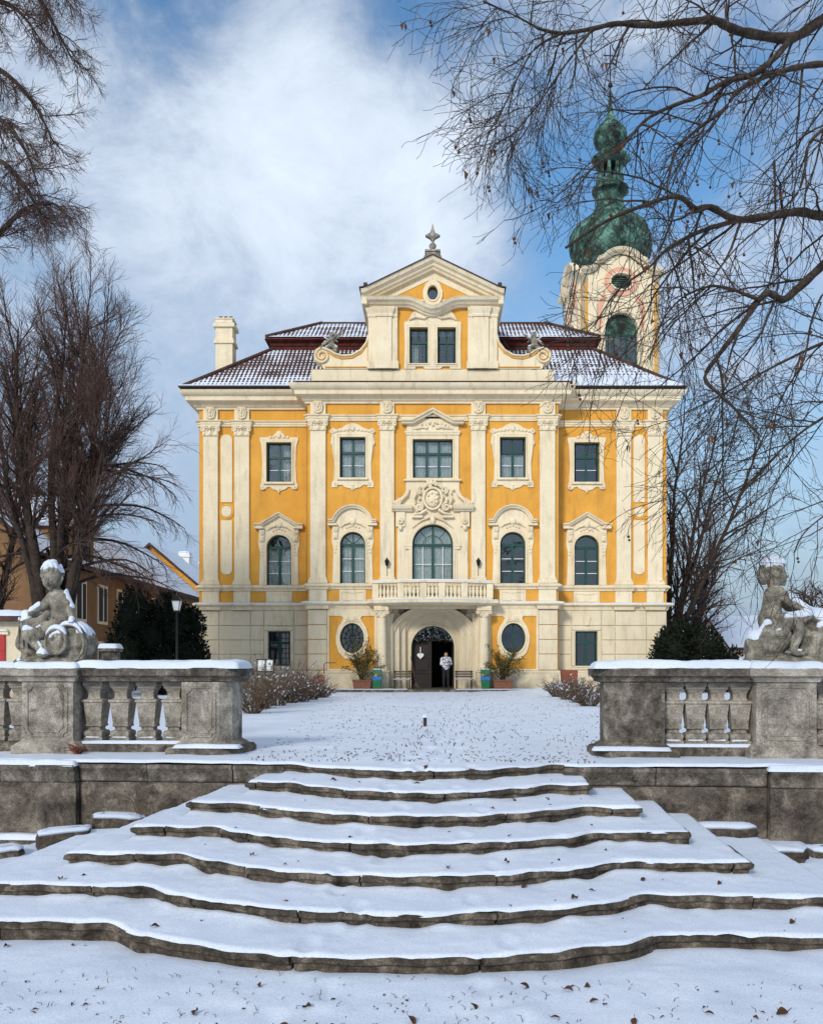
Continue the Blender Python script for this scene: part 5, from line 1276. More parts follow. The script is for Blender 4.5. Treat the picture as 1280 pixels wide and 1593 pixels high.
for s in (-1, 1):
    cx = s*2.36
    m = MB().box(cx-.34, cx+.34, -.72, -.0, 0, .95); m.box(cx-.38, cx+.38, -.76, -.0, .86, .95); cb_ = m.build('column_pedestal', 'cream_base', pal, bevel=.02)
    MB().lathe(cx, -.40, [(.30, .95), (.30, 1.02), (.25, 1.06), (.27, 1.1), (.225, 1.16), (.235, 2.0), (.205, 3.38), (.235, 3.40), (.235, 3.45)], 20).build('column', 'cream', cb_, smooth=40)
    m = MB().frus(cx, -.40, 3.45, 3.72, .21, .21, .30, .30); m.box(cx-.34, cx+.34, -.76, -.02, 3.72, 3.80)
    for k in (-1, 1):
        m.tube(spiral((cx+k*.28, 3.64), .10, .02, 90, 1.4*k, 16, -.70), .035, 5); m.ball((cx+k*.14, -.64, 3.52), (.06, .05, .1), 8, 5)
    m.ball((cx, -.66, 3.66), (.07, .05, .07), 8, 5); m.build('capital', 'cream', cb_, smooth=40)
    MB().box(cx-.28, cx+.28, -.18, .02, .96, 3.72).build('back_pilaster', 'cream', cb_, bevel=.015)
    MB().box(cx-.34, cx+.34, -.74, -.0, 3.80, 3.93).build('entablature', 'cream', cb_, bevel=.015)
# dark passage behind the door
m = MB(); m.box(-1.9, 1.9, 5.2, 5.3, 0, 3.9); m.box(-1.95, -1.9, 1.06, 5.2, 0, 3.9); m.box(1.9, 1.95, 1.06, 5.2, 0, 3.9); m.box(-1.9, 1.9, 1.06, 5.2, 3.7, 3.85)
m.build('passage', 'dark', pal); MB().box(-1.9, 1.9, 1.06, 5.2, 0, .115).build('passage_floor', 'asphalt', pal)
# door leaves: left one almost shut, right one open
dl = MB().box(-1.0, -.06, 1.08, 1.15, .12, 2.35)
for z0, z1 in ((.25, .85), (.95, 1.6), (1.7, 2.25)): dl.sweep(rct(-.9, -.16, z0, z1), [(0, 1.08), (0, 1.05), (.05, 1.05), (.07, 1.08)], True)
dlo = dl.build('door', 'wood', pal, bevel=.008); MB().tube([(-.14, 1.05, 1.15), (-.14, 1.0, 1.15), (-.24, 1.0, 1.15)], .014, 6).build('handle', 'iron', dlo)
MB().box(.94, 1.0, 1.1, 2.0, .12, 2.35).build('door', 'wood', pal, bevel=.008)
m = MB().box(-1.0, 1.0, 1.07, 1.16, 2.36, 2.46); fo = m.build('fanlight', 'wood', pal)
m = MB()
for an in (30, 60, 90, 120, 150): m.tube([(0, 1.11, 2.46), (1.0*math.cos(R(an)), 1.11, DS+1.0*math.sin(R(an)))], .018, 5)
m.build('fanlight_bars', 'iron', fo); pane(fo, [(-.9, 2.46), (.9, 2.46)] + arc(0, DS, .99, 26, 154, 16), 1.12)
# --- balcony: convex slab, rail, balusters
def bf(x, k=1.0): return -.78 - k*.62*max(0.0, math.cos(PI*x/2/2.55))**.9 if abs(x) < 2.55 else -.78
bx = [-2.9, -2.62] + [-2.5+5.0*i/24 for i in range(25)] + [2.62, 2.9]
bpath = [(-2.95, .0)] + [(x, bf(x)) for x in bx] + [(2.95, .0)]
bal = MB(); mslab(bal, [(x, q) for x, q in bpath], [(-.12, 3.94), (-.02, 3.98), (.06, 4.02), (.10, 4.04), (.12, 4.14), (.08, 4.17)]); bo = bal.build('balcony', 'cream', pal, smooth=35)
mm = MB(); mslab(mm, bpath, [(.10, 4.165), (.11, 4.19), (.05, 4.215)]); mm.build('snow_cap', 'snow', bo, smooth=60)
ip = [(x, bf(x)+.14) for x in bx[1:-1]]
rail = [(-2.62, -.02)] + ip + [(2.62, -.02)]
MB().plan(rail, [(.13, 4.21), (.13, 4.28), (-.13, 4.28), (-.13, 4.21)]).build('bottom_rail', 'cream', bo, smooth=30)
MB().plan(rail, [(.10, 4.93), (.16, 4.96), (.16, 5.04), (-.14, 5.04), (-.14, 4.93)]).build('top_rail', 'cream', bo, smooth=30)
MB().plan(rail, [(.165, 5.042), (.14, 5.09), (0, 5.11), (-.13, 5.08), (-.15, 5.042)]).build('snow_cap', 'snow', bo, smooth=60)
bme = MB().lathe(0, 0, [(.075, 4.285), (.075, 4.34), (.045, 4.37), (.04, 4.40), (.078, 4.50), (.082, 4.56), (.05, 4.70), (.035, 4.78), (.055, 4.80), (.035, 4.83), (.07, 4.88), (.07, 4.925)], 10).mesh('balcony_baluster', M['cream'], 50)
pier = [-2.62, -1.45, -.42, .42, 1.45, 2.62]
for x in pier: yy = bf(x)+.14; MB().box(x-.15, x+.15, yy-.13, yy+.13, 4.285, 4.925).build('balcony_pier', 'cream', bo, bevel=.012)
for a, b in zip(pier[:-1], pier[1:]):
    n = int(round((b-a-.3)/.185))
    for i in range(n):
        x = a+.15+(b-a-.3)*(i+.5)/n; link('baluster', bme, bo, None, (x, bf(x)+.14, 0))
for s in (-1, 1):
    for yy in (-.62, -.42, -.22): link('baluster', bme, bo, None, (s*2.62, yy, 0))
# low step in front of the door
mslab(m := MB(), [(-4.6, -2.2), (4.6, -2.2), (4.6, -.2), (-4.6, -.2)], [(0, -.1), (0, .09), (-.02, .11)]); ds_ = m.build('door_step', 'stone_dark', pal)
m = snow_sheet(MB(), -4.55, -1.1, -2.15, -.85, .10, .03, 4, .06, .08); m.build('snow_patch', 'snow', ds_, smooth=180)
m = snow_sheet(MB(), 1.0, 4.55, -2.15, -.85, .10, .03, 6, .06, .08); m.build('snow_patch', 'snow', ds_, smooth=180)
# weather vane figures on the scrolls: small carved children, stone

# ------------------------------------------------------------------ church tower behind the palace
TD = 78.3; tw = thing('church_tower', 'cream and pink church tower with green copper onion dome behind the palace', 'church tower', (15.05, TD, 0), R(-4.7)*-1)
hw = 3.3
twz = lambda py: CZ + (HY-py)*75/F
out_ = [(-hw, 0), (hw, 0), (hw, 33.7)] + [(2.5, 33.8), (2.0, 34.1), (1.7, 34.7)] + arc(0, 34.3, 1.5, 20, 160, 12, 1.1) + [(-1.7, 34.7), (-2.0, 34.1), (-2.5, 33.8), (-hw, 33.7)]
curve = [(-hw-.15, 33.75), (-2.6, 33.8), (-2.1, 34.1), (-1.75, 34.7)] + arc(0, 34.35, 1.5, 155, 25, 12, 1.15) + [(1.75, 34.7), (2.1, 34.1), (2.6, 33.8), (hw+.15, 33.75)]
cp = [(0, -.02), (0, -.2), (.12, -.28), (.2, -.5), (.35, -.58), (.42, -.62), (.42, -.02)]
for k in range(4):                                      # four alike faces, each turned by a right angle
    ro = Matrix.Rotation(k*PI/2, 3, 'Z')
    def face(mb, name, material, par=None, **kw):
        mb.v = [tuple(ro @ Vector((a, b-hw, c))) for a, b, c in mb.v]; return mb.build(name, material, par or tw, **kw)
    wl = face(MB().prism(out_, 0, .5, [arch(0, 1.40, 24.0, 29.2, 18), ellipse(0, 33.2, .9, .66)], back=True), 'tower_wall', 'cream')
    face(MB().sweep(curve, cp), 'cornice', 'cream', wl, smooth=35)
    for s in (-1, 1):
        a, b = sorted((s*2.05, s*2.65)); face(MB().box(a, b, -.12, .02, 0, 33.2), 'pilaster', 'cream', wl, bevel=.03)
        a, b = sorted((s*2.85, s*3.05)); face(MB().box(a, b, -.03, .02, 20, 33.0), 'ochre_strip', 'ochre', wl)
        face(MB().prism([(s*1.55, 29.2), (s*1.95, 29.2), (s*2.0, 31.3), (s*1.4, 32.3), (s*1.25, 31.9), (s*1.7, 30.8)][::1 if s > 0 else -1], -.05, .02), 'pink_field', 'pink', wl)
    face(MB().sweep([(1.40, 24)] + arc(0, 29.2, 1.40, 0, 180, 20) + [(-1.40, 24)], [(0, 0), (0, -.18), (-.15, -.2), (-.3, -.08), (-.32, 0)]), 'arch_moulding', 'cream', wl, smooth=35)
    face(MB().sweep(ellipse(0, 33.2, 1.15, .95), [(0.28, 0), (.28, -.1), (-.25, -.12), (-.28, 0)], True), 'pink_ring', 'pink', wl, smooth=40)
    face(MB().sweep(ellipse(0, 33.2, .9, .66), [(0, .02), (0, -.22), (-.12, -.24), (-.16, .02)], True), 'oculus_moulding', 'cream', wl, smooth=40)
    m = MB()
    for i in range(7): m.box(-.88, .88, .2, .3, 32.62+.18*i, 32.72+.18*i)
    face(m, 'oculus_louvre', 'copper', wl)
    m = MB(); m.box(-1.4, 1.4, .22, .32, 28.72, 28.9); m.box(-1.4, 1.4, .22, .32, 26.5, 26.62); m.box(-.6, -.45, .22, .32, 24, 28.72); m.box(.45, .6, .22, .32, 24, 28.72); m.box(-1.4, -1.28, .22, .32, 24, 28.72); m.box(1.28, 1.4, .22, .32, 24, 28.72)
    wo = face(m, 'window', M['frame'], wl)
    face(MB().prism([(-1.38, 28.9), (1.38, 28.9)] + arc(0, 29.2, 1.38, 0, 180, 14), .26, .3, back=True), 'lunette', 'copper', wo)
    for x0, x1 in ((-1.28, -.6), (-.45, .45), (.6, 1.28)):
        for z0, z1 in ((24, 26.5), (26.62, 28.72)): face(MB().prism(rct(x0, x1, z0, z1), .265, .275, back=True), 'pane', 'glass', wo)
MB().box(-3.0, 3.0, -3.0, 3.0, 22, 22.5).build('belfry_floor', 'dark', tw)
def onion(prof, seg=48, lob=.035, n=8):
    m = MB(); q = len(prof)
    for k in range(seg):
        a = 2*PI*k/seg; f = 1 - lob*(1-abs(math.cos(n*a/2)))
        for r, z in prof: m.v.append((r*f*math.cos(a), r*f*math.sin(a), z))
    for k in range(seg):
        j = (k+1) % seg
        for e in range(q-1): m.f.append((k*q+e, j*q+e, j*q+e+1, k*q+e+1))
    m.f.append(tuple(k*q+q-1 for k in range(seg))); return m
DP = [(2.85, 34.2), (2.9, 35.6), (2.95, 36.1), (3.3, 36.5), (3.55, 37.1), (3.62, 37.7), (3.52, 38.35), (3.2, 39.0), (2.65, 39.6), (2.0, 40.1), (1.5, 40.55), (1.2, 41.1), (1.08, 41.9), (1.2, 42.25), (1.6, 42.35), (1.62, 42.6), (1.2, 42.75), (1.15, 43.1)]
dome = onion(DP).build('onion_dome', 'copper', tw, smooth=50)
m = MB()
for k in range(8):                                      # standing ribs of the copper sheets
    a = 2*PI*k/8
    m.tube([(r*1.01*math.cos(a), r*1.01*math.sin(a), z) for r, z in DP[2:13]], .06, 5)
m.build('dome_rib', 'copper', dome, smooth=60)
m = MB()
for k in range(8):
    a = 2*PI*(k+.5)/8; m.frus(.92*math.cos(a), .92*math.sin(a), 43.1, 45.0, .15, .15, .12, .12); m.ball((1.02*math.cos(a), 1.02*math.sin(a), 43.4), (.17, .17, .35), 8, 6)
m.lathe(0, 0, [(1.0, 43.0), (1.0, 43.35), (.8, 43.37)], 16); ln = m.build('lantern', 'copper', tw, smooth=40)
onion([(.9, 44.7), (1.3, 44.8), (1.62, 45.1), (1.66, 45.3), (1.3, 45.5), (.95, 45.7), (.85, 46.0), (1.1, 46.2), (1.4, 46.6), (1.5, 47.1), (1.38, 47.6), (1.0, 48.1), (.55, 48.6), (.3, 49.2), (.16, 50.0), (.06, 51.4), (.05, 51.5)], 32, .04).build('small_onion', 'copper', ln, smooth=50)
m = MB(); m.ball((0, 0, 51.7), .22, 10, 8); m.tube([(0, 0, 51.7), (0, 0, 55.2)], .06, 6); m.tube([(-.6, 0, 54.3), (.6, 0, 54.3)], .05, 6); m.tube([(-.4, 0, 53.6), (.4, 0, 53.6)], .05, 6); m.build('cross', 'iron', ln, smooth=40)

# ------------------------------------------------------------------ small carved children on the gable scrolls
for s, lb, gr in ((-1, 'small carved child with a long staff on the left gable scroll', None), (1, 'small carved child figure on the right gable scroll', None)):
    t = thing('statuette', lb, 'statue', (-0.21 + s*4.75, 42.12, 15.86), 0, 'carved children on the gable scrolls')
    pr = [('e', (0, 0, .02), (.38, .2, .10), .02), ('c', (0, 0, .30), (0, 0, .62), .16, .13, .05), ('e', (.02, -.02, .83), (.13, .13, .15), .02), ('c', (0, 0, .62), (.01, 0, .74), .07, .06, .03),
          ('c', (.10, 0, .60), (.32, -.08, .66), .07, .05, .03), ('c', (.32, -.08, .66), (.48, -.1, .82), .05, .04, .02), ('c', (-.10, 0, .60), (-.30, -.08, .42), .07, .05, .03), ('c', (-.30, -.08, .42), (-.42, -.1, .30), .05, .04, .02),
          ('c', (.08, -.02, .30), (.26, -.16, .14), .11, .09, .03), ('c', (.26, -.16, .14), (.22, -.2, -.05), .08, .06, .02), ('c', (-.08, -.02, .30), (-.22, -.14, .12), .11, .09, .03), ('c', (-.22, -.14, .12), (-.28, -.2, -.05), .08, .06, .02),
          ('c', (-.12, .1, .58), (-.34, .14, .74), .05, .03, .03), ('c', (.12, .1, .58), (.30, .14, .52), .05, .03, .03)]
    if s > 0: pr = [tuple((-p[0], p[1], p[2]) if isinstance(p, tuple) and i in ((1, 2) if q[0] == 'c' else (1,)) else p for i, p in enumerate(q)) for q in pr]
    co, q = sdf(pr, (-.62, -.4, -.12), (.62, .35, 1.05), .025, .004); np_mesh('figure', co, q, 'statue', t)
    c2, q2 = snow_from(co, q, .6, .04, .1); stuff(np_mesh('snow_cap', c2, q2, 'snow', t))
    if s < 0: MB().tube([(-.75, -.14, .0), (.62, -.14, 1.0)], [.05, .035], 6).build('staff', 'statue', t, smooth=60)

# ------------------------------------------------------------------ things at the palace front
def bench(x, y, lb):
    t = thing('bench', lb, 'bench', (x, y, .11), 0, 'benches by the door')
    for i in range(4): MB().box(-.42, .42, -.30+.10*i, -.225+.10*i, .42, .45).build('seat_slat', 'bench', t)
    for i in range(3): MB().box(-.42, .42, .12+.02*i, .145+.02*i, .53+.11*i, .61+.11*i).build('back_slat', 'bench', t)
    for s in (-1, 1):
        m = MB(); m.box(s*.34-.025, s*.34+.025, -.30, -.25, 0, .42); m.box(s*.34-.025, s*.34+.025, .16, .20, 0, .84); m.box(s*.34-.025, s*.34+.025, -.25, .16, .37, .415); m.build('leg_frame', 'iron', t)
    snow_sheet(MB(), -.4, .4, -.3, .08, .45, .02, 2, .04, .06).build('snow_cap', 'snow', t, smooth=180)
bench(-1.60, 41.05, 'slatted wooden bench left of the palace doorway'); bench(1.22, 41.05, 'slatted wooden bench right of the palace doorway')
def bin_(x, y, lb):
    t = thing('litter_bin', lb, 'litter bin', (x, y, .11), 0, 'green litter bins by the columns')
    MB().frus(0, 0, 0, .40, .16, .15, .20, .18).build('body', 'bin', t, bevel=.02); MB().frus(0, 0, .40, .56, .205, .185, .205, .185).build('blue_band', 'blue', t, bevel=.02)
    MB().box(-.205, -.17, -.18, .18, .56, .70).build('hood_side', 'bin', t); MB().box(.17, .205, -.18, .18, .56, .70).build('hood_side', 'bin', t); MB().frus(0, 0, .70, .90, .22, .20, .19, .17).build('hood', 'bin', t, bevel=.02)
    snow_sheet(MB(), -.19, .19, -.17, .17, .90, .03, 2, .04, .05).build('snow_cap', 'snow', t, smooth=180)
bin_(-2.72, 40.75, 'green litter bin with blue band beside the left column'); bin_(2.18, 40.75, 'green litter bin with blue band beside the right column')
def leaf_cloud(rng, n, fn, size):                       # n little leaf faces spread by fn
    co = []; q = []
    for i in range(n):
        p, d = fn(rng); a = Vector((rng.gauss(0, 1), rng.gauss(0, 1), rng.gauss(0, 1))).normalized()
        d = (d*0.8 + a*0.7).normalized(); b = d.cross(a).normalized(); s = size*rng.uniform(.6, 1.35); k = len(co)
        co += [p - b*s*.35, p + d*s*.5 - b*s*.1, p + d*s*1.2, p + d*s*.5 + b*s*.45]; q.append((k, k+1, k+2, k+3))
    return np.array([tuple(v) for v in co]), np.array(q)
def potted(x, y, lb, seed, w, h, pw):
    rng = random.Random(seed); t = thing('potted_shrub', lb, 'potted shrub', (x, y, .09), 0, 'evergreen shrubs in planters')
    m = MB().frus(0, 0, 0, .40, pw*.9, .22, pw, .26); m.box(-pw-.03, pw+.03, -.29, .29, .38, .45); m.build('planter', 'terracotta', t, bevel=.015)
    st_ = MB(); tips = []
    for i in range(22):
        a = rng.uniform(0, 2*PI); tl = rng.uniform(.15, 1.0)**.6; e = Vector((math.cos(a)*w*tl, math.sin(a)*w*.7*tl, h*rng.uniform(.55, 1.0)*(1.15-.5*tl*tl)))
        p0 = Vector((rng.uniform(-.1, .1), rng.uniform(-.1, .1), .4)); md = (p0+e)/2 + Vector((0, 0, .15)); st_.tube([p0, md, e], [.022, .015, .006], 5); tips += [(p0, md, e)]
    st_.build('stems', 'bark', t)
    def fn(r):
        p0, md, e = r.choice(tips); u = r.uniform(.25, 1.08); p = p0.lerp(md, u*2) if u < .5 else md.lerp(e, (u-.5)*2)
        return p + Vector((r.gauss(0, .07), r.gauss(0, .07), r.gauss(0, .07))), (e-md).normalized()
    co, q = leaf_cloud(rng, 2600, fn, .075); stuff(np_mesh('foliage', co, q, 'shrub', t, False))
potted(-3.40, 40.9, 'bushy evergreen in a terracotta planter left of the portal', 5, 1.0, 2.15, .42); potted(2.98, 40.9, 'bushy evergreen in a terracotta planter right of the portal', 9, 1.0, 2.05, .44)
# garland in the fanlight, heart on the door, mat, broom
t = thing('garland', 'snowy evergreen garland hanging in the arch over the doorway', 'garland', (-.21, 42.95, 2.5)); rng = random.Random(2)
def fn(r):
    a = R(r.uniform(14, 166)); rr_ = r.uniform(.72, .98) if r.random() < .55 else r.uniform(.35, .9); return Vector((rr_*1.0*math.cos(a), r.gauss(0, .05), -.46 + rr_*math.sin(a) + (0 if rr_ > .7 else .1))), Vector((0, -.3, -1))
co, q = leaf_cloud(rng, 900, lambda r: (lambda p, d: (p if p.z > -.12 else Vector((p.x, p.y, -.1+r.gauss(0, .03))), d))(*fn(r)), .09); stuff(np_mesh('needles', co, q, 'yew', t, False))
co, q = leaf_cloud(rng, 220, lambda r: (lambda p, d: (p if p.z > -.12 else Vector((p.x, p.y, -.1+r.gauss(0, .03))), d))(*fn(r)), .06); stuff(np_mesh('frost', co + np.array([[0, -.04, .02]]), q, 'snow', t, False))
t = thing('heart_ornament', 'white heart ornament hanging on the dark door leaf', 'ornament', (-.80, 42.98, 1.45))
hp = [(.16*math.sin(a)**3*1.0, .01*(13*math.cos(a)-5*math.cos(2*a)-2*math.cos(3*a)-math.cos(4*a))) for a in np.linspace(0, 2*PI, 26)[:-1]]
MB().prism([(a, b+.2) for a, b in hp[::-1]], -.03, .03, back=True).build('heart', 'white', t, bevel=.012); MB().tube([(0, 0, .25), (0, 0, .62)], .022, 6).build('ribbon', 'white', t); MB().ball((0, -.03, .44), (.04, .03, .03), 8, 5).build('bow', 'white', t)
t = tag(MB().box(-.86, .86, -.55, .55, 0, .02).build('door_mat', 'asphalt', None), 'dark brown door mat on the step before the doorway', 'door mat'); t.location = (-.28, 40.55, .118)
t = thing('broom', 'broom leaning against the wall left of the doorway', 'broom', (-1.12, 41.9, .11)); MB().tube([(-.12, .1, 1.5), (.12, -.15, .25)], .016, 6).build('handle', 'terracotta', t); MB().frus(.14, -.17, 0, .28, .16, .06, .04, .03).build('bristles', 'dry', t)
# person in the doorway
t = thing('person', 'person in a patterned blouse and dark trousers standing in the doorway, arms folded', 'person', (.42, 43.05, .125), R(8))
H = [('c', (-.09, 0, .92), (-.10, 0, .50), .088, .062, .03), ('c', (-.10, 0, .50), (-.10, .03, .09), .058, .04, .02), ('e', (-.10, -.06, .04), (.045, .13, .04), .02),
     ('c', (.09, 0, .92), (.10, -.02, .50), .088, .062, .03), ('c', (.10, -.02, .50), (.11, .02, .09), .058, .04, .02), ('e', (.11, -.07, .04), (.045, .13, .04), .02)]
TOR = [('e', (0, 0, .95), (.175, .125, .14), .05), ('c', (0, 0, 1.0), (0, 0, 1.32), .135, .145, .05), ('e', (0, -.04, 1.26), (.16, .12, .11), .05), ('c', (-.15, 0, 1.38), (.15, 0, 1.38), .07, .07, .04)]
ARM = []
for s in (-1, 1):
    ARM += [('c', (s*.185, 0, 1.37), (s*.235, -.02, 1.12), .058, .046, .02), ('c', (s*.235, -.02, 1.12), (s*-.02, -.19, 1.13+.03*s), .042, .032, .02)]
HND = []
for s in (-1, 1):
    c0 = (s*-.06, -.20, 1.13+.03*s); HND += [('e', c0, (.045, .022, .035), .015)]
    for f_ in range(4): HND.append(('c', (c0[0]-s*.035, c0[1]-.005, c0[2]-.024+.016*f_), (c0[0]-s*(.085-.004*abs(f_-1.5)*2), c0[1]+.012, c0[2]-.028+.017*f_), .0085, .0075, .004))
    HND.append(('c', (c0[0]+s*.01, c0[1]-.01, c0[2]+.03), (c0[0]-s*.03, c0[1]-.02, c0[2]+.055), .010, .008, .006))
HED = [('c', (0, 0, 1.40), (0, -.01, 1.50), .052, .05, .03), ('e', (0, -.01, 1.585), (.078, .092, .108), .02), ('e', (0, -.05, 1.53), (.058, .055, .055), .03), ('c', (0, -.105, 1.59), (0, -.118, 1.56), .010, .016, .012), ('e', (0, -.095, 1.525), (.026, .015, .010), .008),
       ('e', (.03, -.096, 1.60), (.014, .012, .009), -.008), ('e', (-.03, -.096, 1.60), (.014, .012, .009), -.008), ('e', (.08, 0, 1.58), (.012, .022, .032), .01), ('e', (-.08, 0, 1.58), (.012, .022, .032), .01)]
co, q = sdf(H + TOR + ARM + HND + HED, (-.4, -.34, -.03), (.4, .26, 1.75), .012); np_mesh('body', co, q, 'skin', t)
gr = lambda L, e: [tuple(p + e if (i in ((3, 4) if pr[0] == 'c' else ())) else (tuple(r_ + e for r_ in p) if pr[0] == 'e' and i == 2 else p) for i, p in enumerate(pr)) for pr in L]
co, q = sdf(gr([x for x in H if x[0] == 'c'] + TOR[:1], .018), (-.4, -.34, .04), (.4, .26, 1.1), .014); np_mesh('trousers', co, q, 'trousers', t)
co, q = sdf(gr(TOR + ARM[:1] + ARM[2:3], .022) + gr(ARM[1:2] + ARM[3:], .012), (-.42, -.36, .8), (.42, .28, 1.5), .013); np_mesh('blouse', co, q, 'shirt', t)
co, q = sdf([('e', (0, .02, 1.625), (.092, .095, .095), .02), ('e', (0, .05, 1.56), (.088, .07, .10), .03), ('e', (0, -.10, 1.55), (.075, .06, .085), -.02)], (-.2, -.2, 1.4), (.2, .2, 1.8), .012); np_mesh('hair', co, q, 'hair', t)
for s, nm in ((-1, 'shoe'), (1, 'shoe')): MB().ball((s*.105, -.06, .045), (.055, .145, .05), 10, 6).build(nm, 'trousers', t, smooth=180)

# ------------------------------------------------------------------ things on the terrace
t = thing('bollard', 'short dark post capped with snow in the middle of the terrace path', 'bollard', (-.24, 17.8, 0))
MB().box(-.035, .035, -.035, .035, -.1, .16).build('post', 'gutter', t, bevel=.008); snow_sheet(MB(), -.04, .04, -.04, .04, .16, .06, 1, .03, .015).build('snow_cap', 'snow', t, smooth=180)
t = thing('notice_board', 'white two-panel notice board on dark posts beside the left wing', 'notice board', (-5.72, 30, 0), R(-4))
for s in (-1, 0, 1): MB().box(s*.27-.02, s*.27+.02, -.02, .02, -.1, 1.36).build('post', 'gutter', t)
MB().box(-.29, .29, -.025, .025, 1.36, 1.40).build('top_rail', 'gutter', t); MB().box(-.29, .29, -.02, .02, .96, 1.0).build('bottom_rail', 'gutter', t)
for s in (-1, 1):
    bp = MB().box(s*.135-.112, s*.135+.112, -.028, -.005, 1.005, 1.355).build('panel', 'white', t)
m = MB().prism(ellipse(.14, 1.23, .03, .035, 10), -.031, -.0285); m.prism(rct(.10, .18, 1.12, 1.125), -.031, -.0285); m.prism(rct(.11, .17, 1.15, 1.155), -.031, -.0285); m.build('printed_mark', 'iron', t)
t = thing('barrow', 'rust brown tilted barrow with bent tube handles beside the left base', 'barrow', (-4.95, 38.6, 0), R(6))
m = MB().prism([(-.62, .10), (.05, .10), (.05, .82)] + arc(.05, .12, .68, 90, 175, 8, .68)[1:], -.25, .25, back=True); m.build('tray', 'rust', t, bevel=.02)
m = MB()
for s in (-.22, .22): m.tube([(.10, s, 0), (.10, s, 1.22), (.16, s, 1.30), (.6, s, 1.30)], .022, 6)
m.build('handle', 'rust', t, smooth=60); MB().prism(ellipse(-.5, .18, .18, .18, 16), -.04, .04, back=True).build('wheel', 'gutter', t)
# snow-bent dry shrubs along the beds
sp_l = [(392, 1108, 22.2, 1.15), (410, 1101, 24.5, 1.30), (432, 1096, 26.5, 1.2), (452, 1092, 28.5, 1.25), (470, 1090, 29.5, .90), (486, 1087, 31.0, .85), (500, 1084, 33.0, .55)]
names = ['nearest the balustrade end', 'second from the balustrade end', 'below the notice board', 'right of the notice board', 'before the grilled window', 'beside the barrow', 'low and snow covered, farthest along the left bed']
def dry_shrub(x, y, h, lb, seed, gr):
    rng = random.Random(seed); t = thing('dry_shrub', lb, 'shrub', (x, y, 0), 0, gr); L = []
    for i in range(52):
        a = rng.uniform(0, 2*PI); d = Vector((math.cos(a)*.75, math.sin(a)*.5, 1)).normalized(); p = Vector((math.cos(a)*rng.uniform(0, .22), math.sin(a)*rng.uniform(0, .22), -.03)); pts = [p]
        n = 5; l = h*rng.uniform(.55, 1.1)/n
        for j in range(n):
            d = (d + Vector((rng.gauss(0, .16), rng.gauss(0, .16), -.06))).normalized(); p = p + d*l; pts.append(p)
            for q_ in range(2):
                e = (d + Vector((rng.gauss(0, .7), rng.gauss(0, .7), rng.gauss(.1, .4)))).normalized(); L.append(([p, p+e*h*.12, p+e*h*.22], [.006, .005, .003]))
        L.append((pts, [.010, .009, .008, .007, .006, .004]))
    tubes('stalks', L, 'dry', t)
    def fn(r):
        a, b = r.choice(L); return a[-1] + Vector((r.gauss(0, .03), r.gauss(0, .03), r.gauss(0, .03))), Vector((0, 0, -1))
    co, q = leaf_cloud(rng, 160, fn, .045); stuff(np_mesh('dry_leaves', co, q, 'leaf', t, False))
    co, q = leaf_cloud(rng, 120, fn, .06); stuff(np_mesh('snow_tufts', co, q, 'snow', t, False))
for i, ((px, py, d, h), nm) in enumerate(zip(sp_l, names)): dry_shrub((px-CX)*d/F, d, h, 'dry brown shrub in the left bed, ' + nm, 40+i, 'dry shrubs in the left bed')
for i, ((px, d, h), nm) in enumerate(zip([(868, 34, .75), (884, 31, .8), (900, 28.5, .85), (915, 26, .9)], ['nearest the palace', 'second from the palace', 'third from the palace', 'nearest the balustrade'])): dry_shrub((px-CX)*d/F, d, h, 'dry brown shrub in the right bed, ' + nm, 60+i, 'dry shrubs in the right bed')
t = thing('flower_pot', 'square rust brown pot behind the shrubs of the right bed', 'pot', (5.05, 34.5, 0)); MB().frus(0, 0, 0, 1.0, .24, .24, .30, .30).build('pot', 'rust', t, bevel=.02); MB().box(-.26, .26, -.26, .26, .96, .985).build('soil', 'dark', t)
t = thing('twig_tuft', 'bare twiggy weed growing from the snow at the foot of the left wall', 'plant', sw(-3.38, .62, -.60), 0); rng = random.Random(3)
tubes('stems', [([Vector((0, 0, -.1)), Vector((a*.5, -.02, .14)), Vector((a, -.05, rng.uniform(.16, .34))), Vector((a*1.5, -.05, rng.uniform(.12, .3)))], [.007, .006, .005, .003]) for a in (-.16, -.08, -.02, .05, .11, .18)], 'dry', t)
t = thing('twig_tuft', 'dark leafy tuft growing from the snow at the foot of the right pier', 'plant', sw(4.22, .35, -1.0), 0)
tubes('stems', [([Vector((0, 0, -.05)), Vector((rng.gauss(0, .05), rng.gauss(0, .04), .06)), Vector((rng.gauss(0, .09), rng.gauss(0, .07), rng.uniform(.04, .14)))], [.010, .008, .005]) for a in range(40)], 'bark', t)
t = thing('twig_tuft', 'red brown weeds growing at the foot of the left pedestal', 'plant', sw(-4.62, 1.58, 0), 0)
tubes('stems', [([Vector((0, 0, -.02)), Vector((rng.gauss(0, .05), rng.gauss(0, .03), .06)), Vector((rng.gauss(0, .10), rng.gauss(0, .05), rng.uniform(.05, .16)))], [.008, .006, .004]) for a in range(26)], 'rust', t)
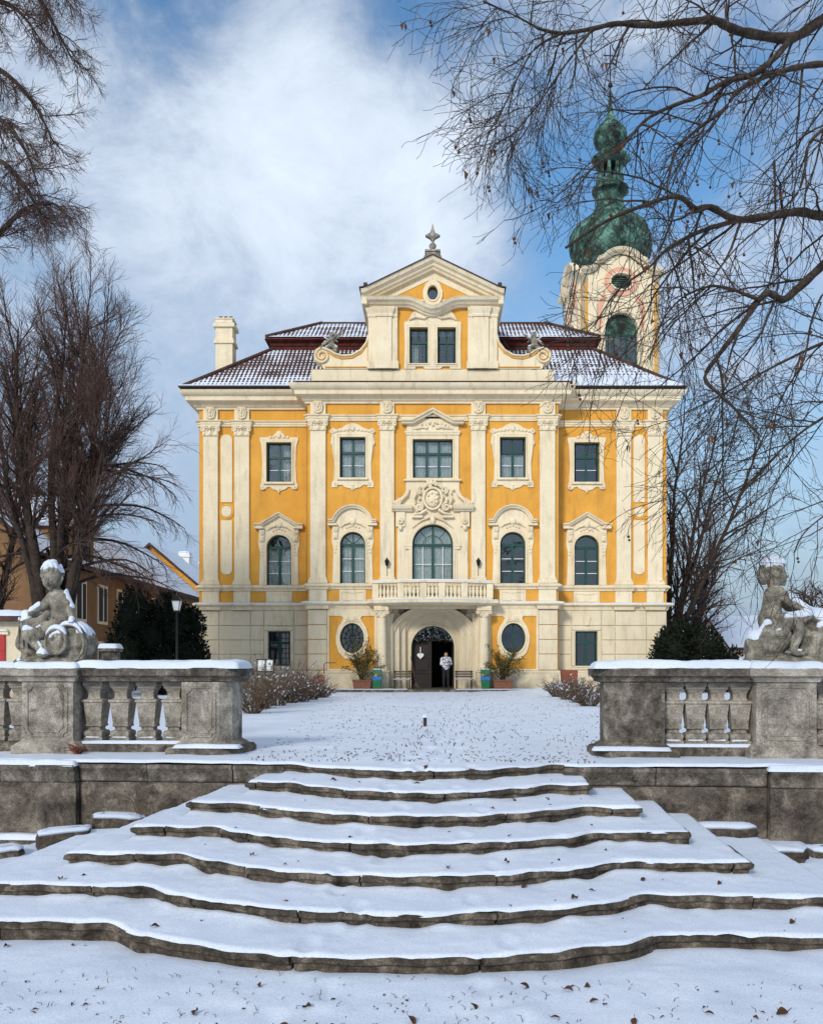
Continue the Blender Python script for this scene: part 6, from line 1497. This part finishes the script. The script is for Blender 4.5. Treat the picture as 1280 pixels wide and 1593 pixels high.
# street lamp by the left yew
t = thing('street_lamp', 'old lantern on a post in front of the dark yew at left', 'street lamp', ((275-CX)*33/F, 33, 0))
MB().lathe(0, 0, [(.09, 0), (.09, .6), (.05, .7), (.04, 3.1), (.06, 3.15)], 10).build('post', 'iron', t, smooth=50)
MB().frus(0, 0, 3.2, 3.55, .09, .09, .15, .15).build('glass', 'white', t)
m = MB().frus(0, 0, 3.55, 3.75, .2, .2, .05, .05); m.box(-.1, .1, -.1, .1, 3.15, 3.2); m.lathe(0, 0, [(.05, 3.75), (.03, 3.85), (.005, 3.95)], 8)
for a in (-1, 1):
    for b in (-1, 1): m.tube([(a*.095, b*.095, 3.2), (a*.155, b*.155, 3.55)], .012, 4)
m.build('lamp_frame', 'iron', t)

# ------------------------------------------------------------------ houses in the background
def house(name, lb, x0, x1, y0, y1, ze, zr, material, wins, chim=(), ov=.35):
    t = thing(name, lb, 'house', ((x0+x1)/2, y0, 0)); ox, oy = (x0+x1)/2, y0; h = (x1-x0)/2; L = y1-y0
    MB().prism([(-h, 0), (h, 0), (h, ze), (0, zr), (-h, ze)], 0, L, back=True).build('wall', material, t)
    k = (zr-ze)/h; m = MB()
    for s in (-1, 1):
        a = (s*(h+ov), ze-ov*k); m.add([(a[0], -.3, a[1]+.05), (0, -.3, zr+.05), (0, L+.3, zr+.05), (a[0], L+.3, a[1]+.05), (a[0], -.3, a[1]+.22), (0, -.3, zr+.22), (0, L+.3, zr+.22), (a[0], L+.3, a[1]+.22)],
              [(0,1,2,3), (7,6,5,4), (0,4,5,1), (1,5,6,2), (2,6,7,3), (3,7,4,0)])
    rf = m.build('roof', 'tile', t)
    for s in (-1, 1):
        nn = 14; m = MB()
        m.grid(lambda u, v: (s*(h+ov-.02)*(1-v), -.28+(L+.56)*u, ze-ov*k + (zr-ze+ov*k)*v + .27 + .03*float(fbm(u*L*.8, v*6+s, 3))), 40, 10); m.build('roof_snow', 'snow', rf, smooth=180)
    for (cx, cy, ct) in chim:
        c = MB().box(cx-.4, cx+.4, cy-.4, cy+.4, zr-1.5, ct); c.box(cx-.48, cx+.48, cy-.48, cy+.48, ct-.35, ct-.2); co_ = c.build('chimney', 'white', rf); snow_sheet(MB(), cx-.4, cx+.4, cy-.4, cy+.4, ct, .12, 1, .1, .1).build('snow_cap', 'snow', co_, smooth=180)
    for (yy, zz, ww, hh) in wins:                       # windows on the side towards the palace
        f = MB().box(h-.02, h+.06, yy-ww/2-.12, yy+ww/2+.12, zz-.14, zz+hh+.14).build('window_frame', 'cream', t)
        p = MB().box(h+.055, h+.075, yy-ww/2, yy+ww/2, zz, zz+hh).build('pane', 'dark', f)
        MB().box(h+.07, h+.10, yy-.04, yy+.04, zz, zz+hh).build('mullion', 'white', f)
    return t
ha = house('row_house', 'long dull orange house with snowy roof receding at left behind the bare lime', -23.1, -16.1, 36, 61, 5.75, 8.8, 'brick', [(2.0+2.6*i, 3.3, 1.0, 1.6) for i in range(9)] + [(2.0+2.6*i, .7, 1.0, 1.5) for i in range(9)], [(-.5, 8, 10.2)])
dm = MB().prism([(3.2, 5.5), (6.2, 5.5), (6.2, 7.4), (4.7, 8.7), (3.2, 7.4)], 0, 3.4, back=True); dm.v = [(3.5-y_, x_, z_) for x_, y_, z_ in dm.v]; do_ = dm.build('dormer', 'brick', ha)
dm = MB().sweep([(2.95, 7.25), (4.7, 8.75), (6.45, 7.25)], [(0, -.25), (.2, -.25), (.2, 3.4), (0, 3.4)]); dm.v = [(3.5-y_, x_, z_) for x_, y_, z_ in dm.v]; dm.build('dormer_snow', 'snow', do_)
for a_ in (4.1, 5.3): MB().box(3.5, 3.58, a_-.35, a_+.35, 5.9, 7.2).build('dormer_window', 'dark', do_)
house('row_house', 'yellow gabled house with white chimneys behind the long dull orange one', -23.1, -16.0, 61.4, 84, 6.3, 9.3, 'ochre', [(4+3.5*i, 2.4, 1.1, 1.7) for i in range(5)], [(.4, 7, 9.75), (.4, 13, 9.9)])
fh = house('far_house', 'distant house with snow striped roof between the right yew and statue', -5, 5, 0, 16, 2.3, 4.6, 'cream', [], []); fh.location = (36.0, 66, 0); fh.rotation_euler = (0, 0, R(90))
t = thing('garden_shed', 'low cream shed with red door and snowy roof at the left edge', 'shed', (-12.6, 24, 0), R(0))
MB().box(-2.2, 1.5, 0, 2.6, 0, 2.35).build('wall', 'cream_base', t); MB().box(-2.4, 1.7, -.25, 2.8, 2.35, 2.5).build('roof', 'tile', t); snow_sheet(MB(), -2.4, 1.7, -.25, 2.8, 2.5, .14, 2, .12, .1).build('roof_snow', 'snow', t, smooth=180)
d_ = MB().box(.28, 1.1, -.05, -.002, .1, 2.0).build('door', 'red', t, bevel=.02); MB().box(.34, .58, -.06, -.051, .9, 1.85).build('door_pane', 'glass', d_); MB().box(.2, 1.18, -.06, -.001, 2.005, 2.1).build('lintel', 'cream', t); snow_sheet(MB(), .2, 1.18, -.08, -.0, 2.1, .05, 1, .03, .04).build('snow_cap', 'snow', t, smooth=180)
t = thing('gate_post', 'dark stone gate post capped with snow left of the yew', 'post', ((172-CX)*29/F, 29, 0)); MB().box(-.24, .24, -.24, .24, 0, 1.62).build('shaft', 'stone_dark', t, bevel=.02); MB().box(-.3, .3, -.3, .3, 1.622, 1.74).build('cap', 'stone_dark', t, bevel=.02); snow_sheet(MB(), -.3, .3, -.3, .3, 1.74, .14, 2, .1, .05).build('snow_cap', 'snow', t, smooth=180)
t = thing('parked_car', 'small dark blue car half hidden between the right yew and statue', 'car', (15.9, 48, 0), R(80))
m = MB().prism([(-1.9, .35), (1.9, .35), (1.95, .7), (1.7, .92), (1.0, .98), (.55, 1.42), (-1.0, 1.45), (-1.75, .98), (-1.95, .8)], -.8, .8, back=True); m.build('body', 'blue', t, bevel=.08)
m = MB().prism([(.86, 1.0), (.5, 1.36), (-.95, 1.38), (-1.55, 1.0)], -.81, .81, back=True); m.build('windows', 'dark', t)
for a in (-1.2, 1.2):
    for b in (-.75, .75): MB().prism(ellipse(a, .33, .32, .32, 18), b-.1, b+.1, back=True).build('wheel', 'iron', t)

# ------------------------------------------------------------------ trees
def grow(out, p, d, L, r, lv, S, rng):
    s = S[lv]; n = s['n']; pts = [p.copy()]; rad = [r]; dirs = []
    for i in range(n):
        g = s['g']*(i/n if s.get('late') else 1)
        d = (d + Vector((rng.gauss(0, s['w']), rng.gauss(0, s['w']), rng.gauss(0, s['w'])+g))).normalized()
        p = p + d*(L/n); pts.append(p.copy()); dirs.append(d.copy()); rad.append(max(s['rm'], r*(1-(1-s['te'])*(i+1)/n)))
    out[min(lv, len(out)-1)].append(([tuple(q) for q in pts], rad))
    if lv+1 < len(S): spawn(out, pts, dirs, rad, L, lv, S, rng)
def spawn(out, pts, dirs, rad, L, lv, S, rng, bias=None):
    s = S[lv]; c = S[lv+1]; n = len(dirs)
    for k in range(s['nc']):
        u = s['s0'] + (1-s['s0'])*(k+rng.random())/s['nc']; i = min(n-1, int(u*n)); f = u*n-i
        p = pts[i].lerp(pts[i+1], min(1, f)); d = dirs[i]
        a = Vector((rng.gauss(0, 1), rng.gauss(0, 1), rng.gauss(0, 1) + s.get('up', 0)))
        if bias is not None: a = a + bias
        pe = (a - d*a.dot(d)); pe = pe.normalized() if pe.length > 1e-4 else Vector((1, 0, 0))
        an = R(rng.uniform(*s['an'])); cdv = (d*math.cos(an) + pe*math.sin(an)).normalized()
        cl = (c['L'] if 'L' in c else L*c['lr'])*rng.uniform(.6, 1.25)*(1-s.get('tp', .5)*u)
        grow(out, p, cdv, cl, min(rad[i]*.62, c['r']), lv+1, S, rng)
# lime behind the left statue: several upright stems, arching boughs, hanging twigs
rng = random.Random(77); LD = 31.0; lb = Vector(((82-CX)*LD/F, LD, 0))
lime = thing('lime_tree', 'large bare lime with several upright stems behind the left statue', 'tree', lb)
trk = []; out = [[], [], [], []]
S = [dict(n=14, w=.035, g=.03, te=.12, rm=.02, nc=18, s0=.30, an=(18, 50), up=.3, tp=.45),
     dict(n=9, w=.09, g=.045, te=.2, rm=.009, nc=15, s0=.14, an=(16, 42), lr=.38, r=.05, up=.2, tp=.4),
     dict(n=6, w=.12, g=.015, te=.35, rm=.0050, nc=7, s0=.1, an=(14, 36), L=1.3, r=.015, tp=.4),
     dict(n=4, w=.15, g=-.0, te=.6, rm=.0038, nc=0, s0=0, an=(0, 0), L=.6, r=.008)]
trk.append(([(0, 0, -.2), (.02, 0, .6), (.05, 0, 1.6), (0, .05, 2.6), (0, 0, 3.4)], [.75, .62, .56, .58, .45]))
for dx, dy, x1, top, r in ((-.45, .1, -1.2, 11.8, .20), (-.25, -.2, -.7, 12.8, .23), (.05, .1, .0, 13.2, .23), (.25, -.1, .7, 12.8, .19), (.42, .1, 1.3, 12.4, .24), (-.6, .3, -2.7, 10.8, .16), (.1, .4, .5, 12.0, .17), (-.1, -.4, -1.9, 11.6, .15), (.40, -.3, 2.4, 11.0, .13), (.35, .2, 1.8, 11.8, .14), (.5, 0, 3.0, 9.8, .11)):
    p0 = Vector((dx*.8, dy*.8, 2.2)); d = Vector((x1-dx, rng.uniform(-.5, .5), 9)).normalized(); grow(out, p0, d, top-2.2, r, 0, S, rng)
# low boughs reaching out to the right and hanging over the house
for k in range(17):
    a = rng.uniform(-.9, .9) if k < 12 else rng.uniform(2.2, 4.1); z = rng.uniform(3.6, 9.0)
    grow(out, Vector((.4*math.cos(a), .4*math.sin(a), z)), Vector((math.cos(a), math.sin(a)*.8, rng.uniform(.35, .9))).normalized(), rng.uniform(3.0, 4.6), .07, 1, [S[0], dict(S[1], g=-.13, nc=17, s0=.15, an=(20, 60), up=-.2), dict(S[2], g=-.13, L=1.5), S[3]], rng)
tubes('trunk', trk, 'bark', lime, 10)
for l in out[0]: tubes('stem', [l], 'bark', lime, 8)
tubes('boughs', out[1], 'bark', lime, 4); stuff(tubes('crown', out[2] + out[3], 'twig', lime, 3))
print('lime twigs', len(out[2]), len(out[3]))

def pxline(pts, d0, d1, rng, jit=.12):
    n = len(pts); return [px3(x, y, d0+(d1-d0)*i/(n-1) + rng.gauss(0, jit)) for i, (x, y) in enumerate(pts)]
def smoothline(P, k=3):                                 # Catmull-Rom through the points
    o = []
    for i in range(len(P)-1):
        a, b, c, d = P[max(0, i-1)], P[i], P[i+1], P[min(len(P)-1, i+2)]
        for j in range(k):
            t = j/k; o.append(.5*((2*b) + (c-a)*t + (2*a-5*b+4*c-d)*t*t + (-a+3*b-3*c+d)*t**3))
    return o + [P[-1]]
# near tree standing left of the frame; its twigs hang into the picture
rng = random.Random(15); bd = 17.0
nb = Vector((-12.6, 17.5, 0)); ltree = thing('beech_tree', 'bare tree standing off the left edge, its fine brown twigs hanging in at top left', 'tree', nb)
S2 = [dict(n=8, w=.1, g=0, te=.2, rm=.01, nc=17, s0=.25, an=(18, 55), up=-.3, tp=.35),
      dict(n=7, w=.13, g=-.035, te=.3, rm=.005, nc=11, s0=.1, an=(20, 55), L=1.15, r=.016, up=-.3, tp=.4),
      dict(n=5, w=.16, g=-.03, te=.5, rm=.0032, nc=7, s0=.1, an=(20, 55), L=.45, r=.008, tp=.3),
      dict(n=3, w=.2, g=-.02, te=.6, rm=.0024, nc=0, s0=0, an=(0, 0), L=.24, r=.005)]
limbs = [[(-180, -60), (-60, -90), (40, -30), (85, 40), (112, 92)], [(-180, 60), (-60, 85), (10, 115), (55, 165), (85, 225)], [(-180, 520), (-60, 420), (0, 362), (35, 328), (75, 315), (100, 326)], [(-200, 160), (-60, 175), (0, 185), (40, 235), (58, 285)],
         [(-180, -40), (-60, -10), (20, 10), (62, 60)], [(-200, 300), (-60, 262), (0, 250), (45, 300), (70, 352)], [(-180, -140), (-20, -110), (60, -60), (100, -10)]]
out = [[], [], [], []]; lm = []
for li in limbs:
    P = [q-nb for q in smoothline(pxline(li, bd+.6, bd-.8+rng.uniform(0, 1.6), rng), 4)]; n = len(P)
    rad = [.085*(1-.86*i/(n-1)) for i in range(n)]; lm.append((P, rad)); dirs = [(P[i+1]-P[i]).normalized() for i in range(n-1)]
    spawn(out, P, dirs, rad, 3.0, 0, S2, rng, Vector((.35, 0, -.35)))
tz = [Vector((0, 0, -.1)), Vector((.1, 0, 2)), Vector((.05, .05, 5)), Vector((.25, 0, 9)), Vector((.2, 0, 13)), Vector((.5, 0, 16))]
tubes('trunk', [([tuple(q) for q in tz], [.48, .36, .32, .26, .18, .1])], 'bark', ltree, 10)
for P, rad in lm:
    s0 = Vector((.15, 0, max(3, P[0].z-1.2))); tubes('limb', [([tuple(s0)] + [tuple(q) for q in P], [.11] + rad)], 'bark', ltree, 6)
stuff(tubes('crown', out[1] + out[2] + out[3], 'twig', ltree, 3)); print('beech', sum(map(len, out)))

# plane tree off the right edge: heavy limbs across the upper right, seed balls
rng = random.Random(31); pb = Vector((7.6, 13.2, 0)); ptree = thing('plane_tree', 'plane tree standing off the right edge, its crooked limbs and seed balls crossing the sky', 'tree', pb)
S3 = [dict(n=8, w=.1, g=0, te=.2, rm=.01, nc=14, s0=.12, an=(28, 70), up=-.2, tp=.3),
      dict(n=11, w=.10, g=-.045, te=.2, rm=.0050, nc=8, s0=.12, an=(22, 58), L=2.1, r=.019, tp=.45),
      dict(n=7, w=.13, g=-.05, te=.4, rm=.0034, nc=3, s0=.2, an=(22, 55), L=.85, r=.009, tp=.3),
      dict(n=4, w=.2, g=-.01, te=.6, rm=.0028, nc=0, s0=0, an=(0, 0), L=.36, r=.0055)]
LB = [([(1480, -60), (1360, -15), (1280, 29), (1231, 58), (1164, 51), (1132, 41), (1110, 31), (1062, 34), (1009, 39), (960, 36), (921, 44), (873, 51), (838, 44)], 12.9, 10.6, .105, 22),
      ([(1480, 110), (1360, 98), (1280, 99), (1241, 104), (1197, 116), (1149, 140), (1124, 172), (1085, 200), (1050, 238), (1035, 300)], 12.6, 10.9, .070, 20),
      ([(1227, 63), (1202, 92), (1168, 116), (1130, 126), (1091, 148), (1057, 160), (1018, 177), (994, 196), (965, 230), (920, 262), (880, 320)], 12.2, 10.3, .055, 24),
      ([(1480, 300), (1360, 330), (1280, 335), (1241, 329), (1188, 337), (1144, 341), (1105, 322), (1081, 324), (1052, 305), (999, 320), (940, 345), (880, 385)], 12.7, 10.5, .095, 22),
      ([(1144, 343), (1086, 361), (1038, 387), (1009, 416), (960, 452), (925, 505)], 11.8, 10.6, .04, 16),
      ([(1460, 250), (1370, 330), (1280, 412), (1237, 452), (1217, 466), (1197, 456), (1181, 466), (1150, 510), (1120, 549), (1096, 587), (1118, 612), (1140, 633), (1181, 677)], 12.4, 11.0, .085, 12),
      ([(1181, 466), (1132, 448), (1100, 446), (1060, 464), (1030, 500), (1010, 560)], 11.6, 10.8, .03, 16),
      ([(1204, 250), (1206, 320), (1205, 380), (1211, 424), (1205, 464)], 12.0, 11.8, .022, 6),
      ([(1460, 480), (1360, 500), (1280, 533), (1221, 561), (1153, 597), (1117, 617), (1070, 640)], 12.3, 11.2, .035, 20),
      ([(1460, 600), (1360, 610), (1280, 650), (1225, 690), (1180, 740), (1150, 770)], 12.2, 11.0, .035, 28),
      ([(1460, 720), (1360, 750), (1285, 800), (1250, 830), (1235, 860)], 12.2, 11.4, .025, 7),
      ([(921, 44), (895, 80), (872, 110), (842, 155), (818, 185), (795, 212)], 10.8, 10.2, .022, 16),
      ([(873, 51), (832, 75), (806, 118), (786, 160), (772, 190)], 10.7, 10.1, .02, 14),
      ([(838, 44), (806, 26), (776, 12), (752, 2)], 10.6, 10.2, .018, 12),
      ([(1132, 41), (1130, 10), (1128, -40)], 12, 12, .035, 4),
      ([(1480, 180), (1360, 170), (1300, 190), (1260, 220), (1252, 260), (1240, 300), (1200, 340), (1150, 380), (1110, 430)], 12.4, 10.9, .04, 18),
      ([(1400, -80), (1330, -50), (1200, -30), (1080, -25), (960, -35), (860, -20)], 12.4, 10.6, .05, 22),
      ([(1420, 400), (1330, 420), (1285, 450), (1262, 500), (1250, 560), (1215, 620), (1200, 680), (1195, 730)], 12.2, 11.2, .028, 20)]
out = [[], [], [], []]; tips = []
for k, (li, d0, d1, r0, nc) in enumerate(LB):
    P = [q-pb for q in smoothline(pxline(li, d0, d1, rng, .06), 4)]; n = len(P)
    rad = [max(.009, .86*r0*(1-.82*(i/(n-1))**.8))*(1+.10*math.sin(i*2.1+k)) for i in range(n)]; dirs = [(P[i+1]-P[i]).normalized() for i in range(n-1)]
    spawn(out, P, dirs, rad, 3, 0, [dict(S3[0], nc=int(nc*.62)+1), dict(S3[1], L=.95 if k in (11, 12, 13) else (1.35 if k in (0, 16) else 2.1))] + S3[2:], rng, Vector((-.5, 0, -.45)))
    if P[0].x + pb.x > 6.2:
        s0 = Vector((-.1, 0, max(3.0, P[0].z-.6))); P = [s0] + P; rad = [rad[0]*1.15] + rad
    tubes('limb', [([tuple(q) for q in P], rad)], 'plane', ptree, 8)
tz = [Vector((0, 0, -1.2)), Vector((0, 0, 1.5)), Vector((-.08, 0, 4)), Vector((-.1, 0, 7)), Vector((0, 0, 10)), Vector((.1, 0, 13))]
tubes('trunk', [([tuple(q) for q in tz], [.5, .4, .34, .3, .22, .12])], 'plane', ptree, 12)
tubes('boughs', out[1], 'plane', ptree, 4); stuff(tubes('crown', out[2] + out[3], 'plane', ptree, 3)); print('plane', sum(map(len, out)))
m = MB(); ends = [l[0][-1] for l in out[2]]; rng.shuffle(ends)
for e in ends[:85]:
    l = rng.uniform(.05, .12); m.tube([e, (e[0], e[1], e[2]-l)], .003, 3); m.ball((e[0], e[1], e[2]-l-.018), .019, 6, 5)
    if rng.random() < .4: m.ball((e[0]+.01, e[1], e[2]-l-.06), .017, 6, 5)
stuff(m.build('seed_balls', 'leaf', ptree, smooth=180))
m = MB()
for e in ends[85:125]:
    for q in range(2): a = rng.uniform(0, 6.28); m.add([(e[0], e[1], e[2]), (e[0]+.05*math.cos(a), e[1]+.05*math.sin(a), e[2]-.03), (e[0]+.02*math.cos(a), e[1]+.02*math.sin(a), e[2]-.11)], [(0, 1, 2)])
stuff(m.build('dead_leaves', 'leaf', ptree))

# trees behind the palace
def back_tree(lb_, px, d, top, lean, seed, spread=1.0, gr='bare trees behind the palace', stems=3, zs=.4):
    rng = random.Random(seed); t = thing('bare_tree', lb_, 'tree', ((px-CX)*d/F, d, 0), 0, gr); out = [[], [], []]
    SS = [dict(n=12, w=.05, g=.015, te=.1, rm=.02, nc=26, s0=.15, an=(22, 50), up=.4, tp=.55), dict(n=7, w=.11, g=.0, te=.25, rm=.014, nc=12, s0=.15, an=(20, 48), L=top*.24*spread, r=.06, tp=.4), dict(n=5, w=.15, g=-.02, te=.5, rm=.010, nc=0, s0=0, an=(0, 0), L=top*.085, r=.017)]
    for k in range(stems): grow(out, Vector((rng.gauss(0, .2), rng.gauss(0, .2), zs)), Vector((lean + rng.gauss(0, .12), rng.gauss(0, .15), 1)).normalized(), (top-zs)*rng.uniform(.75, 1), .20, 0, SS, rng)
    tubes('trunk', [([(0, 0, -.2), (lean*.3, 0, zs+.6)], [.30, .24])], 'bark', t, 8)
    for l in out[0]: tubes('stem', [l], 'bark', t, 7)
    tubes('boughs', out[1], 'bark', t, 4); stuff(tubes('crown', out[2], 'twig', t, 3))
back_tree('bare tree fanning outwards close behind the right corner of the palace', 1030, 50, 16.5, .20, 3, 1.3, stems=5)
back_tree('bare tree behind the right yew, its crown low and spreading', 1062, 58, 11.5, .26, 8, 1.3, stems=4)
back_tree('bushy bare tree low at the right edge beyond the statue', 1300, 34, 4.6, -.05, 14, 1.3, 'bare trees behind the palace', 5)
back_tree('bare tree at the far left edge behind the shed', -30, 33, 12.0, .05, 19, 1.0)
# yews
def yew(lb_, x, y, wx, wy_, h, seed, n, slope_=0.0):
    rng = random.Random(seed); t = thing('yew_bush', lb_, 'bush', (x, y, 0), 0, 'dark yews beside the palace')
    lobes = []
    for _ in range(22):
        x_ = rng.uniform(-.75, .75); top_ = h*(1-slope_*max(0, x_+.3)*1.0)*(1-.35*abs(x_)**2); lobes.append((Vector((x_*wx, rng.uniform(-.5, .5)*wy_, top_*rng.uniform(.2, .78))), rng.uniform(.24, .42)))
    def fn(r):
        while True:
            c, k = r.choice(lobes); a = Vector((r.gauss(0, 1), r.gauss(0, 1), r.gauss(0, 1))).normalized(); p = c + Vector((a.x*wx*k, a.y*wy_*k, a.z*h*k*.62))*r.uniform(.8, 1.06)
            if p.z > .02: return p, (a + Vector((0, 0, .5))).normalized()
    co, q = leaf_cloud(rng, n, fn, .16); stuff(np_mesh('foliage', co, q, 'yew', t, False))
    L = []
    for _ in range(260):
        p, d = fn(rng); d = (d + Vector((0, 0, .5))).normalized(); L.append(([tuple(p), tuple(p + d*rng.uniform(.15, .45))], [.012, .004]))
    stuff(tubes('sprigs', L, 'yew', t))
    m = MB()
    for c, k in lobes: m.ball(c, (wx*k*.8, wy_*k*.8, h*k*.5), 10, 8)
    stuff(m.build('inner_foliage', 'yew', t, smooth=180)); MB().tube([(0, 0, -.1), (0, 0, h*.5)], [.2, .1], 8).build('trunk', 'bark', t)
    co, q = leaf_cloud(rng, n//30, lambda r: (lambda p, d: (p + Vector((0, 0, .05)), Vector((0, 0, -.2))))(*fn(r)), .07); stuff(np_mesh('snow_tufts', co, q, 'snow', t, False))
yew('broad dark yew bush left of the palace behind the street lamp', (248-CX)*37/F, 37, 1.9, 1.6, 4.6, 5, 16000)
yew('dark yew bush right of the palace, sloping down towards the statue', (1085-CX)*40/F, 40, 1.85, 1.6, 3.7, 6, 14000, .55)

# ------------------------------------------------------------------ dry leaves on the snow
def zsnow(u, v):
    for k in range(7):
        if abs(u) < KW[k] and v > float(vfront(k, u))+.03: return -.15*k + (0 if k else 0)
    if v > WV: return 0.0
    return GZ + float(.05*fbm(u*.7, v*.7, 4) + .022*fbm(u*3.5, v*3.5, 4)) + .02 + float(.05*sstep(2.0, 5.0, abs(u))*fbm(u*1.3+4, v*1.3, 3))
rng = random.Random(50); lms = []
for k in range(5):
    m = MB(); n = 5; L = .075; cu_ = rng.uniform(.5, 1.4)
    for i in range(n+1):
        t_ = i/n; w_ = .026*math.sin(PI*min(.97, max(.06, t_)))**.8; m.v += [(L*(t_-.5), -w_, .012*cu_*math.sin(PI*t_)+.008+.9*w_*cu_*.6), (L*(t_-.5), 0, .012*cu_*math.sin(PI*t_)+.004), (L*(t_-.5), w_, .012*cu_*math.sin(PI*t_)+.008+.9*w_*cu_)]
    for i in range(n): m.f += [(3*i, 3*i+3, 3*i+4, 3*i+1), (3*i+1, 3*i+4, 3*i+5, 3*i+2)]
    m.tube([(L*.5, 0, .005), (L*.62, .004, .012), (L*.78, .002, .03)], .0022, 4); lms.append(m.mesh('fallen_leaf', M['leaf'], 180))
def put_leaf(u, v, lb_, gr):
    o = link('fallen_leaf', rng.choice(lms)); o.location = sw(u, v, zsnow(u, v)+.002); o.rotation_euler = (rng.gauss(0, .35), rng.gauss(0, .3), rng.uniform(0, 6.28)); s_ = .25 + .8*rng.random()**2.2; o.scale = (s_*rng.uniform(.8, 1.4), s_, s_); tag(o, lb_, 'leaf', gr)
for i in range(110):
    if i % 5 == 0: cl_ = (rng.uniform(-1, 1), rng.uniform(-5.2, -3.8))
    v = min(-3.75, max(-5.5, cl_[1] + rng.gauss(0, .28))); u = (cl_[0] + rng.gauss(0, .14))*(v+10)*.48; put_leaf(u, v, 'curled brown leaf on the snow in front of the lowest step', 'dry leaves on the lower snow')
for i in range(70):
    v = rng.uniform(-3.4, .9); u = rng.uniform(-3.6, 3.3)
    if abs(u) > 1.9 - .55*min(0, v): continue
    put_leaf(u, v, 'curled brown leaf on the snowy treads of the steps', 'dry leaves on the steps')
L = []
for i in range(1500):                                    # grass tips and crumbs poking through the terrace snow
    v = 1.0 + 26*rng.random()**1.6; u = rng.uniform(-1, 1)*(2.0 + v*.14); p = sw(u, v, .0); h_ = rng.uniform(.006, .022); a = rng.uniform(0, 6.28); L.append(([tuple(p-Vector((0, 0, .03))), (p.x+.2*h_*math.cos(a), p.y, h_*.7), (p.x+2.2*h_*math.cos(a), p.y+h_*math.sin(a), h_)], [.006, .006, .003]))
for i in range(420):
    v = rng.uniform(-5.6, -3.6); u = rng.uniform(-1, 1)*(v+10)*.5; z = zsnow(u, v); p = sw(u, v, z); h_ = rng.uniform(.008, .03); a = rng.uniform(0, 6.28); L.append(([tuple(p-Vector((0, 0, .02))), (p.x+.4*h_*math.cos(a), p.y, z+h_*.7), (p.x+1.5*h_*math.cos(a), p.y+h_*math.sin(a), z+h_)], [.003, .0025, .0015]))
o = tubes('grass_tips', L, 'leaf'); tag(stuff(o), 'brown grass tips and crumbs poking through the snow', 'grass')
